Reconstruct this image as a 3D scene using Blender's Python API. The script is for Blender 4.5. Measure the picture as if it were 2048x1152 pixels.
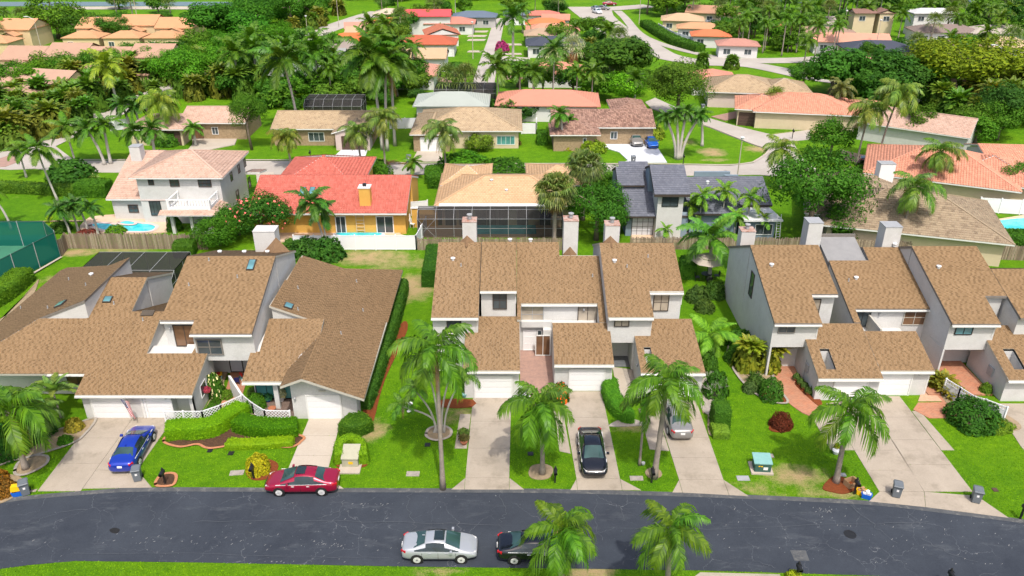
import bpy, bmesh, math, random
import numpy as np
from math import radians as R, sin, cos, pi, sqrt, atan2, hypot
from mathutils import Vector, Matrix

# ------------------------------------------------------------------ camera, world, sun, exposure
scn = bpy.context.scene
for o in list(bpy.data.objects): bpy.data.objects.remove(o)
COL = scn.collection
FPX, CAMH = 1600.0, 36.3
TH = math.atan(806 / FPX); CT, ST = cos(TH), sin(TH)
cd = bpy.data.cameras.new('camera'); cam = bpy.data.objects.new('camera', cd); COL.objects.link(cam)
cam.location = (0, 0, CAMH); cam.rotation_euler = (pi / 2 - TH, 0, 0)
cd.sensor_width = 36; cd.lens = 36 * FPX / 2048; cd.clip_end = 2500; cd.clip_start = .5
scn.camera = cam
scn.render.resolution_x, scn.render.resolution_y = 1024, 576
SUN_EL, SUN_AZ = R(60), R(167)          # azimuth clockwise from +Y: the sun stands behind the camera
w = bpy.data.worlds.new('World'); scn.world = w; w.use_nodes = True
nt = w.node_tree; nt.nodes.clear()
sk = nt.nodes.new('ShaderNodeTexSky'); sk.sky_type = 'NISHITA'; sk.sun_disc = False
sk.sun_elevation = SUN_EL; sk.sun_rotation = SUN_AZ; sk.air_density = 1.0; sk.dust_density = 5; sk.ozone_density = .6
bg = nt.nodes.new('ShaderNodeBackground'); bg.inputs[1].default_value = .15
wo = nt.nodes.new('ShaderNodeOutputWorld'); nt.links.new(sk.outputs[0], bg.inputs[0]); nt.links.new(bg.outputs[0], wo.inputs[0])
ld = bpy.data.lights.new('sun', 'SUN'); ld.energy = 2.5; ld.angle = R(1.2); ld.color = (1, .95, .87)
sun = bpy.data.objects.new('sun', ld); COL.objects.link(sun)
sd = Vector((sin(SUN_AZ) * cos(SUN_EL), cos(SUN_AZ) * cos(SUN_EL), sin(SUN_EL)))
sun.rotation_euler = sd.to_track_quat('Z', 'Y').to_euler()
scn.view_settings.view_transform = 'Standard'; scn.view_settings.look = 'None'
scn.view_settings.exposure = .58; scn.view_settings.gamma = 1.0
scn.view_settings.use_curve_mapping = False
RNG = random.Random(7)

# ------------------------------------------------------------------ photograph pixel (2048 x 1152) -> place
def at(px, py, h=0.0, a=0.0, b=0.0):
    "point where the line of sight meets the surface z = a X + b Y + h"
    u = (px - 1024) / FPX; v = (py - 576) / FPX
    z = (CAMH - h) / (ST + v * CT + a * u + b * (CT - v * ST))
    return Vector((u * z, z * (CT - v * ST), CAMH - z * (ST + v * CT)))
def onY(px, py, Y):
    u = (px - 1024) / FPX; v = (py - 576) / FPX; z = Y / (CT - v * ST)
    return Vector((u * z, Y, CAMH - z * (ST + v * CT)))
def onX(px, py, X):
    u = (px - 1024) / FPX; v = (py - 576) / FPX; z = X / u
    return Vector((X, z * (CT - v * ST), CAMH - z * (ST + v * CT)))
def ppm(py): return ((py - 576) * CT + FPX * ST) / CAMH      # pixels per metre on the ground at a row
def gp(pts, h=0.0): return [tuple(at(x, y, h)[:2]) for x, y in pts]

# ------------------------------------------------------------------ materials
MATS = {}
def lin(c):
    if isinstance(c, (int, float)): c = (c, c, c)
    return tuple(c) + (1,)
class NT:
    def __init__(s, name, rough=.8, spec=.3, metal=0):
        s.m = bpy.data.materials.new(name); s.m.use_nodes = True; s.t = s.m.node_tree; s.n = s.t.nodes
        s.b = s.n['Principled BSDF']; s.out = s.n['Material Output']
        s.b.inputs['Roughness'].default_value = rough; s.b.inputs['Specular IOR Level'].default_value = spec
        s.b.inputs['Metallic'].default_value = metal
        s.tc = s.n.new('ShaderNodeTexCoord'); MATS[name] = s.m
    def l(s, a, b): s.t.links.new(a, b)
    def node(s, t, **k):
        n = s.n.new(t)
        for a, v in k.items():
            if hasattr(n, a): setattr(n, a, v)
            else: n.inputs[a.replace('_', ' ')].default_value = v
        return n
    def noise(s, scale, detail=3, rough=.6, co=None, dist=0):
        n = s.node('ShaderNodeTexNoise'); n.inputs['Scale'].default_value = scale; n.inputs['Detail'].default_value = detail
        n.inputs['Roughness'].default_value = rough; n.inputs['Distortion'].default_value = dist
        s.l(co or s.tc.outputs['Object'], n.inputs['Vector']); return n.outputs['Fac']
    def ramp(s, f, stops):
        n = s.node('ShaderNodeValToRGB'); s.l(f, n.inputs[0]); e = n.color_ramp.elements
        while len(e) < len(stops): e.new(.5)
        for i, (p, c) in enumerate(stops): e[i].position = p; e[i].color = lin(c)
        return n.outputs[0]
    def mix(s, f, a, b, mode='MIX'):
        n = s.node('ShaderNodeMix', data_type='RGBA', blend_type=mode)
        for v, i in ((f, 0), (a, 6), (b, 7)):
            if hasattr(v, 'node'): s.l(v, n.inputs[i])
            else: n.inputs[i].default_value = v if i == 0 else lin(v)
        return n.outputs[2]
    def math(s, op, a, b=0, clamp=False):
        n = s.node('ShaderNodeMath', operation=op, use_clamp=clamp)
        for v, i in ((a, 0), (b, 1)):
            if hasattr(v, 'node'): s.l(v, n.inputs[i])
            else: n.inputs[i].default_value = v
        return n.outputs[0]
    def mapr(s, f, a, b, c=0, d=1):
        n = s.node('ShaderNodeMapRange'); s.l(f, n.inputs[0])
        for i, v in enumerate((a, b, c, d)): n.inputs[i + 1].default_value = v
        return n.outputs[0]
    def color(s, c): s.l(c, s.b.inputs['Base Color']) if hasattr(c, 'node') else setattr(s.b.inputs['Base Color'], 'default_value', lin(c))
    def bump(s, f, st=.3, d=.02):
        n = s.node('ShaderNodeBump'); n.inputs['Strength'].default_value = st; n.inputs['Distance'].default_value = d
        s.l(f, n.inputs['Height']); s.l(n.outputs[0], s.b.inputs['Normal'])
    def isl(s): return s.node('ShaderNodeNewGeometry').outputs['Random Per Island']
    def objcol(s): return s.node('ShaderNodeObjectInfo').outputs['Color']
    def world(s): return s.node('ShaderNodeNewGeometry').outputs['Position']

def rough_mat(name, c1, c2, scale=3, rough=.85, bump=.3, bd=.01, fine=30, spec=.25, stain=None):
    s = NT(name, rough, spec)
    c = s.mix(s.mapr(s.noise(scale, 5, .65), .3, .7), c1, c2)
    c = s.mix(s.mapr(s.noise(fine, 4, .7), .25, .75), s.mix(1, c, (.8, .8, .8), 'MULTIPLY'), c)
    if stain:
        c = s.mix(s.mapr(s.noise(stain[1], 4, .7), .52, .72, 0, stain[2]), c, stain[0])
    s.color(c); s.bump(s.noise(fine * 1.5, 3), bump, bd); return s.m

rough_mat('white_stucco', (.60, .595, .58), (.54, .535, .52), 1.2, .9, .5, .012, 12, stain=((.42, .41, .38), .9, .45))
rough_mat('cream_stucco', (.62, .52, .36), (.56, .46, .31), 1.0, .9, .3, .01, 22)
rough_mat('yellow_stucco', (.72, .42, .10), (.66, .37, .08), 1.0, .9, .3, .01, 22, stain=((.5, .3, .1), .8, .3))
rough_mat('blue_stucco', (.22, .29, .36), (.19, .25, .31), 1.0, .9, .3, .01, 22)
rough_mat('pink_stucco', (.62, .50, .47), (.56, .45, .42), 1.0, .9, .3, .01, 22)
rough_mat('grey_stucco', (.27, .27, .27), (.22, .22, .225), 1.0, .9, .3, .01, 22)
rough_mat('tan_stone', (.42, .31, .19), (.25, .18, .11), 4, .9, .6, .03, 8)
rough_mat('concrete', (.40, .345, .28), (.32, .275, .22), .35, .9, .35, .006, 14, stain=((.20, .17, .13), .5, .8))
rough_mat('concrete_white', (.62, .64, .68), (.56, .58, .62), .4, .85, .2, .004, 14)
rough_mat('concrete_pale', (.48, .42, .35), (.41, .36, .30), .4, .85, .3, .005, 14, stain=((.36, .30, .24), .4, .4))
rough_mat('sandstone_deck', (.66, .48, .34), (.58, .42, .30), .8, .85, .3, .006, 10)
rough_mat('mulch_red', (.26, .065, .018), (.14, .04, .012), 9, .95, 1, .05, 22)
rough_mat('mulch_brown', (.13, .065, .035), (.05, .028, .018), 9, .95, 1, .05, 22)
rough_mat('rust_cap', (.30, .12, .07), (.5, .42, .38), 2.5)
rough_mat('saddle', (.25, .155, .085), (.19, .115, .06), 5)
rough_mat('bare_soil', (.36, .27, .17), (.24, .19, .12), 3, .95, .6, .03, 16)
rough_mat('grey_gravel', (.40, .36, .31), (.28, .25, .22), 6, .95, .8, .03, 25)
rough_mat('terracotta_edging', (.50, .22, .11), (.36, .16, .08), 5, .9, .4, .01, 22)
rough_mat('fascia', (.50, .48, .42), (.42, .40, .35), 3, .6, .1, .004, 20)
rough_mat('fascia_white', (.74, .74, .72), (.68, .68, .66), 3, .5, .1, .004, 20)
rough_mat('dark_trim', (.07, .055, .045), (.05, .04, .035), 3, .6, .1, .004, 20)
rough_mat('grey_rake', (.22, .20, .18), (.17, .155, .14), 3, .7, .1, .004, 20)
rough_mat('white_paint', (.80, .80, .80), (.76, .76, .77), 2, .45, .05, .003, 20, spec=.45)
rough_mat('vinyl_white', (.80, .81, .83), (.77, .78, .80), 2, .4, .05, .003, 20, spec=.45)
rough_mat('weathered_wood', (.34, .26, .19), (.16, .12, .09), 2.5, .9, .5, .01, 14)
rough_mat('brown_door', (.10, .06, .045), (.08, .05, .04), 3, .6, .1, .004, 20)
rough_mat('palm_bark', (.36, .31, .26), (.24, .20, .17), 2.5, .95, .7, .03, 9)
rough_mat('royal_bark', (.50, .47, .43), (.40, .37, .34), 1.5, .9, .4, .02, 6)
rough_mat('tree_bark', (.22, .17, .13), (.13, .10, .075), 3, .95, .7, .03, 9)
rough_mat('dead_frond', (.34, .19, .08), (.24, .13, .055), 3, .9, .3, .01, 9)
rough_mat('black_metal', (.018, .018, .02), (.012, .012, .014), 3, .45, .1, .004, 20, spec=.5)
rough_mat('green_metal', (.05, .12, .10), (.04, .10, .085), 3, .5, .1, .004, 20)
rough_mat('teal_lid', (.22, .42, .40), (.18, .36, .35), 3, .5, .1, .004, 20)
rough_mat('beige_metal', (.42, .41, .30), (.36, .35, .26), 3, .55, .1, .004, 20)
rough_mat('grey_plastic', (.145, .165, .185), (.125, .145, .165), 2, .5, .05, .003, 20, spec=.4)
rough_mat('yellow_plastic', (.85, .50, .01), (.8, .46, .01), 2, .4, .05, .003, 20, spec=.4)
rough_mat('blue_plastic', (.01, .13, .62), (.01, .11, .52), 2, .4, .05, .003, 20, spec=.4)
rough_mat('red_plastic', (.6, .03, .03), (.5, .03, .03), 2, .4, .05, .003, 20, spec=.4)
rough_mat('navy_plastic', (.01, .02, .12), (.01, .02, .10), 2, .4, .05, .003, 20, spec=.4)
rough_mat('cardboard', (.42, .26, .14), (.34, .21, .11), 2, .9, .1, .003, 20)
rough_mat('clay_pot', (.42, .16, .08), (.34, .13, .07), 3, .85, .2, .004, 20)
rough_mat('white_metal', (.74, .75, .76), (.70, .71, .72), 2, .4, .05, .003, 20, spec=.5)
rough_mat('grey_metal', (.35, .36, .37), (.30, .31, .32), 2, .5, .05, .003, 20, spec=.5)
rough_mat('court_green', (.05, .20, .12), (.04, .16, .10), .5, .85, .1, .003, 10)
rough_mat('flat_membrane', (.68, .69, .70), (.60, .61, .63), .6, .7, .1, .004, 8)
rough_mat('umbrella_cloth', (.50, .44, .38), (.44, .38, .33), 2, .9, .1, .003, 20)
rough_mat('pink_pavers', (.40, .25, .20), (.29, .19, .16), 2.2, .9, .3, .01, 9)
rough_mat('yellow_leafbed', (.45, .3, .02), (.4, .1, .02), 6, .9, .5, .03, 12)

def brick_mat(name, c1, c2, mortar, sx, sy, rot=0.0, bump=.4):
    s = NT(name, .9, .2); mp = s.node('ShaderNodeMapping'); mp.inputs['Rotation'].default_value[2] = rot
    s.l(s.tc.outputs['Object'], mp.inputs[0]); b = s.node('ShaderNodeTexBrick'); s.l(mp.outputs[0], b.inputs[0])
    b.inputs['Scale'].default_value = 1; b.inputs['Brick Width'].default_value = sx; b.inputs['Row Height'].default_value = sy
    b.inputs['Mortar Size'].default_value = .012
    b.inputs[1].default_value = lin(c1); b.inputs[2].default_value = lin(c2); b.inputs[3].default_value = lin(mortar)
    c = s.mix(s.mapr(s.noise(1.3, 4, .7), .35, .7, 0, .5), b.outputs[0], mortar)
    s.color(c); s.bump(b.outputs['Fac'], -bump, .008); return s.m
brick_mat('brick_paver', (.46, .17, .09), (.32, .11, .06), (.34, .22, .15), .22, .11)
brick_mat('brick_paver_pale', (.56, .33, .20), (.44, .23, .14), (.42, .32, .24), .22, .11, .6)
brick_mat('brick_dark', (.17, .11, .09), (.11, .07, .06), (.2, .16, .13), .6, .14, -.6)
brick_mat('street_brick', (.30, .15, .12), (.24, .12, .10), (.26, .2, .17), 1.2, .6)

def tile_mat(name, c1, c2, dark=.7, rough=.85, weather=None, tone=False):
    "colour varies tile by tile (each tile is a mesh island), plus broad weathering"
    s = NT(name, rough, .12 if tone else .2); r = s.node('ShaderNodeAttribute', attribute_name='tone').outputs['Fac'] if tone else s.isl()
    c = s.ramp(r, [(0, tuple(x * dark for x in c1)), (.22 if dark > .7 else .45, c1), (.8, c2), (1, tuple(min(1, x * 1.06) for x in c2))])
    n = s.noise(.35, 5, .7, co=s.world())
    c = s.mix(s.mapr(n, .45, .8, 0, .3), c, weather or tuple(x * .75 for x in c1))
    c = s.mix(s.mapr(s.noise(14, 3, .7, co=s.world()), .2, .8), s.mix(1, c, (.82, .82, .82), 'MULTIPLY'), c)
    s.color(c); return s.m
tile_mat('shingle_brown', (.205, .132, .070), (.272, .178, .098), .76, tone=True)
tile_mat('tile_red', (.45, .12, .092), (.49, .145, .112), .88, weather=(.42, .13, .09))
tile_mat('tile_pink', (.47, .315, .245), (.52, .36, .285), .86, weather=(.42, .28, .22))
tile_mat('tile_tan', (.50, .325, .185), (.53, .35, .205), .92, weather=(.45, .29, .17))
tile_mat('tile_grey', (.125, .135, .17), (.145, .155, .19), .9, weather=(.09, .09, .11))
tile_mat('tile_brown', (.27, .205, .14), (.32, .25, .17), .75, weather=(.20, .15, .10))
tile_mat('tile_salmon', (.54, .245, .165), (.58, .28, .19), .88, weather=(.55, .26, .18))
tile_mat('tile_beige', (.37, .275, .175), (.42, .32, .205), .8, weather=(.42, .31, .2))
tile_mat('tile_barrel', (.27, .16, .125), (.34, .215, .165), .6, weather=(.3, .2, .17))
def far_roof(name):
    s = NT(name, .85, .2); oc = s.objcol(); wv = s.node('ShaderNodeTexWave', wave_type='BANDS', bands_direction='Z')
    wv.inputs['Scale'].default_value = 3.2; s.l(s.tc.outputs['Object'], wv.inputs['Vector'])
    c = s.mix(s.mapr(wv.outputs['Fac'], .1, .5), s.mix(1, oc, (.6, .6, .6), 'MULTIPLY'), s.mix(1, oc, (.86, .86, .86), 'MULTIPLY'))
    c = s.mix(s.mapr(s.noise(.4, 5, .7), .4, .75, 0, .4), c, s.mix(1, oc, (.6, .6, .6), 'MULTIPLY'))
    s.color(c); s.bump(wv.outputs['Fac'], .4, .05)
far_roof('far_tile')
def objcol_mat(name, rough=.85):
    s = NT(name, rough, .25); oc = s.objcol()
    s.color(s.mix(s.mapr(s.noise(1.1, 4), .3, .7, 0, .3), oc, s.mix(1, oc, (.75, .75, .75), 'MULTIPLY')))
objcol_mat('tinted_wall'); objcol_mat('tinted_gloss', .4)

def leaf_mat(name, trans=.28, rough=.55, spec=.25, vmin=.45, vmax=1.35):
    s = NT(name, rough, spec); oc = s.objcol(); r = s.isl()
    m = s.node('ShaderNodeCombineColor'); a = s.mapr(r, 0, 1, vmin, vmax); s.l(a, m.inputs[0]); s.l(s.mapr(r, 0, 1, vmin + .12, vmax - .08), m.inputs[1]); s.l(s.mapr(r, 0, 1, vmin, vmax - .3), m.inputs[2])
    c = s.mix(1, oc, m.outputs[0], 'MULTIPLY')
    n = s.noise(.9, 2, .5, co=s.world()); c = s.mix(s.mapr(n, .35, .7, 0, .45), c, s.mix(1, c, (1.45, 1.2, .6), 'MULTIPLY'))
    s.color(c)
    t = s.node('ShaderNodeBsdfTranslucent'); s.l(s.mix(1, c, (1.3, 1.35, .5), 'MULTIPLY'), t.inputs[0])
    mx = s.node('ShaderNodeMixShader'); mx.inputs[0].default_value = trans; s.l(s.b.outputs[0], mx.inputs[1]); s.l(t.outputs[0], mx.inputs[2])
    s.l(mx.outputs[0], s.out.inputs[0]); return s.m
leaf_mat('leaves', .28, .65, .12); leaf_mat('palm_leaves', .34, .45, .28, .55, 1.45)
def glass_mat(name, c, rough=.08, spec=.6):
    s = NT(name, rough, spec); s.color(s.mix(s.mapr(s.noise(.7, 2), .35, .65), c, tuple(x * 1.8 for x in c))); return s.m
glass_mat('window_glass', (.035, .045, .05)); glass_mat('curtained_glass', (.23, .20, .16), .15); glass_mat('skylight_glass', (.07, .16, .18), .1)
glass_mat('teal_glass', (.05, .16, .15), .1); glass_mat('car_glass', (.012, .02, .022), .04, .7); glass_mat('car_glass_green', (.02, .045, .043), .04, .7)
glass_mat('brown_glass', (.10, .055, .03), .12)
def paint(name, c, metal=.35, rough=.28):
    s = NT(name, rough, .5, metal); s.color(c); s.b.inputs['Coat Weight'].default_value = .8; s.b.inputs['Coat Roughness'].default_value = .05
    s.bump(s.noise(2.5, 1), .03, .02)
paint('paint_blue', (.006, .035, .36)); paint('paint_red', (.30, .004, .035)); paint('paint_silver', (.36, .38, .41), .3, .32)
paint('paint_black', (.006, .007, .012), .2, .2); paint('paint_grey', (.22, .215, .21), .25, .3); paint('paint_bright_blue', (.0, .10, .48)); paint('paint_white', (.75, .76, .78), 0, .3)
rough_mat('tyre', (.02, .02, .02), (.015, .015, .015), 3, .8, .1, .004, 30)
s = NT('alloy', .4, .5, .25); s.color((.6, .6, .6))
s = NT('lamp_red', .2, .6); s.color((.45, .01, .015))
s = NT('lamp_clear', .15, .6); s.color((.6, .6, .58))
s = NT('lamp_amber', .2, .6); s.color((.8, .25, .02))

# water
s = NT('pool_water', .03, .5); s.color(s.mix(s.mapr(s.noise(1.2, 3, .5), .35, .65), (.02, .40, .48), (.08, .58, .62))); s.bump(s.noise(5, 2), .12, .03)
s = NT('canal_water', .06, .5); s.color((.05, .10, .13)); s.bump(s.noise(.8, 2), .1, .05)
# insect screen: a dark mesh that is half open
def screen_mat(name, c, op):
    s = NT(name, .8, .1); s.color(c); t = s.node('ShaderNodeBsdfTransparent'); mx = s.node('ShaderNodeMixShader'); mx.inputs[0].default_value = op
    s.l(t.outputs[0], mx.inputs[1]); s.l(s.b.outputs[0], mx.inputs[2]); s.l(mx.outputs[0], s.out.inputs[0])
screen_mat('screen_mesh', (.035, .033, .032), .76); screen_mat('court_screen', (.006, .105, .08), .9)

# ground: grass with dry patches carried by a vertex attribute
s = NT('grass', .9, .12); wp = s.world()
big = s.noise(.09, 4, .6, co=wp); mid = s.noise(.8, 4, .7, co=wp); fine = s.noise(9, 5, .85, co=wp); vf = s.noise(34, 3, .9, co=wp)
c = s.mix(s.mapr(big, .3, .7), (.085, .225, .004), (.150, .305, .005))
m2 = s.noise(2.6, 4, .75, co=wp)
c = s.mix(s.mapr(mid, .35, .68), s.mix(1, c, (.66, .76, .8), 'MULTIPLY'), c)
c = s.mix(s.mapr(m2, .32, .66), s.mix(1, c, (.76, .82, .9), 'MULTIPLY'), s.mix(1, c, (1.16, 1.08, 1.1), 'MULTIPLY'))
c = s.mix(s.mapr(fine, .36, .62), s.mix(1, c, (.68, .75, .8), 'MULTIPLY'), s.mix(1, c, (1.2, 1.13, 1.1), 'MULTIPLY'))
c = s.mix(s.mapr(vf, .35, .65), s.mix(1, c, (.6, .68, .7), 'MULTIPLY'), s.mix(1, c, (1.25, 1.18, 1.1), 'MULTIPLY'))
at_ = s.node('ShaderNodeAttribute', attribute_name='dry'); dry = s.math('ADD', at_.outputs['Fac'], s.math('MULTIPLY', s.math('SUBTRACT', mid, .5), 1.1))
dry = s.math('ADD', dry, s.math('MULTIPLY', s.math('SUBTRACT', fine, .5), .7))
dc = s.mix(s.mapr(fine, .3, .7), (.26, .19, .09), (.42, .32, .17))
c = s.mix(s.mapr(dry, .30, .80), c, dc)
s.color(c); s.bump(s.math('ADD', fine, vf), .9, .05)

# near street: old dark sealed asphalt with pale cracks, scuffs and speckles
s = NT('dark_asphalt', .9, .08); wp = s.world()
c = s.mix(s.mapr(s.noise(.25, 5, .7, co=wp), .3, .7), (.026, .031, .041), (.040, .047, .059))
c = s.mix(s.mapr(s.noise(22, 4, .8, co=wp), .35, .8), c, s.mix(1, c, (1.5, 1.5, 1.5), 'MULTIPLY'))
mp = s.node('ShaderNodeMapping'); mp.inputs['Scale'].default_value = (.45, 1.3, 1); s.l(wp, mp.inputs[0])
c = s.mix(s.mapr(s.noise(.55, 6, .75, co=mp.outputs[0]), .56, .76, 0, .55), c, (.11, .12, .13))
wn = s.node('ShaderNodeTexNoise'); wn.inputs['Scale'].default_value = 1.4; wn.inputs['Detail'].default_value = 5; s.l(wp, wn.inputs['Vector'])
wm = s.node('ShaderNodeVectorMath', operation='MULTIPLY_ADD'); s.l(wn.outputs['Color'], wm.inputs[0]); wm.inputs[1].default_value = (.9, .9, .9); s.l(wp, wm.inputs[2])
vo = s.node('ShaderNodeTexVoronoi', feature='DISTANCE_TO_EDGE'); vo.inputs['Scale'].default_value = .38; s.l(wm.outputs[0], vo.inputs['Vector'])
crk = s.mapr(vo.outputs['Distance'], .0035, .0, 0, 1); crk = s.math('MULTIPLY', crk, s.mapr(s.noise(.35, 3, co=wp), .42, .62))
c = s.mix(s.math('MULTIPLY', crk, .5), c, (.30, .31, .32))
sp = s.node('ShaderNodeTexVoronoi'); sp.inputs['Scale'].default_value = 3.2; s.l(wm.outputs[0], sp.inputs['Vector'])
c = s.mix(s.math('MULTIPLY', s.mapr(sp.outputs['Distance'], .085, .05), s.mapr(s.noise(.3, 3, co=wp), .5, .66)), c, (.36, .37, .38))
s.color(c); s.bump(s.noise(40, 3), .5, .01)
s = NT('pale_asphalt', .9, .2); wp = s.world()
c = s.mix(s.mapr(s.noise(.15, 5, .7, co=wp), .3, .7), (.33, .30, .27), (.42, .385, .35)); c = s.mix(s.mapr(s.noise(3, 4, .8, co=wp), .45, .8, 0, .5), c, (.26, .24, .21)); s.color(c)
s = NT('flag_cloth', .8, .2); s.b.inputs['Base Color'].default_value = lin((.55, .05, .08))
M = MATS

# ------------------------------------------------------------------ mesh building
class MB:
    def __init__(s): s.v = []; s.f = []; s.mi = []; s.cur = 0
    def add(s, vs, fs):
        b = len(s.v); s.v.extend(tuple(p) for p in vs); s.f.extend(tuple(i + b for i in f) for f in fs); s.mi.extend([s.cur] * len(fs)); return s
    def box(s, c, d, rz=0, taper=1.0, tilt=None):
        x, y, z = d[0] / 2, d[1] / 2, d[2] / 2; t = taper
        vs = [(-x, -y, -z), (x, -y, -z), (x, y, -z), (-x, y, -z), (-x * t, -y * t, z), (x * t, -y * t, z), (x * t, y * t, z), (-x * t, y * t, z)]
        m = Matrix.Translation(c) @ Matrix.Rotation(rz, 4, 'Z')
        if tilt: m = m @ Matrix.Rotation(tilt[0], 4, tilt[1])
        return s.add([m @ Vector(p) for p in vs], [(3, 2, 1, 0), (4, 5, 6, 7), (0, 1, 5, 4), (1, 2, 6, 5), (2, 3, 7, 6), (3, 0, 4, 7)])
    def bar(s, a, b, w, h=None, up=(0, 0, 1)):
        a, b = Vector(a), Vector(b); d = b - a; L = d.length
        if L < 1e-6: return s
        d.normalize(); u = Vector(up)
        if abs(d.dot(u)) > .95: u = Vector((1, 0, 0))
        r = d.cross(u).normalized() * (w / 2); q = r.cross(d).normalized() * ((h or w) / 2)
        vs = [a - r - q, a + r - q, a + r + q, a - r + q, b - r - q, b + r - q, b + r + q, b - r + q]
        return s.add(vs, [(0, 1, 2, 3), (7, 6, 5, 4), (0, 4, 5, 1), (1, 5, 6, 2), (2, 6, 7, 3), (3, 7, 4, 0)])
    def prism(s, poly, z0, z1):
        "poly: XY list; z0, z1: number or function of (x, y)"
        f0 = z0 if callable(z0) else (lambda x, y: z0); f1 = z1 if callable(z1) else (lambda x, y: z1)
        A = sum(poly[i][0] * poly[(i + 1) % len(poly)][1] - poly[(i + 1) % len(poly)][0] * poly[i][1] for i in range(len(poly)))
        if A < 0: poly = poly[::-1]
        n = len(poly); vs = [(x, y, f0(x, y)) for x, y in poly] + [(x, y, f1(x, y)) for x, y in poly]
        return s.add(vs, [tuple(range(n))[::-1], tuple(range(n, 2 * n))] + [(i, (i + 1) % n, n + (i + 1) % n, n + i) for i in range(n)])
    def tube(s, pts, rad, n=8, cap=True):
        pts = [Vector(p) for p in pts]; N = len(pts)
        if isinstance(rad, (int, float)): rad = [rad] * N
        vs = []; prev = None
        for i, p in enumerate(pts):
            d = (pts[min(i + 1, N - 1)] - pts[max(i - 1, 0)]).normalized()
            if prev is None:
                u = Vector((1, 0, 0)) if abs(d.x) < .9 else Vector((0, 1, 0)); prev = d.cross(u).normalized()
            prev = (prev - d * prev.dot(d)).normalized(); q = d.cross(prev)
            vs += [p + (prev * cos(2 * pi * k / n) + q * sin(2 * pi * k / n)) * rad[i] for k in range(n)]
        fs = [(i * n + k, i * n + (k + 1) % n, (i + 1) * n + (k + 1) % n, (i + 1) * n + k) for i in range(N - 1) for k in range(n)]
        if cap: fs += [tuple(range(n))[::-1], tuple(range((N - 1) * n, N * n))]
        return s.add(vs, fs)
    def lathe(s, prof, c=(0, 0, 0), n=16, axis='Z', sx=1, sy=1):
        vs = []
        for r, z in prof:
            for k in range(n):
                a = 2 * pi * k / n; p = (r * cos(a) * sx, r * sin(a) * sy, z)
                if axis == 'Y': p = (p[0], z, p[1])
                vs.append((p[0] + c[0], p[1] + c[1], p[2] + c[2]))
        N = len(prof); fs = [(i * n + k, i * n + (k + 1) % n, (i + 1) * n + (k + 1) % n, (i + 1) * n + k) for i in range(N - 1) for k in range(n)]
        fs += [tuple(range(n))[::-1], tuple(range((N - 1) * n, N * n))]
        return s.add(vs, fs)
    def mesh(s, name, mats, smooth=False):
        me = bpy.data.meshes.new(name); me.from_pydata(s.v, [], s.f); me.update()
        for m in (mats if isinstance(mats, (list, tuple)) else [mats]): me.materials.append(M[m] if isinstance(m, str) else m)
        if isinstance(mats, (list, tuple)) and len(mats) > 1: me.polygons.foreach_set('material_index', s.mi)
        if smooth: me.polygons.foreach_set('use_smooth', [True] * len(me.polygons))
        return me
    def build(s, name, mats, parent=None, loc=(0, 0, 0), smooth=False, kind=None, label=None, color=None):
        return link(name, s.mesh(name, mats, smooth), parent, loc, kind=kind, label=label, color=color)
def link(name, me, parent=None, loc=(0, 0, 0), rot=(0, 0, 0), scale=None, kind=None, label=None, color=None):
    o = bpy.data.objects.new(name, me); COL.objects.link(o); o.parent = parent; o.location = loc; o.rotation_euler = rot
    if scale is not None: o.scale = scale if hasattr(scale, '__len__') else (scale,) * 3
    if kind: o['kind'] = kind
    if label: o['label'] = label
    if color is not None: o.color = tuple(color) + (1,)
    return o
def tag(o, label, cat, group=None):
    o['label'] = label; o['category'] = cat
    if group: o['group'] = group
    return o
def thing(name, label, cat, loc=(0, 0, 0), rz=0, group=None):
    o = bpy.data.objects.new(name, None); COL.objects.link(o); o.location = loc; o.rotation_euler = (0, 0, rz); o.empty_display_size = .3
    return tag(o, label, cat, group)
def np_mesh(name, V, Fq, mats):
    me = bpy.data.meshes.new(name); V = np.asarray(V, dtype=np.float32); Fq = np.asarray(Fq, dtype=np.int32); n = len(Fq); k = Fq.shape[1]
    me.vertices.add(len(V)); me.vertices.foreach_set('co', V.ravel()); me.loops.add(n * k); me.loops.foreach_set('vertex_index', Fq.ravel())
    me.polygons.add(n); me.polygons.foreach_set('loop_start', np.arange(0, n * k, k, dtype=np.int32)); me.polygons.foreach_set('loop_total', np.full(n, k, dtype=np.int32))
    me.update(calc_edges=True); me.materials.append(M[mats] if isinstance(mats, str) else mats); return me
def copy_tree(o, parent=None):
    c = o.copy(); COL.objects.link(c); c.parent = parent
    for ch in list(o.children): copy_tree(ch, c)
    return c

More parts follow.
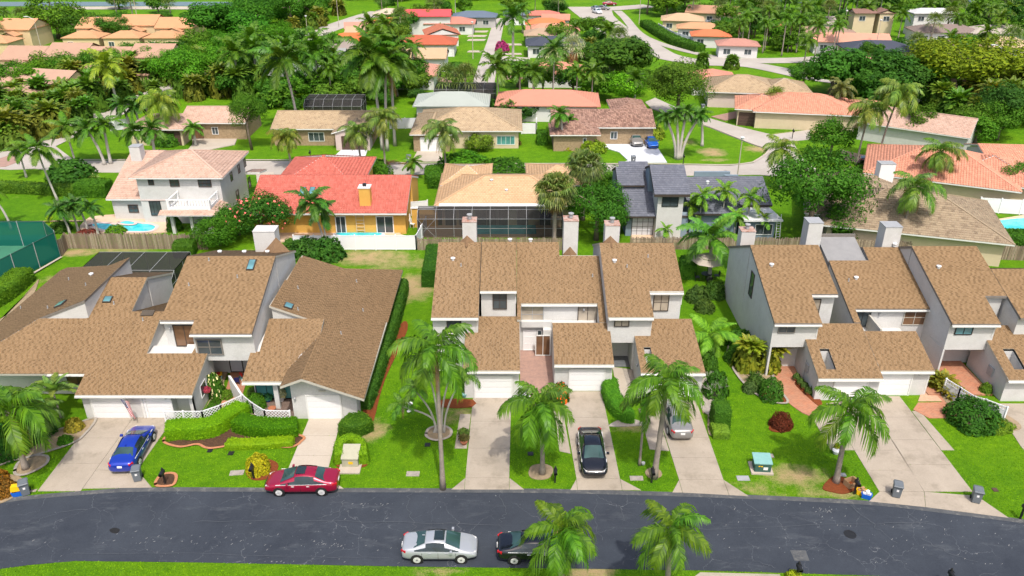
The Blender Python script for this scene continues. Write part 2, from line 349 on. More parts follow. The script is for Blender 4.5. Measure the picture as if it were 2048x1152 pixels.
# ------------------------------------------------------------------ roofs
def inset(poly, dist):
    "poly CCW; dist: function of outward normal -> inset distance"
    n = len(poly); L = []
    for i in range(n):
        a = Vector(poly[i]); b = Vector(poly[(i + 1) % n]); d = (b - a).normalized(); nrm = Vector((d.y, -d.x)); L.append((a - nrm * dist(nrm), d))
    out = []
    for i in range(n):
        p, d = L[i - 1]; q, e = L[i]; cr = d.x * e.y - d.y * e.x
        if abs(cr) < 1e-4: out.append(tuple(q)); continue
        t = ((q.x - p.x) * e.y - (q.y - p.y) * e.x) / cr; out.append(tuple(p + d * t))
    return out
def ccw(poly):
    A = sum(poly[i][0] * poly[(i + 1) % len(poly)][1] - poly[(i + 1) % len(poly)][0] * poly[i][1] for i in range(len(poly)))
    return poly if A > 0 else poly[::-1]
def tiles(poly, a, b, d, style, seed=1):
    "real overlapping pieces laid in courses over the roof plane z = a x + b y + d"
    g = hypot(a, b); ux, uy = (a / g, b / g) if g > 1e-6 else (0, 1)        # uphill
    vx_, vy_ = uy, -ux                                                     # along the eave
    k = sqrt(1 + g * g)
    P = [(x * vx_ + y * vy_, (x * ux + y * uy)) for x, y in poly]
    wid, exp, th = {'shingle': (.21, .155, .014), 'flat': (.36, .36, .05), 'barrel': (.31, .38, .06), 'slate': (.34, .36, .05)}[style]
    ex = exp / k; rng = np.random.RandomState(seed)
    s0 = min(p[1] for p in P); s1 = max(p[1] for p in P); V = []; F = []; n = 0; nrm = np.array((-a, -b, 1)) / k
    row = 0; sy = s0; T = []
    if style == 'barrel': prof = [(0, .0), (.12, .055), (.32, .075), (.52, .055), (.64, .0), (1, .0)]
    else: prof = [(0.015, 0), (.985, 0)]
    m = len(prof)
    while sy < s1 - 1e-4:
        sm = min(sy + ex * .5, s1 - 1e-3); xs = []
        for i in range(len(P)):
            (u0, w0), (u1, w1) = P[i], P[(i + 1) % len(P)]
            if (w0 <= sm) != (w1 <= sm): xs.append(u0 + (sm - w0) / (w1 - w0) * (u1 - u0))
        xs.sort(); off = rng.rand() * wid * 2 if style == 'shingle' else (row % 2) * wid * .5 * (style in ('flat', 'slate'))
        for j in range(0, len(xs) - 1, 2):
            u = math.floor(xs[j] / wid) * wid - 3 * wid + off
            while u < xs[j + 1]:
                ww = wid * (1 if style != 'shingle' else rng.choice((1, 1, .85, 1.15)))
                ua, ub = max(u, xs[j]), min(u + ww, xs[j + 1]); u += ww
                if ub - ua < .02: continue
                kk = int(math.floor((ua - off) / wid + .5)); T += [(kk % 2) * .5 + rng.uniform(0, .4)] * (2 * (m - 1)); t = th * rng.uniform(.8, 1.25) ; e1 = min(sy + ex * 1.05, s1)
                for (sc, h0) in ((sy, t), (e1, .006), (sy, 0.0)):
                    for q, hh in prof:
                        uu = ua + (ub - ua) * q; x = uu * vx_ + sc * ux; y = uu * vy_ + sc * uy; z = a * x + b * y + d; hgt = h0 + (hh if h0 != 0.0 else 0)
                        V.append((x + nrm[0] * hgt, y + nrm[1] * hgt, z + nrm[2] * hgt))
                for q in range(m - 1):
                    F.append((n + q, n + q + 1, n + m + q + 1, n + m + q)); F.append((n + 2 * m + q, n + 2 * m + q + 1, n + q + 1, n + q))
                n += 3 * m
        sy += ex; row += 1
    return V, F, T
TOPS = {'shingle_brown': 'shingle', 'tile_red': 'barrel', 'tile_pink': 'flat', 'tile_tan': 'flat', 'tile_grey': 'slate', 'tile_brown': 'flat', 'tile_salmon': 'barrel', 'tile_beige': 'flat', 'tile_barrel': 'barrel'}
SEED = [10]
def roof_plane(parent, poly, a, b, h0, p0, mat='shingle_brown', wall='white_stucco', base=0.0, eave=.35, rake=.07, thick=.2, fascia='fascia', walls=True, far=None):
    "roof plane through height h0 at point p0; poly in XY; walls rise under it from base"
    poly = ccw(list(poly)); d = h0 - a * p0[0] - b * p0[1]; zf = lambda x, y: a * x + b * y + d
    g = hypot(a, b); dn = Vector((-a / g, -b / g)) if g > 1e-6 else Vector((0, -1))
    m = MB(); m.prism(poly, lambda x, y: zf(x, y) - thick, zf)
    ro = m.build('roof', fascia if far is None else far[0], parent, color=None if far is None else far[1])
    if far is None:
        SEED[0] += 1; V, F, T = tiles(poly, a, b, d, TOPS[mat], SEED[0]); V = np.array(V); V[:, 2] += .004; tm = np_mesh('tiles', V, F, mat)
        if TOPS[mat] == 'shingle': tm.attributes.new('tone', 'FLOAT', 'FACE').data.foreach_set('value', T)
        link('roof_shingles' if TOPS[mat] == 'shingle' else 'roof_tiles', tm, ro, kind='stuff')
    if walls:
        ip = inset(poly, lambda n: eave if n.dot(dn) > .7 else rake)
        m = MB(); m.prism(ip, base, lambda x, y: zf(x, y) - thick + .02); wo_ = m.build('wall', wall if isinstance(wall, str) else 'tinted_wall', parent)
        if not isinstance(wall, str): wo_.color = tuple(wall) + (1,)
    return zf, ro
def rect(x0, x1, y0, y1): return [(x0, y0), (x1, y0), (x1, y1), (x0, y1)]

def window(parent, x0, x1, z0, z1, Y, frame='dark_trim', pane='window_glass', cols=2, rows=1, fw=.07, name='window', face='-Y', label=None):
    "a framed opening on a wall; face tells which way it looks; Y is the wall coordinate on that axis"
    cx, cz, W_, H_ = (x0 + x1) / 2, (z0 + z1) / 2, abs(x1 - x0), abs(z1 - z0)
    m = MB(); p = MB(); d = .06
    for sx in (-1, 1): m.box((sx * (W_ / 2 - fw / 2), -d / 2, 0), (fw, d, H_))
    for sz in (-1, 1): m.box((0, -d / 2 - .001, sz * (H_ / 2 - fw / 2)), (W_ - .002, d + .002, fw))
    for i in range(1, cols): m.box((-W_ / 2 + W_ * i / cols, -d / 2 + .005, 0), (fw * .7, d - .012, H_ - fw))
    for i in range(1, rows): m.box((0, -d / 2 + .008, -H_ / 2 + H_ * i / rows), (W_ - fw, d - .02, fw * .6))
    p.box((0, -.015, 0), (W_ - fw, .02, H_ - fw))
    rz = {'-Y': 0, '+X': pi / 2, '-X': -pi / 2, '+Y': pi}[face]
    loc = {'-Y': (cx, Y, cz), '+Y': (cx, Y, cz), '+X': (Y, cx, cz), '-X': (Y, cx, cz)}[face]
    w = m.build(name, frame, parent, loc, label=label); w.rotation_euler = (0, 0, rz); p.build('pane', pane, w); return w
def winpx(parent, a, b, Y, **k):
    p, q = onY(a[0], a[1], Y), onY(b[0], b[1], Y); return window(parent, p.x, q.x, q.z, p.z, Y, **k)
def garage_door(parent, x0, x1, Y, h=2.1, mat='white_paint', z0=0.0):
    m = MB(); W_ = x1 - x0
    for sx in (-1, 1): m.box((sx * (W_ / 2 + .05), -.04, h / 2), (.1, .08, h + .1))
    m.box((0, -.041, h + .05), (W_, .082, .1)); fr = m.build('garage_door', 'fascia_white' if mat == 'white_paint' else mat, parent, ((x0 + x1) / 2, Y, z0))
    for i in range(4):
        m = MB(); hh = h / 4; m.box((0, -.02, hh * (i + .5)), (W_, .03, hh - .02))
        for k in range(4): m.box((-W_ / 2 + W_ * (k + .5) / 4, -.039, hh * (i + .5)), (W_ / 4 - .16, .008, hh - .18))
        m.build('panel', mat, fr)
def roof_vent(parent, p, kind='pipe'):
    m = MB()
    if kind == 'pipe': m.lathe([(.09, -.1), (.09, .0), (.05, .02), (.05, .25)], n=8); m.build('vent_pipe', 'grey_metal', parent, p)
    else: m.lathe([(.13, -.1), (.13, .12), (.2, .14), (.2, .22), (.02, .28)], n=10); m.build('roof_vent', 'white_metal', parent, p)
def skylight(parent, c, w, l, slope, axis='Y'):
    m = MB(); m.box((0, 0, .07), (w, l, .14)); o = m.build('skylight', 'dark_trim', parent, c); p = MB(); p.box((0, 0, .145), (w - .14, l - .14, .02)); p.build('pane', 'skylight_glass', o)
    o.rotation_euler = (math.atan(slope), 0, 0) if axis == 'Y' else (0, -math.atan(slope), 0)
def chimney(parent, x0, x1, y0, y1, ztop, zb=2, wall='white_stucco', cap='rust', cricket=None):
    m = MB(); m.box(((x0 + x1) / 2, (y0 + y1) / 2, (zb + ztop) / 2), (x1 - x0, y1 - y0, ztop - zb)); o = m.build('chimney', wall, parent)
    c = MB(); c.box(((x0 + x1) / 2, (y0 + y1) / 2, ztop + .03), (x1 - x0 + .06, y1 - y0 + .06, .06)); c.build('chimney_cap', {'rust': 'rust_cap', 'grey': 'grey_metal', 'white': 'white_stucco'}[cap], o)
    if cap == 'rust':
        c = MB(); c.lathe([(.17, 0), (.17, .35), (.25, .36), (.25, .45), (.2, .47)], ((x0 + x1) / 2, (y0 + y1) / 2, ztop + .1), 12); c.build('flue', 'grey_metal', o)
    return o

# ------------------------------------------------------------------ ground, streets, paving
# dry patches in the grass: px, py, radius px x, radius px y, strength
DRY = [(740, 515, 85, 16, .75), (830, 575, 40, 28, .8), (790, 528, 70, 12, .6), (850, 525, 40, 10, .6), (1590, 950, 60, 22, .75), (1640, 985, 60, 14, .6), (1690, 985, 45, 18, .6), (1500, 975, 60, 14, .5),
       (735, 860, 40, 25, .75), (1540, 985, 60, 8, .5), (910, 830, 40, 22, .6), (1270, 855, 45, 10, .7), (150, 505, 45, 8, .8), (230, 500, 90, 6, .6), (640, 498, 160, 4, .5),
       (1520, 298, 30, 7, .8), (1425, 305, 28, 9, .8), (1430, 320, 30, 4, .6), (1620, 270, 60, 9, .8), (1372, 285, 30, 8, .5), (960, 290, 26, 7, .5), (60, 395, 50, 5, .3), (560, 1125, 200, 8, .3), (1180, 1146, 60, 20, .75), (880, 1142, 60, 12, .55),
       (250, 1118, 200, 6, .35), (80, 770, 60, 30, .4), (110, 560, 60, 10, .5), (200, 545, 60, 8, .3), (1380, 850, 30, 40, .4), (845, 1150, 60, 8, .5)]
def dry_val(x, y):
    v = 0.0
    for (X, Y, rx, ry, st) in DRYW:
        q = ((x - X) / rx) ** 2 + ((y - Y) / ry) ** 2
        if q < 4: v = max(v, st * max(0, 1 - q / 2.2))
    return v
DRYW = []
for px, py, rx, ry, st in DRY:
    p = at(px, py); DRYW.append((p.x, p.y, rx / ppm(py), max(.3, abs(at(px, py - ry).y - at(px, py + ry).y) / 2), st))
xs = sorted(set([-900, -500, -300, -200, -140, -100] + [x * .6 - 60 for x in range(0, 201)] + [100, 140, 200, 300, 500, 900]))
ys = sorted(set([-60, 0, 20] + [24 + y * .6 for y in range(0, 200)] + [150, 180, 220, 300, 400, 600, 1100]))
V = [(x, y, 0) for y in ys for x in xs]; nx = len(xs)
Fq = [(j * nx + i, j * nx + i + 1, (j + 1) * nx + i + 1, (j + 1) * nx + i) for j in range(len(ys) - 1) for i in range(nx - 1)]
gm = np_mesh('ground', V, Fq, 'grass'); ga = gm.attributes.new('dry', 'FLOAT', 'POINT'); ga.data.foreach_set('value', [dry_val(x, y) for x, y, _ in V])
link('ground', gm, kind='structure')

LIFT = [0.0]
def sheet(name, poly, z, mat, thick=.03, kind='structure', parent=None):
    LIFT[0] += .0012; z += LIFT[0]
    m = MB(); m.prism(ccw([tuple(p) for p in poly]), -.02, z); return m.build(name, mat, parent, kind=kind if parent is None else None)
def smooth_poly(pts, k=4):
    "closed Catmull-Rom through pts"
    n = len(pts); out = []
    for i in range(n):
        p0, p1, p2, p3 = [Vector(pts[(i + j) % n][:2]) for j in (-1, 0, 1, 2)]
        for q in range(k):
            t = q / k; out.append(tuple(.5 * ((2 * p1) + (p2 - p0) * t + (2 * p0 - 5 * p1 + 4 * p2 - p3) * t * t + (3 * p1 - p0 - 3 * p2 + p3) * t ** 3)))
    return out
def ribbon(pts, wid, k=5):
    "open smooth path -> polygon of given width(s)"
    pts = [Vector(p[:2]) for p in pts]; n = len(pts); wd = wid if isinstance(wid, list) else [wid] * n; c = []; ww = []
    for i in range(n - 1):
        p0, p1, p2, p3 = pts[max(i - 1, 0)], pts[i], pts[i + 1], pts[min(i + 2, n - 1)]
        for q in range(k):
            t = q / k; c.append(.5 * ((2 * p1) + (p2 - p0) * t + (2 * p0 - 5 * p1 + 4 * p2 - p3) * t * t + (3 * p1 - p0 - 3 * p2 + p3) * t ** 3)); ww.append(wd[i] * (1 - t) + wd[i + 1] * t)
    c.append(pts[-1]); ww.append(wd[-1]); L = []; Rr = []
    for i, p in enumerate(c):
        d = (c[min(i + 1, len(c) - 1)] - c[max(i - 1, 0)]).normalized(); nn = Vector((-d.y, d.x)) * ww[i] / 2; L.append(tuple(p + nn)); Rr.append(tuple(p - nn))
    return L, Rr
def path_sheet(name, pts, wid, z, mat, parent=None):
    LIFT[0] += .0012; z += LIFT[0]; L, Rr = ribbon(pts, wid); n = len(L); m = MB()
    m.add([(x, y, z) for x, y in L] + [(x, y, z) for x, y in Rr], [(i, i + 1, n + i + 1, n + i) for i in range(n - 1)])
    m.f = [f[::-1] for f in m.f]; return m.build(name, mat, parent, kind='structure' if parent is None else None)

# near street
top = gp([(-220, 1030), (-90, 1012), (0, 1001), (60, 993), (180, 983), (300, 977), (600, 978), (900, 979), (1100, 980), (1300, 985), (1500, 992), (1740, 1004), (1900, 1022), (2048, 1041), (2200, 1066), (2400, 1105)])
bot = gp([(2500, 1250), (2300, 1195), (2048, 1163), (1700, 1150), (1400, 1141), (1200, 1138), (800, 1133), (400, 1125), (150, 1122), (60, 1130), (0, 1138), (-120, 1162), (-300, 1210)])
m = MB(); m.prism(ccw(top + bot), -.03, .02); m.build('road', 'dark_asphalt', kind='structure')
edge = ribbon([(x, y - .12) for x, y in top], .42)
E_, F_ = edge; n = len(E_); m = MB(); m.add([(x, y, .026) for x, y in E_] + [(x, y, .026) for x, y in F_], [(n + i, n + i + 1, i + 1, i) for i in range(n - 1)])
rough_mat('worn_edge', (.10, .105, .11), (.06, .065, .072), 1.2, .9, .4, .008, 14, stain=((.22, .21, .19), 2.2, .5)); m.build('road_edge', 'worn_edge', kind='structure')
q = gp([(1580, 1101), (1611, 1101), (1619, 1122), (1589, 1122)]); sheet('road_patch', q, .024, 'worn_edge')
rough_mat('tar', (.012, .012, .014), (.02, .02, .02), 2, .7); sheet('tar_patch', smooth_poly(gp([(219, 1060), (230, 1056), (240, 1060), (234, 1067), (224, 1066)])), .025, 'tar')
m = MB(); m.lathe([(.38, 0), (.38, .012), (.3, .014), (.3, .008)], n=20); tag(m.build('manhole_cover', 'black_metal', loc=tuple(at(1700, 1069)[:2]) + (.02,)), 'round dark iron manhole cover in the near street, right part', 'manhole cover')

# driveways, each of cast slabs with joints
def driveway(slabs, mat='concrete', z=.035):
    e = bpy.data.objects.new('driveway', None); COL.objects.link(e); e['kind'] = 'structure'
    for s_ in slabs:
        p = inset(ccw([tuple(v) for v in s_]), lambda n: .012); m = MB(); m.prism(p, -.03, z); m.build('slab', mat, e)
    return e
def strips(x0a, x1a, x0b, x1b, ya, yb, n):
    "slabs between two cross lines, ya near the street"
    out = []
    for i in range(n):
        t0, t1 = i / n, (i + 1) / n; f = lambda a, b, t: a + (b - a) * t
        out.append([(f(x0a, x0b, t0), f(ya, yb, t0)), (f(x1a, x1b, t0), f(ya, yb, t0)), (f(x1a, x1b, t1), f(ya, yb, t1)), (f(x0a, x0b, t1), f(ya, yb, t1))])
    return out
driveway([[(-33.1, 41.55), (-31.9, 42.0), (-31.9, 41.7)]] + strips(-31.8, -28.9, -31.9, -28.9, 41.75, 50.4, 3) + strips(-28.9, -26.0, -28.9, -25.75, 43.9, 50.4, 2) + [[(-28.9, 42.0), (-24.25, 42.1), (-26.0, 43.9), (-28.9, 43.9)]])
driveway(strips(-15.6, -12.75, -15.45, -13.0, 43.2, 50.1, 3) + [[(-16.6, 42.0), (-11.3, 42.0), (-12.75, 43.2), (-15.6, 43.2)]], 'concrete_pale')
driveway(strips(-3.2, -.18, -3.1, -.05, 43.1, 52.8, 3) + [[(-4.1, 41.9), (-3.2, 41.9), (-3.2, 43.1)], [(-3.2, 41.9), (-.18, 41.9), (-.18, 43.1), (-3.2, 43.1)], [(-.18, 41.9), (.85, 41.9), (-.18, 43.1)]] + [[(-4.15, 46.3), (-3.25, 46.3), (-3.15, 50.5), (-4.0, 50.5)]])
driveway(strips(4.4, 7.4, 3.95, 7.2, 43.0, 53.6, 3) + [[(3.9, 41.85), (4.4, 41.85), (4.4, 43.0)], [(4.4, 41.85), (7.4, 41.85), (7.4, 43), (4.4, 43)], [(7.4, 41.85), (8.7, 41.85), (7.4, 43)]] + [[(3.4, 46.0), (4.2, 45.7), (3.9, 51.5), (3.2, 51.5)]])
driveway(strips(11.4, 14.45, 11.2, 14.5, 42.9, 52.3, 4) + [[(10.7, 41.6), (11.4, 41.6), (11.4, 42.9)], [(11.4, 41.6), (14.45, 41.35), (14.45, 42.9), (11.4, 42.9)], [(14.45, 41.35), (15.75, 41.25), (14.45, 42.9)]] + [[(9.9, 46.2), (11.3, 46.0), (11.2, 51.2), (9.8, 51.2)]])
driveway([[(23.5, 40.75), (24.6, 41.7), (27.6, 41.7), (27.0, 40.2)]] + strips(24.6, 27.6, 24.6, 27.8, 41.7, 46.1, 2) + [[(22.9, 46.15), (24.6, 46.1), (24.6, 51.6), (22.9, 50.6)], [(24.6, 46.1), (27.8, 46.1), (27.9, 52.6), (24.6, 51.9)]]
         + [[(27.0, 40.2), (27.6, 41.7), (30.9, 41.3), (31.9, 39.2)]] + strips(27.6, 30.85, 27.9, 30.8, 41.7, 52.9, 4) + [[(30.85, 46.1), (31.8, 46.1), (31.5, 50.9), (30.85, 50.9)]])
driveway([[(37.3, 49.5), (43, 49.5), (43, 51.9), (38.0, 51.9)], [(36.8, 46.5), (43, 46), (43, 49.5), (37.3, 49.5)], [(37.0, 40.0), (43, 40), (43, 46), (36.8, 46.5)]])
driveway([gp(p) for p in ([(1390, 1152), (1400, 1145), (1560, 1149), (1562, 1160), (1390, 1158)],)])

# paths of the townhouse courts
sheet('brick_path', smooth_poly(gp([(1540, 735), (1552, 780), (1575, 805), (1618, 832), (1640, 812), (1606, 780), (1592, 740), (1590, 700), (1560, 700)]), 3), .05, 'brick_paver')
sheet('brick_path', gp([(1836, 803), (1884, 803), (1872, 790), (1850, 762), (1848, 770)]), .052, 'brick_paver_pale')
sheet('brick_path', gp([(1826, 820), (1858, 837), (1924, 836), (1888, 800), (1862, 758), (1850, 765), (1884, 805), (1850, 806), (1836, 806)]), .048, 'brick_paver')
sheet('brick_path', gp([(435, 830), (455, 770), (462, 742), (500, 742), (482, 800), (470, 835)]), .04, 'brick_paver')
sheet('brick_path', gp([(490, 830), (500, 800), (560, 798), (600, 795), (598, 836)]), .042, 'brick_dark')
sheet('paver_walk', gp([(1040, 697), (1106, 697), (1107, 792), (1062, 796), (1040, 762)]), .045, 'pink_pavers')
sheet('pavement', gp([(1040, 760), (1056, 760), (1062, 800), (1036, 802)]), .04, 'concrete_white')
sheet('pavement', gp([(1225, 735), (1244, 737), (1262, 795), (1236, 795)]), .04, 'concrete_pale')
sheet('gravel_bed', gp([(1244, 737), (1270, 740), (1285, 800), (1262, 795)]), .03, 'grey_gravel')
sheet('gravel_bed', smooth_poly(gp([(1222, 848), (1250, 838), (1290, 845), (1290, 851), (1225, 854)])), .035, 'grey_gravel')
rough_mat('entry_mat', (.16, .17, .18), (.12, .13, .14), 4); sheet('entry_floor', gp([(1226, 700), (1270, 700), (1272, 734), (1228, 734)]), .06, 'entry_mat')
# planting beds
def bed(pts, mat, edging=None, k=4, z=.03):
    P = smooth_poly(gp(pts), k); sheet('planting_bed', P, z, mat)
    if edging: path_sheet('bed_edging', P + [P[0], P[1]], .2, z + .05, edging)
bed([(328, 885), (345, 870), (420, 860), (500, 850), (600, 872), (602, 885), (585, 895), (560, 895), (540, 888), (480, 890), (420, 898), (395, 890), (360, 895)], 'mulch_brown', 'terracotta_edging')
bed([(491, 945), (500, 932), (525, 918), (553, 925), (555, 940), (535, 958), (505, 960)], 'mulch_red')
bed([(312, 972), (322, 952), (345, 948), (353, 955), (345, 972)], 'mulch_brown', 'terracotta_edging')
bed([(668, 925), (672, 905), (700, 900), (735, 905), (735, 930), (710, 937), (680, 936)], 'mulch_red')
bed([(680, 862), (700, 872), (735, 862), (748, 840), (770, 760), (815, 660), (800, 650), (740, 760), (720, 840)], 'mulch_red')
bed([(852, 870), (860, 858), (885, 853), (902, 862), (898, 875), (875, 882), (858, 878)], 'bare_soil', 'concrete_pale')
bed([(884, 800), (946, 800), (944, 815), (882, 815)], 'mulch_red', k=2)
bed([(1057, 945), (1065, 932), (1090, 929), (1106, 938), (1100, 955), (1080, 960), (1062, 956)], 'bare_soil')
bed([(1290, 945), (1300, 937), (1318, 940), (1324, 950), (1315, 957), (1298, 956)], 'bare_soil')
bed([(30, 945), (40, 925), (70, 913), (95, 915), (92, 930), (60, 948), (38, 952)], 'bare_soil', 'grey_gravel')
bed([(-40, 920), (40, 875), (120, 860), (190, 838), (170, 870), (140, 890), (60, 915), (20, 925), (-40, 945)], 'bare_soil', 'grey_gravel')
bed([(-30, 960), (20, 950), (45, 958), (45, 975), (20, 1000), (-30, 1010)], 'bare_soil')
bed([(1537, 858), (1550, 840), (1575, 838), (1586, 850), (1580, 862), (1555, 865)], 'mulch_red')
bed([(1645, 978), (1655, 962), (1672, 952), (1700, 962), (1712, 978), (1690, 988), (1665, 985)], 'mulch_red')
bed([(1455, 705), (1470, 745), (1500, 780), (1530, 800), (1560, 808), (1575, 803), (1550, 770), (1540, 735), (1500, 690), (1470, 680)], 'bare_soil', 'grey_gravel')
bed([(1520, 792), (1540, 800), (1565, 808), (1572, 800), (1550, 785), (1530, 780)], 'mulch_red')
bed([(1590, 770), (1600, 765), (1640, 800), (1640, 815), (1615, 795)], 'mulch_red', z=.055)
bed([(1405, 825), (1415, 825), (1418, 870), (1452, 870), (1455, 850), (1440, 800), (1405, 780)], 'bare_soil')
bed([(1405, 760), (1440, 755), (1448, 800), (1420, 830), (1400, 810)], 'grey_gravel')
bed([(1865, 760), (1910, 830), (1950, 855), (2030, 862), (2035, 845), (1960, 800), (1900, 745)], 'bare_soil')
bed([(0, 645), (60, 580), (78, 560), (60, 600), (0, 640)], 'bare_soil')
bed([(330, 712), (430, 705), (440, 745), (420, 800), (405, 832), (425, 840), (450, 760), (455, 712)], 'bare_soil', k=2)

# second street and the streets beyond (pale, worn)
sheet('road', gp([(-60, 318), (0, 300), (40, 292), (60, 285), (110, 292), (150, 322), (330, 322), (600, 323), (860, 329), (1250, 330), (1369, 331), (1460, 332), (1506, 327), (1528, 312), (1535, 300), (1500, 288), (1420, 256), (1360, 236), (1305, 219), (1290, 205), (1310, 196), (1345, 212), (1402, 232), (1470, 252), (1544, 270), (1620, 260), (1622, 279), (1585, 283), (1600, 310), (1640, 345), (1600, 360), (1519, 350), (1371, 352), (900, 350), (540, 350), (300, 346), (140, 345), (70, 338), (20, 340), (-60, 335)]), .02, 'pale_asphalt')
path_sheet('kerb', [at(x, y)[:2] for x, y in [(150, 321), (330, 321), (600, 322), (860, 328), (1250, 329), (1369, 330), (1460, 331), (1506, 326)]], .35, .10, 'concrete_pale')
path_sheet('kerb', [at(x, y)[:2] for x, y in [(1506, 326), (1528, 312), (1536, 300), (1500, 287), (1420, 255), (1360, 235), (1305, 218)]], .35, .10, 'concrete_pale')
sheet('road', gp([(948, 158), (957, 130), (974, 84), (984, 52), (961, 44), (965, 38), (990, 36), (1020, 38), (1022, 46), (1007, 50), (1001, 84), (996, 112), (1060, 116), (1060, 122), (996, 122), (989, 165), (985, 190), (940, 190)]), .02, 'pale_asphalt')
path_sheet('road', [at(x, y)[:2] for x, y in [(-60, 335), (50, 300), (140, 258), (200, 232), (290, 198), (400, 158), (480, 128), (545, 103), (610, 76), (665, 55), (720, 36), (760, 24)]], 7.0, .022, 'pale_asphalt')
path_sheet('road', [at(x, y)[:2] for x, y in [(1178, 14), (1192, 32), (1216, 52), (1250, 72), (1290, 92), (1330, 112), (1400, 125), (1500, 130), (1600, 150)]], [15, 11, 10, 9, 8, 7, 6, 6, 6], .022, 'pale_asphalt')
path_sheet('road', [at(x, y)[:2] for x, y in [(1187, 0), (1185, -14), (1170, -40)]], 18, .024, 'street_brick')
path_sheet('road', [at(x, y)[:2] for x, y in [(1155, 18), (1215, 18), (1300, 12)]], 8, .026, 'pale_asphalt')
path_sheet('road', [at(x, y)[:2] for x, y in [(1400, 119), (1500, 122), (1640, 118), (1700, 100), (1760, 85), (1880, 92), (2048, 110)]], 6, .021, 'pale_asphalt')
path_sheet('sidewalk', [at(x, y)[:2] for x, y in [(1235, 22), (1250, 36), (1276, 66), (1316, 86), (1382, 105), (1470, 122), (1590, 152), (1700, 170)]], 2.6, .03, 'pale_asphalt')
path_sheet('road', [at(x, y)[:2] for x, y in [(60, 17), (300, 16), (520, 17)]], 7, .02, 'concrete_pale')
sheet('canal', gp([(-300, 4), (520, 4), (560, 9), (520, 12), (-300, 13)]), .02, 'canal_water'); sheet('canal', gp([(160, 34), (200, 32), (196, 42), (160, 40)]), .02, 'canal_water')
sheet('canal', gp([(1460, 0), (1640, -2), (1640, 6), (1480, 8)]), .02, 'canal_water'); sheet('canal', gp([(1860, 0), (2060, 0), (2060, 9), (1880, 8)]), .02, 'canal_water')
# drives and walks of the second and third rows
for pts, mt in [([(692, 292), (738, 292), (728, 322), (660, 322)], 'concrete_white'), ([(840, 292), (885, 290), (885, 324), (824, 324)], 'concrete_pale'),
                ([(1195, 280), (1240, 276), (1308, 285), (1334, 326), (1245, 326), (1256, 322), (1238, 305), (1205, 295)], 'concrete_white'),
                ([(365, 272), (385, 278), (385, 290), (360, 318), (330, 322), (410, 322), (420, 300), (470, 290), (475, 276), (420, 268)], 'concrete_pale'),
                ([(1422, 234), (1450, 242), (1510, 228), (1535, 222), (1500, 214), (1480, 222)], 'pink_pavers'), ([(1680, 300), (1720, 310), (1850, 330), (1820, 350), (1780, 335), (1690, 322)], 'pink_pavers'),
                ([(0, 318), (30, 308), (45, 322), (10, 335), (-20, 335)], 'pink_pavers'), ([(530, 398), (545, 380), (548, 346), (512, 346), (515, 372)], 'concrete_pale'),
                ([(1000, 152), (1070, 150), (1070, 157), (1000, 160)], 'pink_pavers'), ([(900, 158), (840, 150), (842, 160), (905, 166)], 'pink_pavers'), ([(700, 346), (690, 350), (690, 358), (740, 356), (735, 346)], 'concrete_pale')]:
    sheet('driveway', gp(pts), .04, mt)
for y in (62, 71, 79, 102): sheet('driveway', gp([(938, y), (978 - (y - 60) * .3, y), (974 - (y - 60) * .3, y + 3), (934, y + 3)]), .04, 'concrete_pale')
for y in (88, 107): sheet('driveway', gp([(1000, y), (1042, y), (1044, y + 3), (1000, y + 3)]), .04, 'concrete_pale')

# ------------------------------------------------------------------ the three rows of townhouses
S = 1 / 3
def back(parent, x0, x1, y0, y1, h0, sl=.46, **k): return roof_plane(parent, rect(x0, x1, y0, y1), 0, -sl, h0, (x0, y0), **k)
def block(parent, x0, x1, y0, y1, z0, z1, mat='white_stucco', name='wall'):
    m = MB(); m.box(((x0 + x1) / 2, (y0 + y1) / 2, (z0 + z1) / 2), (x1 - x0, y1 - y0, z1 - z0)); return m.build(name, mat, parent)
def gutter(parent, x0, x1, Y, z, down=None):
    m = MB(); m.box(((x0 + x1) / 2, Y - .06, z), (x1 - x0, .12, .12)); g = m.build('gutter', 'fascia_white', parent)
    if down is not None: m = MB(); m.tube([(down, Y - .05, z), (down, Y + .2, z - .35), (down, Y + .34, z - .5), (down, Y + .34, .1 if z < 4 else z - 1.2)], .045, 6); m.build('downpipe', 'fascia_white', g)
def well(parent, x0, x1, y0, y1, zf, dep=1.3):
    "open light well: bare white cheeks under the hole in the roof"
    m = MB(); zt = max(zf(x0, y0), zf(x0, y1)); t = .06
    for X0, X1, Y0, Y1 in ((x0 - t, x0, y0 - t, y1 + t), (x1, x1 + t, y0 - t, y1 + t), (x0, x1, y0 - t, y0), (x0, x1, y1, y1 + t)):
        m.prism(rect(X0, X1, Y0, Y1), zf((X0 + X1) / 2, y0) - dep, lambda x, y: zf(x, y) - .03)
    m.box(((x0 + x1) / 2, (y0 + y1) / 2, zf(x0, y0) - dep), (x1 - x0 + .1, y1 - y0 + .1, .05)); m.build('light_well', 'white_stucco', parent)
def hole_roof(parent, x0, x1, y0, y1, hx0, hx1, hy0, hy1, b, h0, p0):
    "front roof with an open well, laid as four pieces of one plane"
    ps = [rect(x0, hx0, y0, y1), rect(hx1, x1, y0, y1), rect(hx0, hx1, y0, hy0), rect(hx0, hx1, hy1, y1)]
    for p in ps: zf, _ = roof_plane(parent, p, 0, b, h0, p0, walls=False)
    well(parent, hx0, hx1, hy0, hy1, zf); return zf

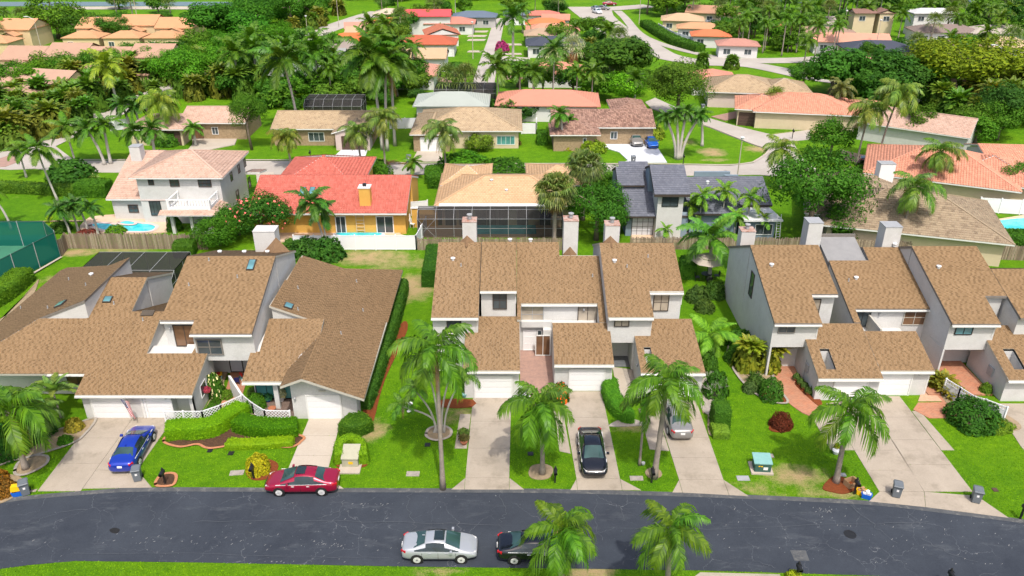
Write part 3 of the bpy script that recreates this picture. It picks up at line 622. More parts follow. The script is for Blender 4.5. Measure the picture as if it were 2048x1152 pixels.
def shell(parent, x0, x1, y0, y1, zf, t=.15, openings=()):
    "four thin walls up to the roof zf"
    for p in (rect(x0, x1, y0, y0 + t), rect(x0, x1, y1 - t, y1), rect(x0, x0 + t, y0 + t + .002, y1 - t - .002), rect(x1 - t, x1, y0 + t + .002, y1 - t - .002)):
        m = MB(); m.prism(p, 0, lambda x, y: zf(x, y) - .19); m.build('wall', 'white_stucco', parent)

# --- middle row
Mb = thing('townhouse_row', 'middle townhouse row with stepped brown shingle roofs, white walls and three chimneys behind it', 'townhouse', (0, 0, 0))
roof_plane(Mb, rect(-6.5, -2.7, 56.3, 64.9), 0, S, 5.3, (0, 56.4)); back(Mb, -6.5, -2.7, 64.9, 70.6, 8.13)
gutter(Mb, -6.5, -2.7, 56.3, 5.12, -2.85)
roof_plane(Mb, rect(-2.62, .38, 58.4, 64.1), 0, S, 6.65, (0, 58.5)); back(Mb, -2.62, .38, 64.1, 69.5, 8.52)
gutter(Mb, -2.62, .38, 58.4, 6.47, .3)
zf, _ = roof_plane(Mb, rect(-3.8, .62, 52.35, 58.65), 0, .208, 2.8, (0, 52.4)); gutter(Mb, -3.8, .62, 52.35, 2.6)
roof_plane(Mb, [(.42, 57.9), (.75, 57.9), (.75, 59.66), (7.2, 59.66), (7.2, 57.6), (7.75, 57.6), (7.75, 65.3), (4.25, 65.3), (4.25, 67.0), (.42, 67.0)], 0, S, 2.7, (0, 53.4), eave=.25, rake=.06)
back(Mb, .42, 4.25, 67.0, 72, 7.2); back(Mb, 4.25, 7.75, 65.3, 71, 6.6)
gutter(Mb, .8, 7.15, 59.66, 4.6)
roof_plane(Mb, rect(3.32, 8.02, 53.4, 57.58), 0, S, 2.68, (0, 53.4), eave=.32); gutter(Mb, 3.32, 8.02, 53.4, 2.5, 7.9)
block(Mb, 3.42, 7.18, 57.62, 59.88, 0, 3.05)
block(Mb, .8, 3.4, 59.5, 59.88, 2.55, 3.1)
roof_plane(Mb, [(7.72, 56.35), (11.4, 56.35), (11.4, 59.1), (14.25, 59.1), (14.25, 64.8), (7.72, 64.8)], 0, S, 5.3, (0, 56.4), base=2.7)
back(Mb, 7.72, 14.25, 64.8, 70.5, 8.11); gutter(Mb, 7.8, 11.4, 56.35, 5.1, 11.3); gutter(Mb, 11.45, 14.25, 59.1, 6.0, 14.2)
block(Mb, 7.8, 14.15, 58.9, 70, 0, 2.9); block(Mb, 9.95, 11.3, 56.8, 58.9, 0, 2.72)
zf = hole_roof(Mb, 10.02, 15.05, 52.55, 58.8, 10.6, 11.15, 53.6, 55.4, .215, 2.45, (0, 52.6)); shell(Mb, 10.1, 14.95, 52.9, 59.0, zf); gutter(Mb, 10.02, 15.05, 52.55, 2.26)
garage_door(Mb, -2.88, -.05, 52.68, 2.05); garage_door(Mb, 4.6, 7.32, 53.70, 2.0); garage_door(Mb, 11.2, 14.2, 52.88, 2.0)
winpx(Mb, (985, 582), (1014, 618), 58.72, cols=2, rows=2, pane='window_glass', label='tall narrow window with brown frame in the upper bay')
winpx(Mb, (1042, 608), (1087, 648), 59.9, cols=2, rows=2, pane='curtained_glass', frame='grey_metal', label='wide window with cream blinds')
winpx(Mb, (1156, 609), (1194, 646), 59.9, cols=2, rows=1, pane='curtained_glass', label='sliding door of the little balcony')
winpx(Mb, (1229, 636), (1258, 653), 56.68, cols=2, pane='curtained_glass', label='small curtained window over the entry')
winpx(Mb, (1308, 586), (1336, 622), 59.42, cols=2, rows=2, pane='curtained_glass')
window(Mb, -5.3, -4.1, 3.9, 5.0, 56.65, cols=1)
d = window(Mb, .95, 2.1, .08, 2.1, 59.88, frame='white_paint', pane='white_paint', cols=1, rows=3, name='door', label='white front door'); window(Mb, 2.15, 2.6, .08, 2.1, 59.88, frame='white_paint', pane='window_glass', cols=1)
window(Mb, 2.0, 3.3, .08, 2.1, 59.0, frame='fascia_white', pane='brown_glass', cols=2, name='door', label='brown glazed sliding door'); block(Mb, 2.65, 3.4, 59.02, 59.88, 0, 2.55)
def wlight(parent, x, y, z):
    m = MB(); m.lathe([(.03, -.12), (.09, -.1), (.09, .05), (.02, .12)], (0, -.1, 0), 8); m.box((0, -.03, 0), (.1, .06, .12)); m.build('wall_lamp', 'grey_metal', parent, (x, y, z))
wlight(Mb, 6.1, 59.88, 4.15); wlight(Mb, 10.0, 54.5, 2.0)
chimney(Mb, onY(925, 445, 66).x, onY(953, 445, 66).x, 65.6, 66.8, onY(925, 447, 65.6).z + .1, 6); chimney(Mb, onY(1127, 444, 67).x, onY(1156, 444, 67).x, 66.3, 67.6, onY(1127, 446, 66.3).z + .15, 4); chimney(Mb, onY(1210, 452, 66).x, onY(1239, 452, 66).x, 65.6, 66.8, onY(1210, 454, 65.6).z + .1, 6)
for (X, Y, hw, zr, zb) in ((-4.0, 65.6, .65, 8.5, 7.95), (5.25, 66.3, .65, 7.1, 6.4), (8.75, 65.6, .65, 8.45, 7.9)):
    m = MB(); m.add([(X - hw, Y, zb - .1), (X + hw, Y, zb - .1), (X, Y, zr), (X, Y - 1.6, zb + .1)], [(0, 3, 2), (3, 1, 2), (0, 2, 1), (0, 1, 3)]); m.build('chimney_saddle', 'saddle', Mb)
for px, py, a0, h0, kd in ((906, 520, 56.4, 5.3, 'cap'), (1229, 524, 56.4, 5.3, 'cap'), (922, 532, 56.4, 5.3, 'pipe'), (1254, 534, 56.4, 5.3, 'pipe'), (1185, 553, 53.4, 2.7, 'pipe'), (1020, 482, 55.9, 5.3, 'cap'), (1061, 482, 53.4, 2.7, 'cap'), (1296, 514, 56.4, 5.3, 'pipe')):
    roof_vent(Mb, at(px, py, h0 - S * a0, 0, S), kd)

# --- left row
Lb = thing('townhouse_row', 'left townhouse row with broad folded brown roofs, flag and gabled garage', 'townhouse')
roof_plane(Lb, [(-24.75, 53.2), (-19.95, 53.2), (-19.95, 61.5), (-27.4, 61.5), (-27.4, 54.5), (-24.75, 54.5)], 0, S, 5.57, (0, 53.2), base=2.95, fascia='grey_rake'); back(Lb, -27.4, -19.95, 61.5, 67.5, 8.34, .36)
gutter(Lb, -24.75, -19.95, 53.2, 5.4); gutter(Lb, -27.4, -24.75, 54.5, 5.82, -24.9)
block(Lb, -27.3, -20.05, 56.4, 67, 0, 2.94); block(Lb, -27.3, -24.9, 54.9, 56.4, 0, 2.94)
C0 = (0, 49.8)
lc = [(-23.85, 49.66), (-23.75, 54.66), (-24.8, 54.66), (-25.0, 53.54), (-28.5, 53.54), (-28.6, 56.8), (-27.5, 56.8), (-27.5, 57.7), (-31.2, 57.7), (-31.2, 61.55), (-34.9, 61.55), (-34.6, 57.0), (-38.5, 57.0), (-43.0, 51.6), (-35.5, 51.6), (-32.6, 51.6), (-32.6, 49.66)]
zc, _ = roof_plane(Lb, lc, 0, S, 2.4, C0, walls=False)
for p in (rect(-32.4, -25.7, 50.05, 57.4), [(-25.7, 50.9), (-23.95, 50.9), (-23.95, 53.4), (-25.7, 53.4)], rect(-31.3, -28.62, 57.4, 57.6), rect(-34.7, -31.3, 57.0, 61.4), rect(-42.3, -32.4, 53.3, 57.1), rect(-25.7, -23.95, 53.4, 54.6), rect(-31.3, -28.65, 50.1, 57.6)):
    m = MB(); m.prism(p, 0, (lambda x, y: min(zc(x, y), 2.5 + .4 * (x + 44.3)) - .19) if p[0][0] != -32.4 else (lambda x, y: min(zc(x, y) - .19, 3.4))); m.build('wall', 'white_stucco', Lb)
m = MB(); m.prism(rect(-24.1, -23.95, 50.02, 50.9), 0, lambda x, y: zc(x, y) - .19); m.box((-24.15, 50.12, 1.1), (.4, .2, 2.2)); m.build('wall', 'white_stucco', Lb)
block(Lb, -28.6, -24.85, 53.55, 55.0, 3.0, 3.45)
gutter(Lb, -32.6, -23.85, 49.66, 2.2, -27.6); gutter(Lb, -35.5, -32.6, 51.6, 2.85)
m = MB(); m.tube([(-27.85, 49.95, 2.2), (-27.85, 49.95, .1)], .05, 6); m.build('downpipe', 'fascia_white', Lb)
back(Lb, -34.9, -31.2, 61.55, 66.3, 6.31, .38, rake=.07); roof_plane(Lb, rect(-31.2, -27.5, 57.7, 64.5), 0, -.39, 5.03, (0, 57.7), walls=False)
PLz, _ = roof_plane(Lb, [(-44.4, 50.8), (-43.2, 51.5), (-38.6, 57.0), (-34.4, 57.0), (-34.2, 65.2), (-36.3, 65.2), (-43.6, 71.0), (-44.4, 71.0)], .4, 0, 2.5, (-44.3, 0), fascia='grey_rake')
PRz, _ = roof_plane(Lb, [(-10.9, 48.9), (-10.75, 71.2), (-15.6, 67.4), (-19.3, 67.1), (-19.6, 57.0), (-15.3, 57.0), (-15.3, 48.9)], -.4, 0, 2.5, (-10.9, 0), walls=False, fascia='fascia')
for p in ([(-15.3, 49.95), (-11.7, 49.95), (-11.5, 70.6), (-15.3, 67.2)], [(-19.5, 57.2), (-15.3, 57.2), (-15.3, 67.2), (-19.2, 66.9)]):
    m = MB(); m.prism(p, 0, lambda x, y: PRz(x, y) - .19); m.build('wall', 'white_stucco', Lb)
zl, _ = roof_plane(Lb, [(-16.95, 48.9), (-15.3, 48.9), (-15.3, 55.3), (-16.95, 51.2)], .4, 0, 4.26, (-15.3, 0), walls=False)
m = MB(); m.prism([(-16.55, 49.95), (-15.3, 49.95), (-15.3, 55.0), (-16.55, 55.0)], 0, lambda x, y: zl(x, y) - .19); m.build('wall', 'white_stucco', Lb)
zg, _ = roof_plane(Lb, [(-20.45, 50.87), (-16.7, 50.87), (-15.3, 55.2), (-15.3, 57), (-19.75, 57), (-19.75, 53.6), (-20.45, 53.6)], 0, S, 2.75, (0, 50.87), walls=False)
m = MB(); m.prism([(-20.2, 52.5), (-16.55, 52.5), (-16.55, 56.6), (-19.7, 56.6), (-20.2, 53.4)], 0, lambda x, y: zg(x, y) - .19); m.build('wall', 'white_stucco', Lb); gutter(Lb, -20.45, -16.75, 50.87, 2.55)
m = MB(); m.box((-18.1, 51.3, 1.2), (.35, .25, 2.4)); m.build('post', 'white_stucco', Lb)
garage_door(Lb, -31.7, -29.15, 50.04, 2.05); garage_door(Lb, -27.9, -25.75, 50.04, 2.0); garage_door(Lb, -15.4, -12.95, 49.94, 2.1)
window(Lb, -24.5, -22.5, 3.5, 4.95, 53.5, cols=2, rows=2, pane='window_glass', frame='grey_rake', fw=.1, label='square brown-framed window over the entry')
window(Lb, -26.7, -25.0, 3.5, 5.45, 54.82, cols=2, pane='brown_glass', label='brown sliding door of the roof balcony')
window(Lb, -23.4, -22.3, .08, 2.15, 56.38, frame='dark_trim', pane='concrete_white', cols=1, name='door', label='pale grey front door')
window(Lb, -20.1, -18.4, .1, 2.2, 52.48, cols=2, pane='teal_glass', frame='black_metal', label='black sliding door on the brick terrace'); window(Lb, -17.9, -16.75, .1, 2.2, 52.48, cols=2, pane='teal_glass', frame='black_metal')
window(Lb, -35.2, -33.5, .9, 2.5, 53.28, cols=2, pane='brown_glass'); m = MB(); m.box((-32.9, 52.6, 1.3), (.5, .3, 2.6)); m.build('post', 'white_stucco', Lb)
m = MB(); m.box((-14.2, 49.9, 2.55), (.5, .05, .14)); m.build('house_number', 'fascia', Lb)
window(Lb, 51.3, 52.5, .9, 2.0, -23.94, face='+X', cols=1, fw=.05, frame='white_paint', label='opening in the side wall with flower pots')
wlight(Lb, -28.5, 50.0, 1.9); wlight(Lb, -26.0, 50.0, 1.95); wlight(Lb, -16.3, 49.95, 1.9); wlight(Lb, -26.9, 54.8, 5.2)
o = chimney(Lb, onY(508, 462, 66).x, onY(551, 462, 66).x, 65.6, 67.0, onY(508, 466, 65.6).z + .1, 5, cap='white')
m = MB(); m.add([(-22.3, 65.6, 6.9), (-19.9, 65.6, 6.9), (-21.0, 65.6, 8.3), (-21.0, 64.2, 7.4)], [(0, 3, 2), (3, 1, 2), (0, 2, 1), (0, 1, 3)]); m.build('chimney_saddle', 'saddle', Lb)
for c_, w_, l_, pl_ in (((503, 531), .62, 1.25, (0, S, 5.57 - S * 53.2)), ((216, 600), .7, .7, (0, S, 2.4 - S * 49.8))):
    skylight(Lb, at(c_[0], c_[1], pl_[2], 0, S), w_, l_, S)
skylight(Lb, at(577, 613, 2.5 - .4 * 10.9, -.4, 0), .7, .8, -.4, 'X'); skylight(Lb, at(122, 609, 2.5 + .4 * 44.3, .4, 0), .8, .9, .4, 'X')
rough_mat('vent_hatch', (.10, .08, .06), (.07, .06, .05)); m = MB(); m.box((0, 0, .06), (1.0, .6, .1)); m.build('roof_hatch', 'vent_hatch', Lb, at(296, 627, 2.4 - S * 49.8, 0, S)).rotation_euler = (.32, 0, 0)
for px, py, pl_, kd in ((183, 551, (2.5 + .4 * 44.3, .4, 0), 'cap'), (138, 560, (2.5 + .4 * 44.3, .4, 0), 'pipe'), (172, 571, (2.5 + .4 * 44.3, .4, 0), 'pipe'), (42, 617, (2.5 + .4 * 44.3, .4, 0), 'pipe'), (96, 617, (2.5 + .4 * 44.3, .4, 0), 'pipe'), (228, 608, (2.4 - S * 49.8, 0, S), 'pipe'), (286, 641, (2.4 - S * 49.8, 0, S), 'pipe'),
                        (378, 571, (5.57 - S * 53.2, 0, S), 'pipe'), (475, 555, (5.57 - S * 53.2, 0, S), 'pipe'), (418, 521, (5.57 - S * 53.2, 0, S), 'pipe'), (713, 564, (2.5 - .4 * 10.9, -.4, 0), 'pipe'), (596, 577, (2.5 - .4 * 10.9, -.4, 0), 'pipe'), (726, 622, (2.5 - .4 * 10.9, -.4, 0), 'pipe'), (682, 668, (2.5 - .4 * 10.9, -.4, 0), 'pipe'), (596, 620, (2.5 - .4 * 10.9, -.4, 0), 'pipe')):
    roof_vent(Lb, at(px, py, *pl_), kd)
for px in (489, 535, 440): roof_vent(Lb, at(px, 506, 8.34 + .36 * 61.5, 0, -.36), 'cap')

# --- right row
Rb = thing('townhouse_row', 'right townhouse row with tall grey side wall and wide double garage', 'townhouse')
roof_plane(Rb, [(20.87, 55.5), (24.65, 55.5), (24.65, 58.6), (26.85, 58.6), (26.85, 64.3), (20.87, 64.3)], 0, S, 5.2, (0, 55.5), base=2.8, fascia='grey_rake'); back(Rb, 20.87, 26.85, 64.3, 70.8, 8.13, fascia='grey_rake')
block(Rb, 20.95, 24.5, 57.3, 70.2, 0, 2.79); block(Rb, 24.5, 26.75, 58.9, 70.2, 0, 2.79); block(Rb, 20.95, 21.1, 55.85, 57.3, 0, 2.79); gutter(Rb, 20.87, 24.65, 55.5, 5.0, 24.5); gutter(Rb, 24.7, 26.85, 58.6, 6.03)
roof_plane(Rb, [(28.2, 57.6), (28.75, 57.6), (28.75, 59.1), (35.5, 59.1), (35.5, 66.35), (31.75, 66.35), (31.75, 64.7), (28.2, 64.7)], 0, S, 2.7, (0, 53.4), fascia='grey_rake', eave=.25)
back(Rb, 31.75, 35.5, 66.35, 71, 7.0, fascia='grey_rake'); back(Rb, 28.2, 31.7, 68.3, 71, 6.2, fascia='grey_rake')
m = MB(); m.prism(rect(28.25, 31.72, 64.75, 68.3), 3, lambda x, y: 6.2 + (y - 64.75) * .28); m.build('wall', 'grey_stucco', Rb)
m = MB(); m.box((29.98, 68.4, 7.3), (3.6, .15, .3)); m.build('parapet', 'grey_rake', Rb); gutter(Rb, 28.8, 35.5, 59.1, 4.4)
zr2 = lambda x, y: 2.7 + S * (y - 53.4)
hole_roof(Rb, 23.68, 28.7, 52.05, 57.5, 24.55, 25.3, 52.9, 54.9, S, 2.7, (0, 53.4)); shell(Rb, 23.8, 28.68, 52.4, 57.7, zr2); gutter(Rb, 23.68, 28.72, 52.05, 2.08)
roof_plane(Rb, [(28.72, 52.78), (32.95, 52.78), (32.95, 56.7), (28.72, 56.7)], 0, S, 2.7, (0, 53.4), eave=.32); gutter(Rb, 28.75, 32.95, 52.78, 2.3, 32.8)
block(Rb, 28.8, 33.0, 56.8, 59.4, 0, 2.6); block(Rb, 35.0, 35.15, 55.75, 58, 0, 2.59); sheet('entry_floor', rect(33.1, 38.2, 53.0, 58.5), .05, 'brick_paver')
m = MB(); m.prism(rect(30.1, 30.25, 56.8, 59.3), 2.6, 3.9); m.build('wall', 'fascia', Rb)
garage_door(Rb, 25.2, 27.7, 52.38, 1.95); garage_door(Rb, 28.95, 31.45, 53.08, 2.0)
window(Rb, 28.95, 30.3, 2.75, 4.45, 59.33, cols=2, frame='black_metal', pane='window_glass', name='door', label='black upper terrace door'); window(Rb, 33.1, 35.0, 2.9, 4.35, 59.33, cols=2, rows=2, pane='brown_glass', frame='fascia', label='wide brown-tinted window')
winpx(Rb, (1558, 648), (1589, 666), 55.83, cols=2, pane='window_glass', frame='grey_rake'); window(Rb, 24.75, 25.7, 3.6, 5.6, 58.93, cols=1, rows=2, pane='curtained_glass')
window(Rb, 62.0, 63.0, 4.0, 6.3, 20.93, face='-X', cols=1, fw=.05, label='narrow slot window in the tall grey side wall')
roof_plane(Rb, [(34.95, 55.4), (38.8, 55.4), (38.8, 58.3), (40.6, 58.3), (40.6, 64.1), (34.95, 64.1)], 0, S, 5.2, (0, 55.4), base=2.6, fascia='grey_rake'); back(Rb, 34.95, 40.6, 64.1, 70.5, 8.1, fascia='grey_rake')
block(Rb, 35.05, 38.7, 58.0, 70, 0, 2.59); block(Rb, 38.7, 40.5, 58.6, 70, 0, 2.59); gutter(Rb, 34.95, 38.8, 55.4, 5.0, 38.6)
winpx(Rb, (1913, 650), (1943, 669), 55.73, cols=2, pane='skylight_glass', frame='black_metal')
roof_plane(Rb, rect(40.65, 52, 56.0, 61.4), 0, S, 5.35, (0, 55.9), fascia='grey_rake'); back(Rb, 40.65, 52, 61.4, 67, 7.18)
hole_roof(Rb, 38.3, 50, 51.9, 57.3, 39.2, 40.1, 52.9, 54.9, S, 2.7, (0, 53.4)); shell(Rb, 38.42, 50, 52.25, 57.5, zr2); gutter(Rb, 38.3, 50, 51.9, 2.03)
garage_door(Rb, 40.6, 43.2, 52.23, 1.95)
chimney(Rb, 26.55, 27.85, 66.4, 67.8, 9.3, 5, cap='grey'); chimney(Rb, 33.5, 35.0, 66.4, 67.8, 8.9, 5, cap='grey'); chimney(Rb, 21.3, 22.6, 68.5, 69.7, 7.6, 5)
for px, py, a0, h0, kd in ((1543, 532, 55.5, 5.2, 'cap'), (1712, 558, 53.4, 2.7, 'cap'), (1877, 536, 55.4, 5.2, 'cap'), (1697, 562, 53.4, 2.7, 'pipe'), (1789, 491, 53.4, 2.9, 'cap')): roof_vent(Rb, at(px, py, h0 - S * a0, 0, S), kd)
wlight(Rb, 31.0, 59.33, 4.0); wlight(Rb, 31.9, 53.05, 2.1); m = MB(); m.box((0, 0, 0), (.12, .5, .7)); m.tube([(0, .3, .6), (0, .3, -1.2)], .03, 6); m.build('meter_box', 'grey_metal', Rb, (23.72, 54.6, 1.6)); m = MB(); m.box((0, 0, 0), (.12, .7, .8)); m.build('meter_box', 'grey_metal', Rb, (38.35, 54.3, 1.5))

rough_mat('crack', (.12, .128, .14), (.07, .078, .09), 3)
rough_mat('scuff', (.30, .30, .30), (.2, .2, .2), 3)
rc = random.Random(2)
for pts in ([(380, 1046), (600, 1043), (780, 1047), (1060, 1053)], [(150, 1108), (400, 1109), (640, 1117), (800, 1119)], [(1240, 1058), (1420, 1062), (1700, 1050), (1880, 1046)], [(300, 1010), (310, 1035), (295, 1062)], [(820, 985), (815, 1020), (830, 1052), (818, 1090)], [(1000, 990), (1010, 1030), (998, 1050)], [(1195, 1000), (1190, 1040), (1205, 1090)], [(1490, 1120), (1520, 1128), (1560, 1140)], [(640, 1040), (675, 1025), (690, 1000)], [(1840, 1080), (1900, 1110), (1960, 1130)], [(60, 1050), (110, 1030), (180, 1020)], [(1700, 1010), (1745, 1052), (1800, 1095)]):
    P = []
    for a, b in zip(pts[:-1], pts[1:]):
        for k in range(7): f = k / 7; P.append((a[0] + (b[0] - a[0]) * f + rc.uniform(-5, 5), a[1] + (b[1] - a[1]) * f + rc.uniform(-1.5, 1.5)))
    path_sheet('road_crack', [at(x, y)[:2] for x, y in P], [rc.uniform(.008, .025) for _ in P], .0235, 'crack')
m = MB()
for cx, cy, sx, sy, n_ in ((1655, 1020, 14, 3, 16), (655, 1090, 22, 5, 26), (450, 1082, 170, 12, 70), (745, 1010, 30, 14, 26), (1600, 1050, 160, 30, 60), (1900, 1090, 100, 30, 40), (560, 1122, 120, 4, 20)):
    for _ in range(n_):
        p = at(cx + rc.gauss(0, sx), min(1128, max(1008, cy + rc.gauss(0, sy)))); a = rc.uniform(.5, 1.1); L = rc.uniform(.03, .16); w_ = rc.uniform(.006, .018); d = Vector((cos(a), sin(a), 0)) * L / 2; q = Vector((-sin(a), cos(a), 0)) * w_; c = Vector((p.x, p.y, .0225)); m.add([c - d - q, c + d - q, c + d + q, c - d + q], [(0, 1, 2, 3)])
m.build('road_scuff', 'scuff', kind='structure')

# ------------------------------------------------------------------ detached houses
def hs(name, label, group=None): return thing(name, label, 'house', group=group)
def hip_block(parent, x0, x1, y0, y1, hw, pitch=.33, kind='hip', axis=None, mat='tile_tan', wall='white_stucco', ov=.55, rz=0, org=(0, 0), far=None, fascia='fascia_white', walls=True, gwall=None):
    "one roofed block in local XY (origin org, turned rz): eaves outline x0..x1, y0..y1"
    cx, cy = org; c_, s_ = cos(rz), sin(rz)
    T = lambda p: (cx + p[0] * c_ - p[1] * s_, cy + p[0] * s_ + p[1] * c_)
    W_, D_ = x1 - x0, y1 - y0
    if axis is None: axis = 'x' if W_ >= D_ else 'y'
    hf = min(W_, D_) / 2 if kind == 'hip' else (D_ / 2 if axis == 'x' else W_ / 2)
    e = hf if kind == 'hip' else 0; ym, xm = (y0 + y1) / 2, (x0 + x1) / 2
    if axis == 'x':
        r0, r1 = (x0 + e, ym), (x1 - e, ym)
        planes = [([(x0, y0), (x1, y0), r1, r0], (0, pitch), (x0, y0)), ([(x1, y1), (x0, y1), r0, r1], (0, -pitch), (x0, y1))]
        if e: planes += [([(x0, y1), (x0, y0), r0], (pitch, 0), (x0, y0)), ([(x1, y0), (x1, y1), r1], (-pitch, 0), (x1, y0))]
    else:
        r0, r1 = (xm, y0 + e), (xm, y1 - e)
        planes = [([(x0, y1), (x0, y0), r0, r1], (pitch, 0), (x0, y0)), ([(x1, y0), (x1, y1), r1, r0], (-pitch, 0), (x1, y0))]
        if e: planes += [([(x0, y0), (x1, y0), r0], (0, pitch), (x0, y0)), ([(x1, y1), (x0, y1), r1], (0, -pitch), (x0, y1))]
    hmax = hw + pitch * hf
    if far is None:
        for poly, (a, b), p0 in planes:
            a2, b2 = a * c_ - b * s_, a * s_ + b * c_
            roof_plane(parent, [T(p) for p in poly], a2, b2, hw, T(p0), mat, walls=False, thick=.16, fascia=fascia)
        if kind == 'hip':     # raised ridge and hip caps
            m = MB(); R0 = Vector(T(r0) + (hmax + .05,)); R1 = Vector(T(r1) + (hmax + .05,)); m.bar(R0, R1, .22, .09)
            cs = [Vector(T(p) + (hw + .05,)) for p in ((x0, y0), (x1, y0), (x1, y1), (x0, y1))]
            for i, cp in enumerate(cs): m.bar(cp, (R0 if (i in (0, 3)) else R1) if axis == 'x' else (R0 if i in (0, 1) else R1), .2, .08)
            m.build('ridge_cap', mat, parent)
        else: m = MB(); m.bar(T(r0) + (hmax + .05,), T(r1) + (hmax + .05,), .24, .1); m.build('ridge_cap', mat, parent)
    else:
        m = MB()
        for poly, _, _ in planes:
            hh = lambda p: hmax if p in (r0, r1) else hw
            top = [T(p) + (hh(p),) for p in poly]; m.add(top, [tuple(range(len(top)))])
        eo = [T(p) + (hw,) for p in ((x0, y0), (x1, y0), (x1, y1), (x0, y1))]; el = [(x, y, z - .16) for x, y, z in eo]
        m.add(eo + el, [(i + 4, (i + 1) % 4 + 4, (i + 1) % 4, i) for i in range(4)] + [(7, 6, 5, 4)])
        m.build('roof', 'far_tile', parent, color=far)
    if walls:
        i0, i1, j0, j1 = x0 + ov, x1 - ov, y0 + ov, y1 - ov
        if kind == 'gable':
            if axis == 'x': i0, i1 = x0 + .25, x1 - .25
            else: j0, j1 = y0 + .25, y1 - .25
        m = MB(); P = [(i0, j0), (i1, j0), (i1, j1), (i0, j1)]
        m.prism([T(p) for p in P], 0, hw - .1)
        if kind == 'gable':
            if axis == 'x':
                for xx in (i0, i1 - .15): a_ = [T((xx, j0)) + (hw - .1,), T((xx, j1)) + (hw - .1,), T((xx, ym)) + (hmax - .3,)]; b_ = [T((xx + .15, j0)) + (hw - .1,), T((xx + .15, j1)) + (hw - .1,), T((xx + .15, ym)) + (hmax - .3,)]; m.add(a_ + b_, [(0, 2, 1), (3, 4, 5), (0, 1, 4, 3), (1, 2, 5, 4), (2, 0, 3, 5)])
            else:
                for yy in (j0, j1 - .15): a_ = [T((i0, yy)) + (hw - .1,), T((i1, yy)) + (hw - .1,), T((xm, yy)) + (hmax - .3,)]; b_ = [T((i0, yy + .15)) + (hw - .1,), T((i1, yy + .15)) + (hw - .1,), T((xm, yy + .15)) + (hmax - .3,)]; m.add(a_ + b_, [(0, 1, 2), (3, 5, 4), (0, 3, 4, 1), (1, 4, 5, 2), (2, 5, 3, 0)])
        if isinstance(wall, str): m.build('wall', wall, parent)
        else: m.build('wall', 'tinted_wall', parent, color=wall)
    return dict(x0=x0 + ov, x1=x1 - ov, y0=y0 + (ov if not (kind == 'gable' and axis == 'y') else .25), y1=y1 - ov, T=T, rz=rz)
def lwin(parent, B, x0, x1, z0, z1, y=None, **k):
    "window on the local front wall of a block"
    y = B['y0'] - .01 if y is None else y; o = window(parent, x0, x1, z0, z1, 0, **k); p = B['T'](((x0 + x1) / 2, y)); o.location = (p[0], p[1], (z0 + z1) / 2); o.rotation_euler = (0, 0, B['rz']); return o
def lgarage(parent, B, x0, x1, mat='white_paint', h=2.15):
    n0 = set(bpy.data.objects); garage_door(parent, x0, x1, 0, h, mat)
    for o in set(bpy.data.objects) - n0:
        if o.parent == parent: p = B['T'](((x0 + x1) / 2, B['y0'] - .01)); o.location = (p[0], p[1], 0); o.rotation_euler = (0, 0, B['rz'])
def ext(px0, px1, row_eave, row_ridge, hw, pitch):
    "eave outline of an axis-aligned ridge-along-X block read off the photograph"
    a = at(px0, row_eave, hw); b = at(px1, row_eave, hw); r = at((px0 + px1) / 2, row_ridge, hw - pitch * a.y, 0, pitch)
    return a.x, b.x, a.y, a.y + 2 * (r.y - a.y)

# pale two-storey house by the pool
H1 = hs('house', 'large white two-storey house with pinkish tiled roof and balcony beside the curved pool')
e0 = at(256, 356, 5.9); e1 = at(443, 358, 5.9); yb = at(513, 303, 5.9).y
hip_block(H1, e0.x, e1.x, e0.y, yb, 5.9, .34, 'hip', 'x', 'tile_pink', 'white_stucco', .6)
b0 = at(211, 398, 2.9); b1 = at(282, 398, 2.9); yl = b0.y
roof_plane(H1, [(b0.x, yl), (e0.x + 1.9, yl), (e0.x + 1.9, yl + 3), (e0.x + .4, yl + 3), (e0.x + .4, yl + 9), (b0.x, yl + 9)], 0, .36, 2.9, (0, yl), 'tile_pink', 'white_stucco', eave=.5, rake=.4, fascia='fascia_white')
back(H1, b0.x, e0.x + .4, yl + 9, yl + 14, 2.9 + 9 * .36, .36, mat='tile_pink', fascia='fascia_white')
Y1 = e0.y + .6 - .02
xr = e1.x - .62; yq = Y1
def w1(a, b, **k): return winpx(H1, a, b, Y1, **k)
w1((295, 358), (309, 370), cols=2, rows=2, frame='brown_door'); w1((338, 358), (360, 373), cols=2, rows=2, frame='brown_door'); w1((395, 359), (424, 374), cols=3, rows=2, frame='brown_door')
p = onY(297, 402, Y1); q = onY(326, 431, Y1); window(H1, p.x, q.x, max(q.z, .08), p.z, Y1, cols=3, frame='black_metal', name='door', label='dark glazed patio doors')
p = onY(253, 400, yl + .48); window(H1, p.x, onY(273, 400, yl + .48).x, 1.0, 2.0, yl + .48, cols=2, rows=2, frame='brown_door')
for yy in (Y1 + 3.5, Y1 + 6.5, Y1 + 9.0): window(H1, yy, yy + .8, 4.0, 5.1, xr + .01, face='+X', cols=1, rows=2, frame='brown_door')
for yy in (Y1 + 4.5, Y1 + 9.5): window(H1, yy, yy + 1.0, 1.0, 2.4, xr + .01, face='+X', cols=1, rows=2, frame='brown_door')
m = MB(); m.box(((e0.x + xr) / 2 + .3, Y1 - .03, 2.95), (xr - e0.x - .7, .06, .12)); m.build('trim_band', 'pink_stucco', H1)
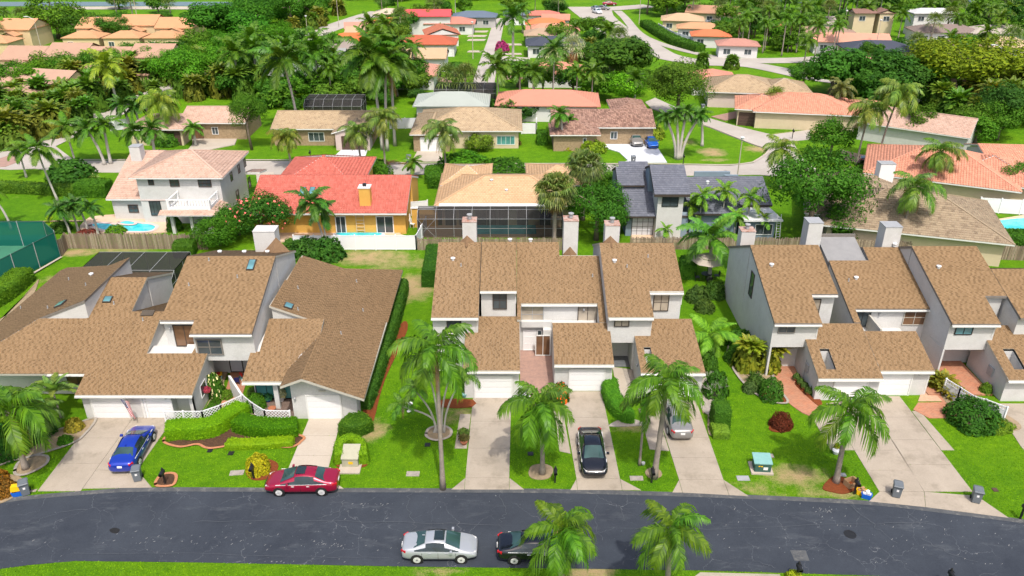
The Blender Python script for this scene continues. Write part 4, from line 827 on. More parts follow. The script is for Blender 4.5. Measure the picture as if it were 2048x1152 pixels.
# balcony on posts with a tiled skirt
bx0, bx1 = onY(340, 430, Y1 - 3).x, onY(424, 430, Y1 - 3).x; by = Y1 - 3.2
block(H1, bx0, bx1, by, Y1 - .02, 2.75, 3.0, name='balcony_floor'); bal = MB()
for x in (bx0 + .1, (bx0 * .55 + bx1 * .45), bx1 - .1): bal.box((x, by + .1, 3.5), (.28, .28, 1.15))
for x in (bx0 + .1, bx1 - .1): bal.box((x, Y1 - .3, 3.5), (.22, .22, 1.1))
bal.box(((bx0 + bx1) / 2, by + .1, 4.12), (bx1 - bx0 + .2, .2, .1)); bal.box(((bx0 + bx1) / 2, by + .1, 3.15), (bx1 - bx0, .2, .3))
for x in (bx0 + .1, bx1 - .1): bal.box((x, (by + Y1) / 2, 4.08), (.14, Y1 - by, .08)); bal.box((x, (by + Y1) / 2, 3.2), (.14, Y1 - by, .2))
o = bal.build('balcony', 'white_paint', H1); g_ = MB()
for i in range(14): x = bx0 + .3 + i * (bx1 - bx0 - .5) / 13; g_.bar((x, by + .1, 3.3), (x, by + .1, 4.1), .03)
for x in (bx0 + .1, bx1 - .1):
    for i in range(8): y = by + .3 + i * (Y1 - by - .5) / 7; g_.bar((x, y, 3.3), (x, y, 4.05), .03)
g_.build('railing', 'grey_metal', o)
roof_plane(H1, rect(bx0 - .9, bx1 + 1.0, by - .9, by), 0, .36, 2.62, (0, by - .9), 'tile_pink', walls=False, fascia='fascia_white', thick=.1)
roof_plane(H1, rect(bx1 + .02, bx1 + 1.0, by, Y1), -.36, 0, 2.62, (bx1 + 1.0, 0), 'tile_pink', walls=False, fascia='fascia_white', thick=.1)
for x in (bx0 + .2, (bx0 + bx1) / 2, bx1 - .2): m = MB(); m.box((x, by + .15, 1.35), (.35, .35, 2.7)); m.build('post', 'white_stucco', H1)
block(H1, (bx0 + bx1) / 2, bx1, by - .02, by + .12, 0, .8)
cp = at(273, 327, 5.2); chimney(H1, cp.x - .7, cp.x + .6, cp.y + .3, cp.y + 1.6, 7.2, 3, cap='grey')
back(H1, xr + .02, xr + 1.9, Y1 + 9, Y1 + 12, 3.4, .2, mat='tile_pink', walls=False, fascia='fascia_white')

# red-roofed yellow house
H2 = hs('house', 'yellow house with a bright red barrel-tile roof and a square yellow chimney')
x0, x1, y0, y1 = ext(512, 813, 427, 351, 2.9, .36); x0 = at(500, 420, 2.9).x
roof_plane(H2, [(x0, y0), (x1, y0), (x1, (y0 + y1) / 2), (x0, (y0 + y1) / 2)], 0, .36, 2.9, (0, y0), 'tile_red', 'yellow_stucco', eave=.9, rake=.3, fascia='fascia_white')
YF = y0 + .88; hr = 2.9 + .36 * (y1 - y0) / 2; back(H2, x0, x1, (y0 + y1) / 2, y1, hr - .02, .36, mat='tile_red', wall='yellow_stucco', fascia='fascia_white')
ap = at(653, 310, 5.9); hip_block(H2, at(562, 350, 3.6).x, at(735, 350, 3.6).x, ap.y - 6.5, ap.y + 6.5, 3.55, .36, 'hip', 'x', 'tile_red', 'yellow_stucco')
for a, b in (((669, 429), (693, 455)), ((751, 429), (788, 456))): p, q = onY(*a, YF), onY(*b, YF); window(H2, p.x, q.x, .1, 2.25, YF, cols=2, frame='white_paint', pane='window_glass', fw=.1)
m = MB(); p = onY(720, 440, YF)
for i in range(5): m.box((p.x, YF - .1, .5 + i * .42), (.95, .06, .05))
for sx in (-.45, .45): m.box((p.x + sx, YF - .1, 1.25), (.07, .07, 2.2))
m.build('trellis', 'cream_stucco', H2)
pl2 = (2.9 - .36 * y0, 0, .36); cq = at(731, 413, *pl2); o = MB(); o.box((cq.x, cq.y + .5, cq.z + .9), (1.25, 1.1, 2.6)); o = o.build('chimney', 'yellow_stucco', H2); m = MB(); m.box((cq.x, cq.y + .5, cq.z + 2.25), (1.4, 1.25, .12)); m.build('chimney_cap', 'white_paint', o); m = MB(); m.box((cq.x, cq.y + .5, cq.z + 2.45), (.4, .4, .3)); m.build('flue', 'black_metal', o)
for px in (605, 624): skylight(H2, at(px, 384, *pl2), .65, 1.6, .36)
xs_, ys_ = at(826, 400).x, YF + 1
m = MB()
for p in (rect(x1 + .2, x1 + 3.2, YF + 2.0, YF + 2.2), rect(x1 + 3.0, x1 + 3.2, YF + 2.2, YF + 8)): m.prism(p, 0, 2.4)
m.build('courtyard_wall', 'yellow_stucco', H2); m = MB()
for p in (rect(x1 + .1, x1 + 3.3, YF + 1.9, YF + 2.3), rect(x1 + 2.9, x1 + 3.3, YF + 2.3, YF + 8)): m.prism(p, 2.4, 2.5)
m.build('coping', 'white_paint', H2)
sheet('pool_deck', gp([(560, 458), (807, 458), (800, 470), (830, 480), (560, 485)]), .05, 'sandstone_deck'); sheet('pool_edging', smooth_poly(gp([(666, 470), (690, 466), (740, 466), (770, 470), (755, 475), (680, 475)])), .07, 'concrete_white'); sheet('pool', smooth_poly(gp([(672, 470), (690, 467), (740, 467), (764, 470), (750, 474), (690, 474)])), .08, 'pool_water')

# flat-tiled tan house with the long screened porch
H3 = hs('house', 'low house with smooth tan tile roof and white gutter behind the long screen porch')
x0, x1, y0, y1 = ext(868, 1160, 412, 351, 2.9, .30)
hip_block(H3, x0, x1, y0, y1, 2.9, .30, 'hip', 'x', 'tile_tan', 'cream_stucco', .8)
for pa, pe in ((934, (884, 984)), (1116, (1052, 1178))): hip_block(H3, at(pe[0], 352, 3.2).x, at(pe[1], 352, 3.2).x, y1 - 5, y1 + 3.5, 3.1, .30, 'hip', 'x', 'tile_tan', 'cream_stucco', .6)
m = MB(); m.prism(rect(x0 + .6, x0 + 14, y0 - .35, y0 + .3), 2.95, 3.1); m.build('gutter', 'white_paint', H3)
YF3 = y0 + .8
for px in (902, 930, 962, 985, 1005, 1045, 1090): X = onY(px, 450, YF3).x; window(H3, X - .7, X + .7, .1, 2.2, YF3, cols=1, frame='fascia', pane='window_glass')
for px, py in ((983, 362), (1013, 382)): roof_vent(H3, at(px, py, 2.9 - .3 * y0, 0, .3), 'cap')
# screened porch: frame bars and mesh panels
def cage(name, label, x0, x1, y0, y1, h, hb, nx, ny, front=True, bev=1.2):
    t = thing(name, label, 'screen enclosure'); m = MB(); s_ = MB(); k = .038
    X = [x0 + (x1 - x0) * i / nx for i in range(nx + 1)]; Y = [y0 + (y1 - y0) * i / ny for i in range(ny + 1)]
    for x in X:
        m.bar((x, y0, 0), (x, y0, hb), k); m.bar((x, y0, hb), (x, y0 + bev, h), k); m.bar((x, y0 + bev, h), (x, y1, h), k)
        if not front: m.bar((x, y1, 0), (x, y1, h), k)
    for (yy, zz) in ((y0, hb), (y0, hb * .5), (y0 + bev, h), (y1, h)): m.bar((x0, yy, zz), (x1, yy, zz), k)
    for x in (x0, x1):
        for y in Y[1:-1]: m.bar((x, y, 0), (x, y, h), k)
        m.bar((x, y0, hb), (x, y1, hb), k); m.bar((x, y0 + bev, h), (x, y1, h), k)
    m.bar((x0, y0, 0), (X[1], y0, hb), k * .7); m.bar((x0, y0, hb), (X[1], y0, 0), k * .7)
    m.build('frame', 'grey_metal', t)
    for i in range(nx):
        a, b = X[i], X[i + 1]
        for q in ([(a, y0, 0), (b, y0, 0), (b, y0, hb), (a, y0, hb)], [(a, y0, hb), (b, y0, hb), (b, y0 + bev, h), (a, y0 + bev, h)], [(a, y0 + bev, h), (b, y0 + bev, h), (b, y1, h), (a, y1, h)]):
            s_ = MB(); s_.add(q, [(0, 1, 2, 3)]); s_.build('screen_panel', 'screen_mesh', t)
    for x in (x0, x1): s_ = MB(); s_.add([(x, y0, 0), (x, y1, 0), (x, y1, h), (x, y0 + bev, h), (x, y0, hb)], [(0, 1, 2, 3, 4)]); s_.build('screen_panel', 'screen_mesh', t)
    if not front: s_ = MB(); s_.add([(x0, y1, 0), (x1, y1, 0), (x1, y1, h), (x0, y1, h)], [(0, 1, 2, 3)]); s_.build('screen_panel', 'screen_mesh', t)
    return t
p = at(836, 476); q = at(1125, 476)
cage('screen_porch', 'long dark screened pool porch on the tan-roofed house', p.x, q.x, p.y + .1, y0 - .3, 3.0, 2.3, 8, 4)
sheet('pool_deck', rect(p.x, q.x, p.y + .1, y0 + .8), .05, 'sandstone_deck'); sheet('pool', rect(p.x + 5, q.x - 3, p.y + .8, p.y + 4), .07, 'pool_water')
p = at(165, 545); q = at(395, 545); cage('pool_cage', 'dark domed pool screen enclosure behind the left townhouse row', -41.8, -32.6, 67.5, 74, 3.1, 2.0, 4, 3, front=False, bev=2.2)

# slate grey and blue house with the tower block
H4 = hs('house', 'blue-grey house with dark slate tile roofs, a white dormer tower and a flat white annexe')
fr = dict(mat='tile_grey', wall='blue_stucco', fascia='dark_trim')
YG = at(1300, 470).y    # front wall base
ye = YG - .5
roof_plane(H4, rect(at(1250, 432, 2.8).x, at(1312, 432, 2.8).x, at(1280, 433, 2.8).y, at(1280, 433, 2.8).y + 8.4), 0, .45, 2.8, (0, at(1280, 433, 2.8).y), eave=1.0, rake=.3, **fr)
yf = at(1280, 433, 2.8).y; xl = at(1250, 432, 2.8).x; xm_ = at(1312, 432, 2.8).x; xrr = at(1486, 432, 2.8).x; ytw = yf + 4.0
yl2 = at(1270, 376, 2.8 - .45 * yf, 0, .45); yA = yl2.y; hA = onY(1270, 371, yA - .3).z
rA = at(1270, 334, hA - .42 * (yA - .3), 0, .42).y
roof_plane(H4, rect(xl - .5, xm_ - .9, yA - .3, rA), 0, .42, hA, (0, yA - .3), eave=.3, rake=.3, **fr)
back(H4, xl - .5, xm_ - .9, rA, rA + 3, hA + .42 * (rA - yA + .3), .42, **fr)
pt = at(1345, 424, 3.5); tY = pt.y - .6; tH = onY(1345, 389, tY).z; rT = at(1345, 330, tH - .42 * tY, 0, .42).y
tw0, tw1 = onY(1309, 389, tY).x, onY(1381, 389, tY).x
roof_plane(H4, rect(tw0, tw1, tY, rT), 0, .42, tH, (0, tY), eave=.6, rake=.55, mat='tile_grey', wall='white_stucco', fascia='dark_trim', thick=.3); back(H4, tw0, tw1, rT, rT + 3, tH + .42 * (rT - tY), .42, **fr)
winpx(H4, (1325, 391), (1356, 413), tY + .58, cols=2, rows=2, frame='black_metal')
roof_plane(H4, rect(xm_ + .02, tw1 + .4, yf + .3, pt.y + .5), 0, .45, 2.9, (0, yf + .3), eave=.8, rake=.1, **fr)
rR = at(1430, 354, 3.0 - .38 * (yf + .3), 0, .38).y; roof_plane(H4, rect(tw1 + .42, xrr, yf + .3, rR), 0, .38, 3.0, (0, yf + .3), eave=.6, rake=.3, **fr); back(H4, tw1 + .42, xrr, rR, rR + 3.5, 3 + (rR - yf - .3) * .38, .38, **fr)
g0 = at(1476, 412, 3.0); g1 = at(1545, 412, 3.0); roof_plane(H4, rect(xrr - .2, g1.x, g0.y, g0.y + 5.0), 0, .36, 3.1, (0, g0.y), eave=.4, rake=.2, **fr); back(H4, xrr - .2, g1.x, g0.y + 5, g0.y + 8, 4.88, .36, **fr)
f0 = at(1488, 442, 2.7); f1 = at(1565, 440, 2.7); m = MB(); m.prism([(f0.x, f0.y), (f1.x, f0.y), (f1.x - .4, g0.y + .2), (f0.x, g0.y + .2)], 2.6, 2.8); m.build('flat_roof', 'flat_membrane', H4); block(H4, f0.x + .4, f1.x - .6, f0.y + .6, g0.y + 1, 0, 2.6, 'blue_stucco')
YFB = f0.y + .58; p = onY(1529, 458, YFB); window(H4, p.x - 1.1, p.x + .9, .8, 2.1, YFB, cols=2, frame='white_paint')
YW = yf + .98; p = onY(1285, 450, YW); window(H4, p.x - 1.25, p.x + 1.25, .1, 2.3, YW, cols=4, rows=4, frame='dark_trim', pane='concrete_white', fw=.06, name='door', label='white-paned french doors')
YW2 = yf + 1.08; p = onY(1338, 450, YW2); window(H4, p.x - 1.1, p.x + 1.2, .6, 2.4, YW2, cols=3, rows=4, frame='black_metal')
m = MB(); p = at(1262, 370, 3); m.prism(rect(at(1372, 355).x, at(1440, 355).x, yf + 17, yf + 17.3), 0, 2.4); m.prism(rect(at(1452, 365, 2).x, at(1480, 365, 2).x, yf + 15, yf + 15.3), 0, 2.6); m.build('garden_wall', 'blue_stucco', H4)
for px, py in ((1318, 334), (1415, 366)): roof_vent(H4, at(px, py, 7, 0, 0), 'cap')
sheet('terrace', gp([(1262, 470), (1385, 465), (1370, 485), (1265, 485)]), .05, 'sandstone_deck')

# turned house on the right with taupe tiles
H5 = hs('house', 'wide low house with taupe flat tiles, turned at an angle, behind the flowering hedge')
o5 = at(1795, 440, 2.9); hip_block(H5, -8.5, 10.5, -6.8, 6.8, 2.9, .38, 'hip', 'x', 'tile_brown', 'cream_stucco', .7, R(-17), (at(1800, 405, 4).x, at(1800, 405, 4).y), fascia='fascia_white')
hip_block(H5, -7, 6, -6, 9, 2.9, .38, 'hip', 'y', 'tile_brown', 'cream_stucco', .7, R(-17), (at(1735, 385, 4).x, at(1735, 385, 4).y), fascia='fascia_white')
c5 = at(1772, 356, 4.6); chimney(H5, c5.x - .9, c5.x + .9, c5.y, c5.y + 1.3, 6.3, 2, 'white_paint', 'grey')
sheet('pool_deck', gp([(1965, 445), (2048, 432), (2120, 440), (2120, 470), (1990, 462)]), .05, 'sandstone_deck'); sheet('pool', smooth_poly(gp([(1988, 447), (2020, 441), (2060, 440), (2080, 455), (2040, 463), (2000, 458)])), .08, 'pool_water')
# big salmon house at the right edge
H6 = hs('house', 'salmon tiled house with cream walls at the right edge, garage side towards the palms')
hip_block(H6, -9, 9, -7, 7, 3.0, .36, 'hip', 'x', 'tile_salmon', 'cream_stucco', .9, R(-24), (at(1880, 318, 4).x, at(1880, 318, 4).y))
hip_block(H6, -6, 6, -5, 6, 3.0, .36, 'hip', 'y', 'tile_salmon', 'cream_stucco', .7, R(-24), (at(1985, 330, 4).x, at(1985, 330, 4).y)); hip_block(H6, -6, 8, -4, 4, 2.9, .3, 'gable', 'x', 'tile_salmon', 'white_stucco', .7, R(-5), (at(2045, 292, 4).x, at(2045, 292, 4).y))

# third row along the second street
def front_house(label, px0, px1, re, rr, hw, pitch, kind, mat, wall, name='house'):
    h = hs(name, label); x0, x1, y0, y1 = ext(px0, px1, re, rr, hw, pitch); return h, hip_block(h, x0, x1, y0, y1, hw, pitch, kind, 'x', mat, wall, .6), (x0, x1, y0, y1)
HA, BA, e = front_house('stone-faced house with pinkish flat tiles behind the red and orange shrubs', 355, 490, 246, 213, 2.8, .30, 'gable', 'tile_pink', 'tan_stone')
lwin(HA, BA, onY(419, 250, e[2]).x, onY(432, 250, e[2]).x, .8, 2.0, frame='white_paint', cols=2); lwin(HA, BA, onY(392, 250, e[2]).x - .9, onY(392, 250, e[2]).x + .7, .1, 2.2, name='door', frame='brown_door', pane='brown_glass')
B2 = hip_block(HA, at(246, 259, 2.7).x, at(367, 259, 2.7).x, at(300, 259, 2.7).y, at(300, 259, 2.7).y + 9, 2.7, .3, 'hip', 'x', 'tile_pink', 'cream_stucco', .6); lgarage(HA, B2, B2['x1'] - 5.2, B2['x1'] - .4, 'brown_door')
HB, BB, e = front_house('tan-roofed house with brown garage door between the tall palm trunks', 540, 745, 258, 222, 2.8, .30, 'gable', 'tile_beige', 'tan_stone')
xg0, xg1 = at(668, 258, 2.8).x, at(748, 258, 2.8).x; B2 = hip_block(HB, xg0, xg1, e[2] - 2.2, e[2] + 8, 2.75, .30, 'gable', 'y', 'tile_beige', 'pink_stucco', .5); lgarage(HB, B2, B2['x0'] + 1.0, B2['x1'] - .9, 'brown_door')
lwin(HB, BB, onY(614, 265, e[2]).x, onY(646, 265, e[2]).x, .7, 2.1, frame='white_paint', cols=3); lwin(HB, BB, onY(560, 265, e[2]).x, onY(576, 265, e[2]).x, .7, 2.1, frame='white_paint', cols=2)
HC, BC, e = front_house('wide beige-roofed house with stone trim and teal windows on the open lawn', 830, 1045, 262, 215, 2.9, .31, 'hip', 'tile_beige', 'cream_stucco')
B2 = hip_block(HC, at(820, 266, 2.8).x, at(905, 266, 2.8).x, e[2] - 1.6, e[3] - 2, 2.8, .31, 'hip', 'y', 'tile_beige', 'tan_stone', .5); lgarage(HC, B2, B2['x0'] + 1.1, B2['x1'] - .9)
lwin(HC, BC, onY(993, 268, e[2]).x, onY(1030, 268, e[2]).x, .6, 2.0, frame='white_paint', pane='teal_glass', cols=4); lwin(HC, BC, onY(936, 268, e[2]).x, onY(946, 268, e[2]).x, .6, 2.0, frame='white_paint', cols=1)
HD, BD, e = front_house('brown barrel-tile house beside the white drive with two parked cars', 1103, 1312, 255, 219, 2.9, .33, 'gable', 'tile_barrel', 'tan_stone')
B2 = hip_block(HD, at(1100, 270, 2.7).x, at(1202, 270, 2.7).x, at(1150, 270, 2.7).y, e[2] + 3, 2.7, .36, 'hip', 'x', 'tile_barrel', 'tan_stone', .6)
lwin(HD, B2, onY(1166, 280, B2['y0']).x, onY(1173, 280, B2['y0']).x, .3, 2.1, frame='white_paint', cols=1); lwin(HD, BD, onY(1222, 265, e[2]).x, onY(1236, 265, e[2]).x, .9, 2.1, frame='white_paint', cols=2); hip_block(HD, at(1225, 220, 4).x, at(1300, 220, 4).x, e[3] - 3, e[3] + 6, 3.4, .34, 'hip', 'y', 'tile_barrel', 'tan_stone', .6)
HE = hs('house', 'salmon tiled house with cream walls and brown garage door at the street corner'); oe = at(1610, 203, 3.5)
BE = hip_block(HE, -9, 8, -6, 6, 2.9, .33, 'hip', 'x', 'tile_salmon', 'cream_stucco', .6, R(-10), (oe.x, oe.y)); BE2 = hip_block(HE, -11.5, -3, -5.5, 4, 2.9, .33, 'hip', 'x', 'tile_salmon', 'cream_stucco', .6, R(-14), (oe.x, oe.y)); lgarage(HE, BE2, -10.6, -6.2, 'brown_door')
hip_block(HE, 6, 14, -3, 5, 2.8, .33, 'hip', 'x', 'tile_salmon', 'cream_stucco', .6, R(-12), (oe.x, oe.y)); lwin(HE, BE, 3, 4.4, .8, 2.0, frame='fascia')
HF = hs('house', 'beige-roofed house with pinkish walls behind the corner garden'); of = at(1495, 165, 3.5); BF = hip_block(HF, -8, 6, -6, 6, 2.9, .33, 'hip', 'x', 'tile_beige', 'pink_stucco', .6, R(-8), (of.x, of.y)); hip_block(HF, 2, 11, -5, 5, 2.9, .33, 'hip', 'x', 'tile_beige', 'pink_stucco', .6, R(-8), (of.x, of.y)); lwin(HF, BF, 2.6, 4.2, .9, 2.0, frame='brown_door')
HG = hs('house', 'pale pink gabled house behind the round dark tree right of the corner house'); og = at(1865, 240, 3.5); hip_block(HG, -9, 7, -5, 5, 2.9, .36, 'gable', 'x', 'tile_pink', 'white_stucco', .6, R(-35), (og.x - 1, og.y))
# houses farther back: (label, px, py of roof centre, width, depth, turn, kind, roof colour, wall colour)
W1_, W2_, W3_ = (.62, .61, .60), (.55, .45, .3), (.42, .40, .40)
sal, org_, bei, brn, gry, slt, pnk, pal = (.62, .27, .19), (.72, .20, .07), (.58, .40, .25), (.30, .20, .15), (.33, .34, .33), (.07, .08, .11), (.55, .33, .25), (.42, .46, .42)
FARH = [
 ('pale green tiled house behind the pink royal palms', 905, 186, 13, 9, 0, 'hip', pal, W1_, 0), ('salmon house half hidden by a row of small palms', 1096, 184, 18, 10, -3, 'hip', sal, W1_, 0), ('rosy hipped house with white garage left of the middle street', 812, 128, 13, 11, 0, 'hip', (.62, .30, .22), W1_, 1),
 ('tan gabled house, nearest behind the rosy hipped one', 845, 98, 11, 9, 0, 'gable', bei, W1_, 0), ('rust roofed house with a white pool wall in front', 852, 72, 15, 9, 0, 'hip', (.50, .13, .07), W1_, 0), ('brick red gabled roof above the rust roofed house', 882, 54, 9, 9, 10, 'gable', (.50, .17, .10), W1_, 0),
 ('dusty red long roof left of the middle street end', 900, 34, 14, 8, 0, 'hip', (.58, .24, .18), W1_, 0), ('bright red gabled house with white walls at the far tree line', 855, 19, 13, 8, 0, 'gable', (.70, .10, .11), W1_, 2), ('grey green roofed house under the palms at left centre', 595, 130, 16, 9, 0, 'hip', pal, W3_, 0),
 ('grey tiled gabled house beside the curving left road', 632, 100, 13, 9, 8, 'gable', gry, W1_, 0), ('taupe roofed house behind the grey gabled one', 672, 82, 15, 9, -4, 'hip', (.34, .28, .25), W1_, 0), ('vivid orange roofed house', 713, 66, 14, 8, 0, 'hip', org_, W1_, 0), ('tan gabled house above the vivid orange roof', 727, 52, 9, 7, 0, 'gable', bei, W1_, 0),
 ('faded rose roof left of the tan gabled house', 722, 43, 9, 7, 10, 'gable', (.6, .3, .22), W1_, 0), ('small orange roof by the far left palms', 782, 34, 13, 7, 0, 'hip', org_, W1_, 0), ('pale flat roofed house at the end of the left road', 778, 16, 9, 7, 0, 'hip', (.6, .5, .38), W2_, 0),
 ('dark slate roofed house behind the royal palm right of the street', 1110, 74, 14, 9, 0, 'hip', slt, W1_, 0), ('taupe roof just above the dark slate one', 1103, 56, 14, 8, 0, 'hip', (.45, .32, .22), W1_, 0), ('light salmon roof with tall hip in the right middle column', 1105, 47, 14, 8, 0, 'hip', (.64, .30, .20), W1_, 0), ('bright orange roof in the right middle column', 1090, 35, 11, 7, 0, 'hip', (.74, .22, .09), W1_, 0),
 ('pink gabled house above the bright orange roof', 1112, 27, 8, 7, -5, 'gable', sal, W1_, 0), ('white walled house with a thin red coping', 1086, 19, 10, 6, 0, 'hip', (.6, .2, .15), W1_, 0), ('blue grey roofed house at the street end, right side', 1037, 18, 9, 7, 0, 'hip', (.14, .18, .24), W3_, 0), ('blue grey roofed house at the street end, left side', 950, 22, 13, 8, 0, 'hip', (.14, .18, .24), W3_, 0),
 ('salmon roofed house hidden behind the silver palms', 1110, 126, 12, 9, 0, 'hip', sal, W1_, 0), ('salmon roof fragment behind the broad spreading tree', 1425, 140, 9, 9, -6, 'hip', sal, W1_, 0),
 ('tan stepped roof complex right of the avenue', 1366, 28, 12, 9, -10, 'hip', bei, W2_, 0), ('brown gabled house at the top right of the avenue', 1430, 14, 16, 10, -20, 'gable', (.5, .28, .18), W2_, 0), ('orange tan roof beside the white fence', 1400, 44, 12, 7, -10, 'hip', (.6, .33, .18), W1_, 0), ('orange red roof next to the white fence bend', 1422, 58, 10, 7, -8, 'hip', (.66, .2, .09), W1_, 0), ('muted red long roof behind the queen palms', 1476, 76, 10, 7, -8, 'hip', (.5, .25, .2), W1_, 0),
 ('white walled house with orange gable trim', 1587, 40, 11, 9, -12, 'gable', (.66, .28, .14), W1_, 0), ('grey pitched roof house beside the white gabled one', 1632, 34, 10, 9, -5, 'gable', (.4, .35, .31), W1_, 0), ('long cocoa roofed house', 1645, 54, 17, 8, -10, 'hip', (.36, .24, .18), W1_, 0), ('light salmon roofed house left of the slate verandah house', 1700, 68, 18, 9, -8, 'gable', (.68, .34, .24), W1_, 0),
 ('slate roofed house with open verandah and two skylights', 1756, 84, 16, 10, -5, 'hip', slt, W2_, 0), ('salmon long roof in front of the clipped green hedge', 1747, 116, 13, 9, -8, 'hip', (.66, .36, .27), W1_, 0), ('brown roof end behind the round green tree clump', 1815, 125, 8, 8, -8, 'hip', (.42, .24, .2), W1_, 0),
 ('brown two storey cottage by the canal, left one', 1727, 14, 6, 5, 0, 'gable', (.26, .15, .12), W2_, 3.2), ('brown two storey cottage by the canal, right one', 1770, 14, 5, 5, 0, 'gable', (.26, .15, .12), W2_, 3.2), ('white house glimpsed among the trees at the top right', 1865, 14, 12, 6, 0, 'hip', (.6, .6, .6), W1_, 3), ('dark brown hipped house at the right, far back', 1890, 50, 17, 9, -4, 'hip', (.26, .20, .18), W1_, 0),
 ('wide beige hipped roof near the right edge', 1985, 76, 19, 10, -4, 'hip', (.66, .48, .30), W2_, 0), ('grey sand roofed house at the right edge', 1995, 52, 16, 9, -4, 'hip', (.45, .40, .34), W1_, 0), ('dark grey roof strip above the green hedge row', 1735, 36, 9, 5, 0, 'hip', (.12, .12, .13), W1_, 0),
 ('dusty pink roof behind the yellow green spreading tree', 1860, 155, 9, 8, -20, 'gable', (.5, .33, .28), W1_, 0), ('brown roof patch right of the yellow green tree', 2030, 128, 11, 9, -10, 'hip', (.4, .26, .21), W1_, 0)]
for i, (lb, px, py, w_, d_, rz, kd, rc, wc, up) in enumerate(FARH):
    hw = 2.9 + (up if up != 1 else 0); h = thing('house', lb, 'house'); p = at(px, py, hw + 1.2); B = hip_block(h, -w_ / 2, w_ / 2, -d_ / 2, d_ / 2, hw, .33, kd, 'x' if w_ > d_ else 'y', None, wc, .6, R(rz), (p.x, p.y), far=rc)
    rr_ = random.Random(i); ng = 1 if i % 3 == 1 or up == 1 else 0
    if ng: lgarage(h, B, w_ / 2 - 6.2, w_ / 2 - 1.2)
    x = -w_ / 2 + 1.6
    while x < w_ / 2 - (7.5 if ng else 2.2): lwin(h, B, x, x + 1.7, hw - 2.1, hw - .8, frame='white_paint', cols=2, pane='window_glass'); x += rr_.choice((3.2, 4.0, 4.8))
    if w_ > 20 and i % 2 == 0: hip_block(h, w_ * .1, w_ * .42, -d_ / 2 - 3, d_ * .2, hw - .1, .33, kd, 'y', None, wc, .5, R(rz), (p.x, p.y), far=rc)
# terraces of villas at top left: long joined blocks with cross gables
def villa_row(label, px, py, n, w_, d_, rz, rc, hw=4.0):
    h = thing('villa_terrace', label, 'houses'); p = at(px, py, hw + 1); cw = (.60, .46, .27)
    for i in range(n):
        x = -n * w_ / 2 + i * w_; hip_block(h, x, x + w_ - .1, -d_ / 2 + (i % 2) * 1.2, d_ / 2 + (i % 2) * 1.2, hw + (i % 2) * .5, .4, 'gable', 'x', None, cw, .3, R(rz), (p.x, p.y), far=rc)
        B = hip_block(h, x + w_ * .3, x + w_ * .75, -d_ / 2 - 1.8, 0, hw - .6, .4, 'gable', 'y', None, cw, .3, R(rz), (p.x, p.y), far=rc); lwin(h, B, x + w_ * .42, x + w_ * .62, hw - 2.2, hw - 1.1, frame='white_paint')
        B2 = hip_block(h, x + .2, x + w_ - .4, -d_ / 2 - 8, -d_ / 2 - 1, 2.9, .36, 'hip', 'x', None, cw, .3, R(rz), (p.x, p.y), far=rc); lwin(h, B2, x + 1.6, x + 3.0, .8, 2.0, frame='white_paint')
villa_row('terrace of cream villas with rosy brown roofs, left middle distance', 185, 102, 4, 9, 10, -3, (.50, .31, .22)); villa_row('terrace of cream villas with orange roofs by the canal', 282, 42, 3, 10, 10, 0, (.62, .33, .17)); villa_row('orange roofed villas at the left edge, upper pair', 5, 50, 2, 9, 10, -2, (.64, .34, .18)); villa_row('orange roofed villas at the left edge, lower pair', 90, 150, 1, 15, 11, -14, (.52, .33, .24), 3.2)

# ------------------------------------------------------------------ plants: shared template meshes
def leaf_quads(rng, P, N, size, aspect=.5, fold=.25):
    "leaf-sized bent diamonds at points P facing roughly N"
    n = len(P); P = np.asarray(P); N = np.asarray(N) + rng.normal(0, .45, (n, 3)); N /= np.linalg.norm(N, axis=1)[:, None] + 1e-9
    A = rng.normal(0, 1, (n, 3)); A[:, 2] -= .3; A -= N * (A * N).sum(1)[:, None]; A /= np.linalg.norm(A, axis=1)[:, None] + 1e-9; B = np.cross(N, A)
    s_ = size * rng.uniform(.6, 1.3, (n, 1)); a, b = A * s_, B * s_ * aspect
    V = np.stack([P - a, P + b - N * s_ * fold, P + a, P - b - N * s_ * fold], 1).reshape(-1, 3); F = np.arange(4 * n).reshape(n, 4); return V, F
def crown_points(rng, n, lobes, flat=1.0, seedshape=0):
    C = []
    for i in range(lobes):
        a = rng.uniform(0, 2 * pi); z = rng.uniform(-.55, .8); r = sqrt(max(0, 1 - z * z)) * rng.uniform(.45, .78); C.append((r * cos(a), r * sin(a), z * .62 * flat, rng.uniform(.26, .44)))
    C.append((0, 0, .1, .5)); C = np.array(C); k = rng.randint(0, len(C), n); d = rng.normal(0, 1, (n, 3)); d /= np.linalg.norm(d, axis=1)[:, None]
    rad = C[k, 3:4] * (1 - rng.rand(n, 1) ** 2 * .55); P = C[k, :3] + d * rad * np.array([1, 1, .8]); N = d + P * .6 + np.array([0, 0, .35]); return P, N
def crown_mesh(name, seed, n, lobes, size, flat=1.0, aspect=.5):
    rng = np.random.RandomState(seed); P, N = crown_points(rng, n, lobes, flat); V, F = leaf_quads(rng, P, N, size, aspect); return np_mesh(name, V, F, 'leaves')
CROWN = {'near': [crown_mesh('crown', s_, 9000, 26, .034) for s_ in (1, 2)], 'mid': [crown_mesh('crown', s_, 4200, 20, .05) for s_ in (3, 4, 5)], 'far': [crown_mesh('crown', s_, 1700, 16, .085) for s_ in (6, 7, 8)],
         'flat': [crown_mesh('crown', 9, 7000, 34, .038, .6)], 'big': [crown_mesh('crown', 11, 5200, 16, .055, 1.1, .62)]}
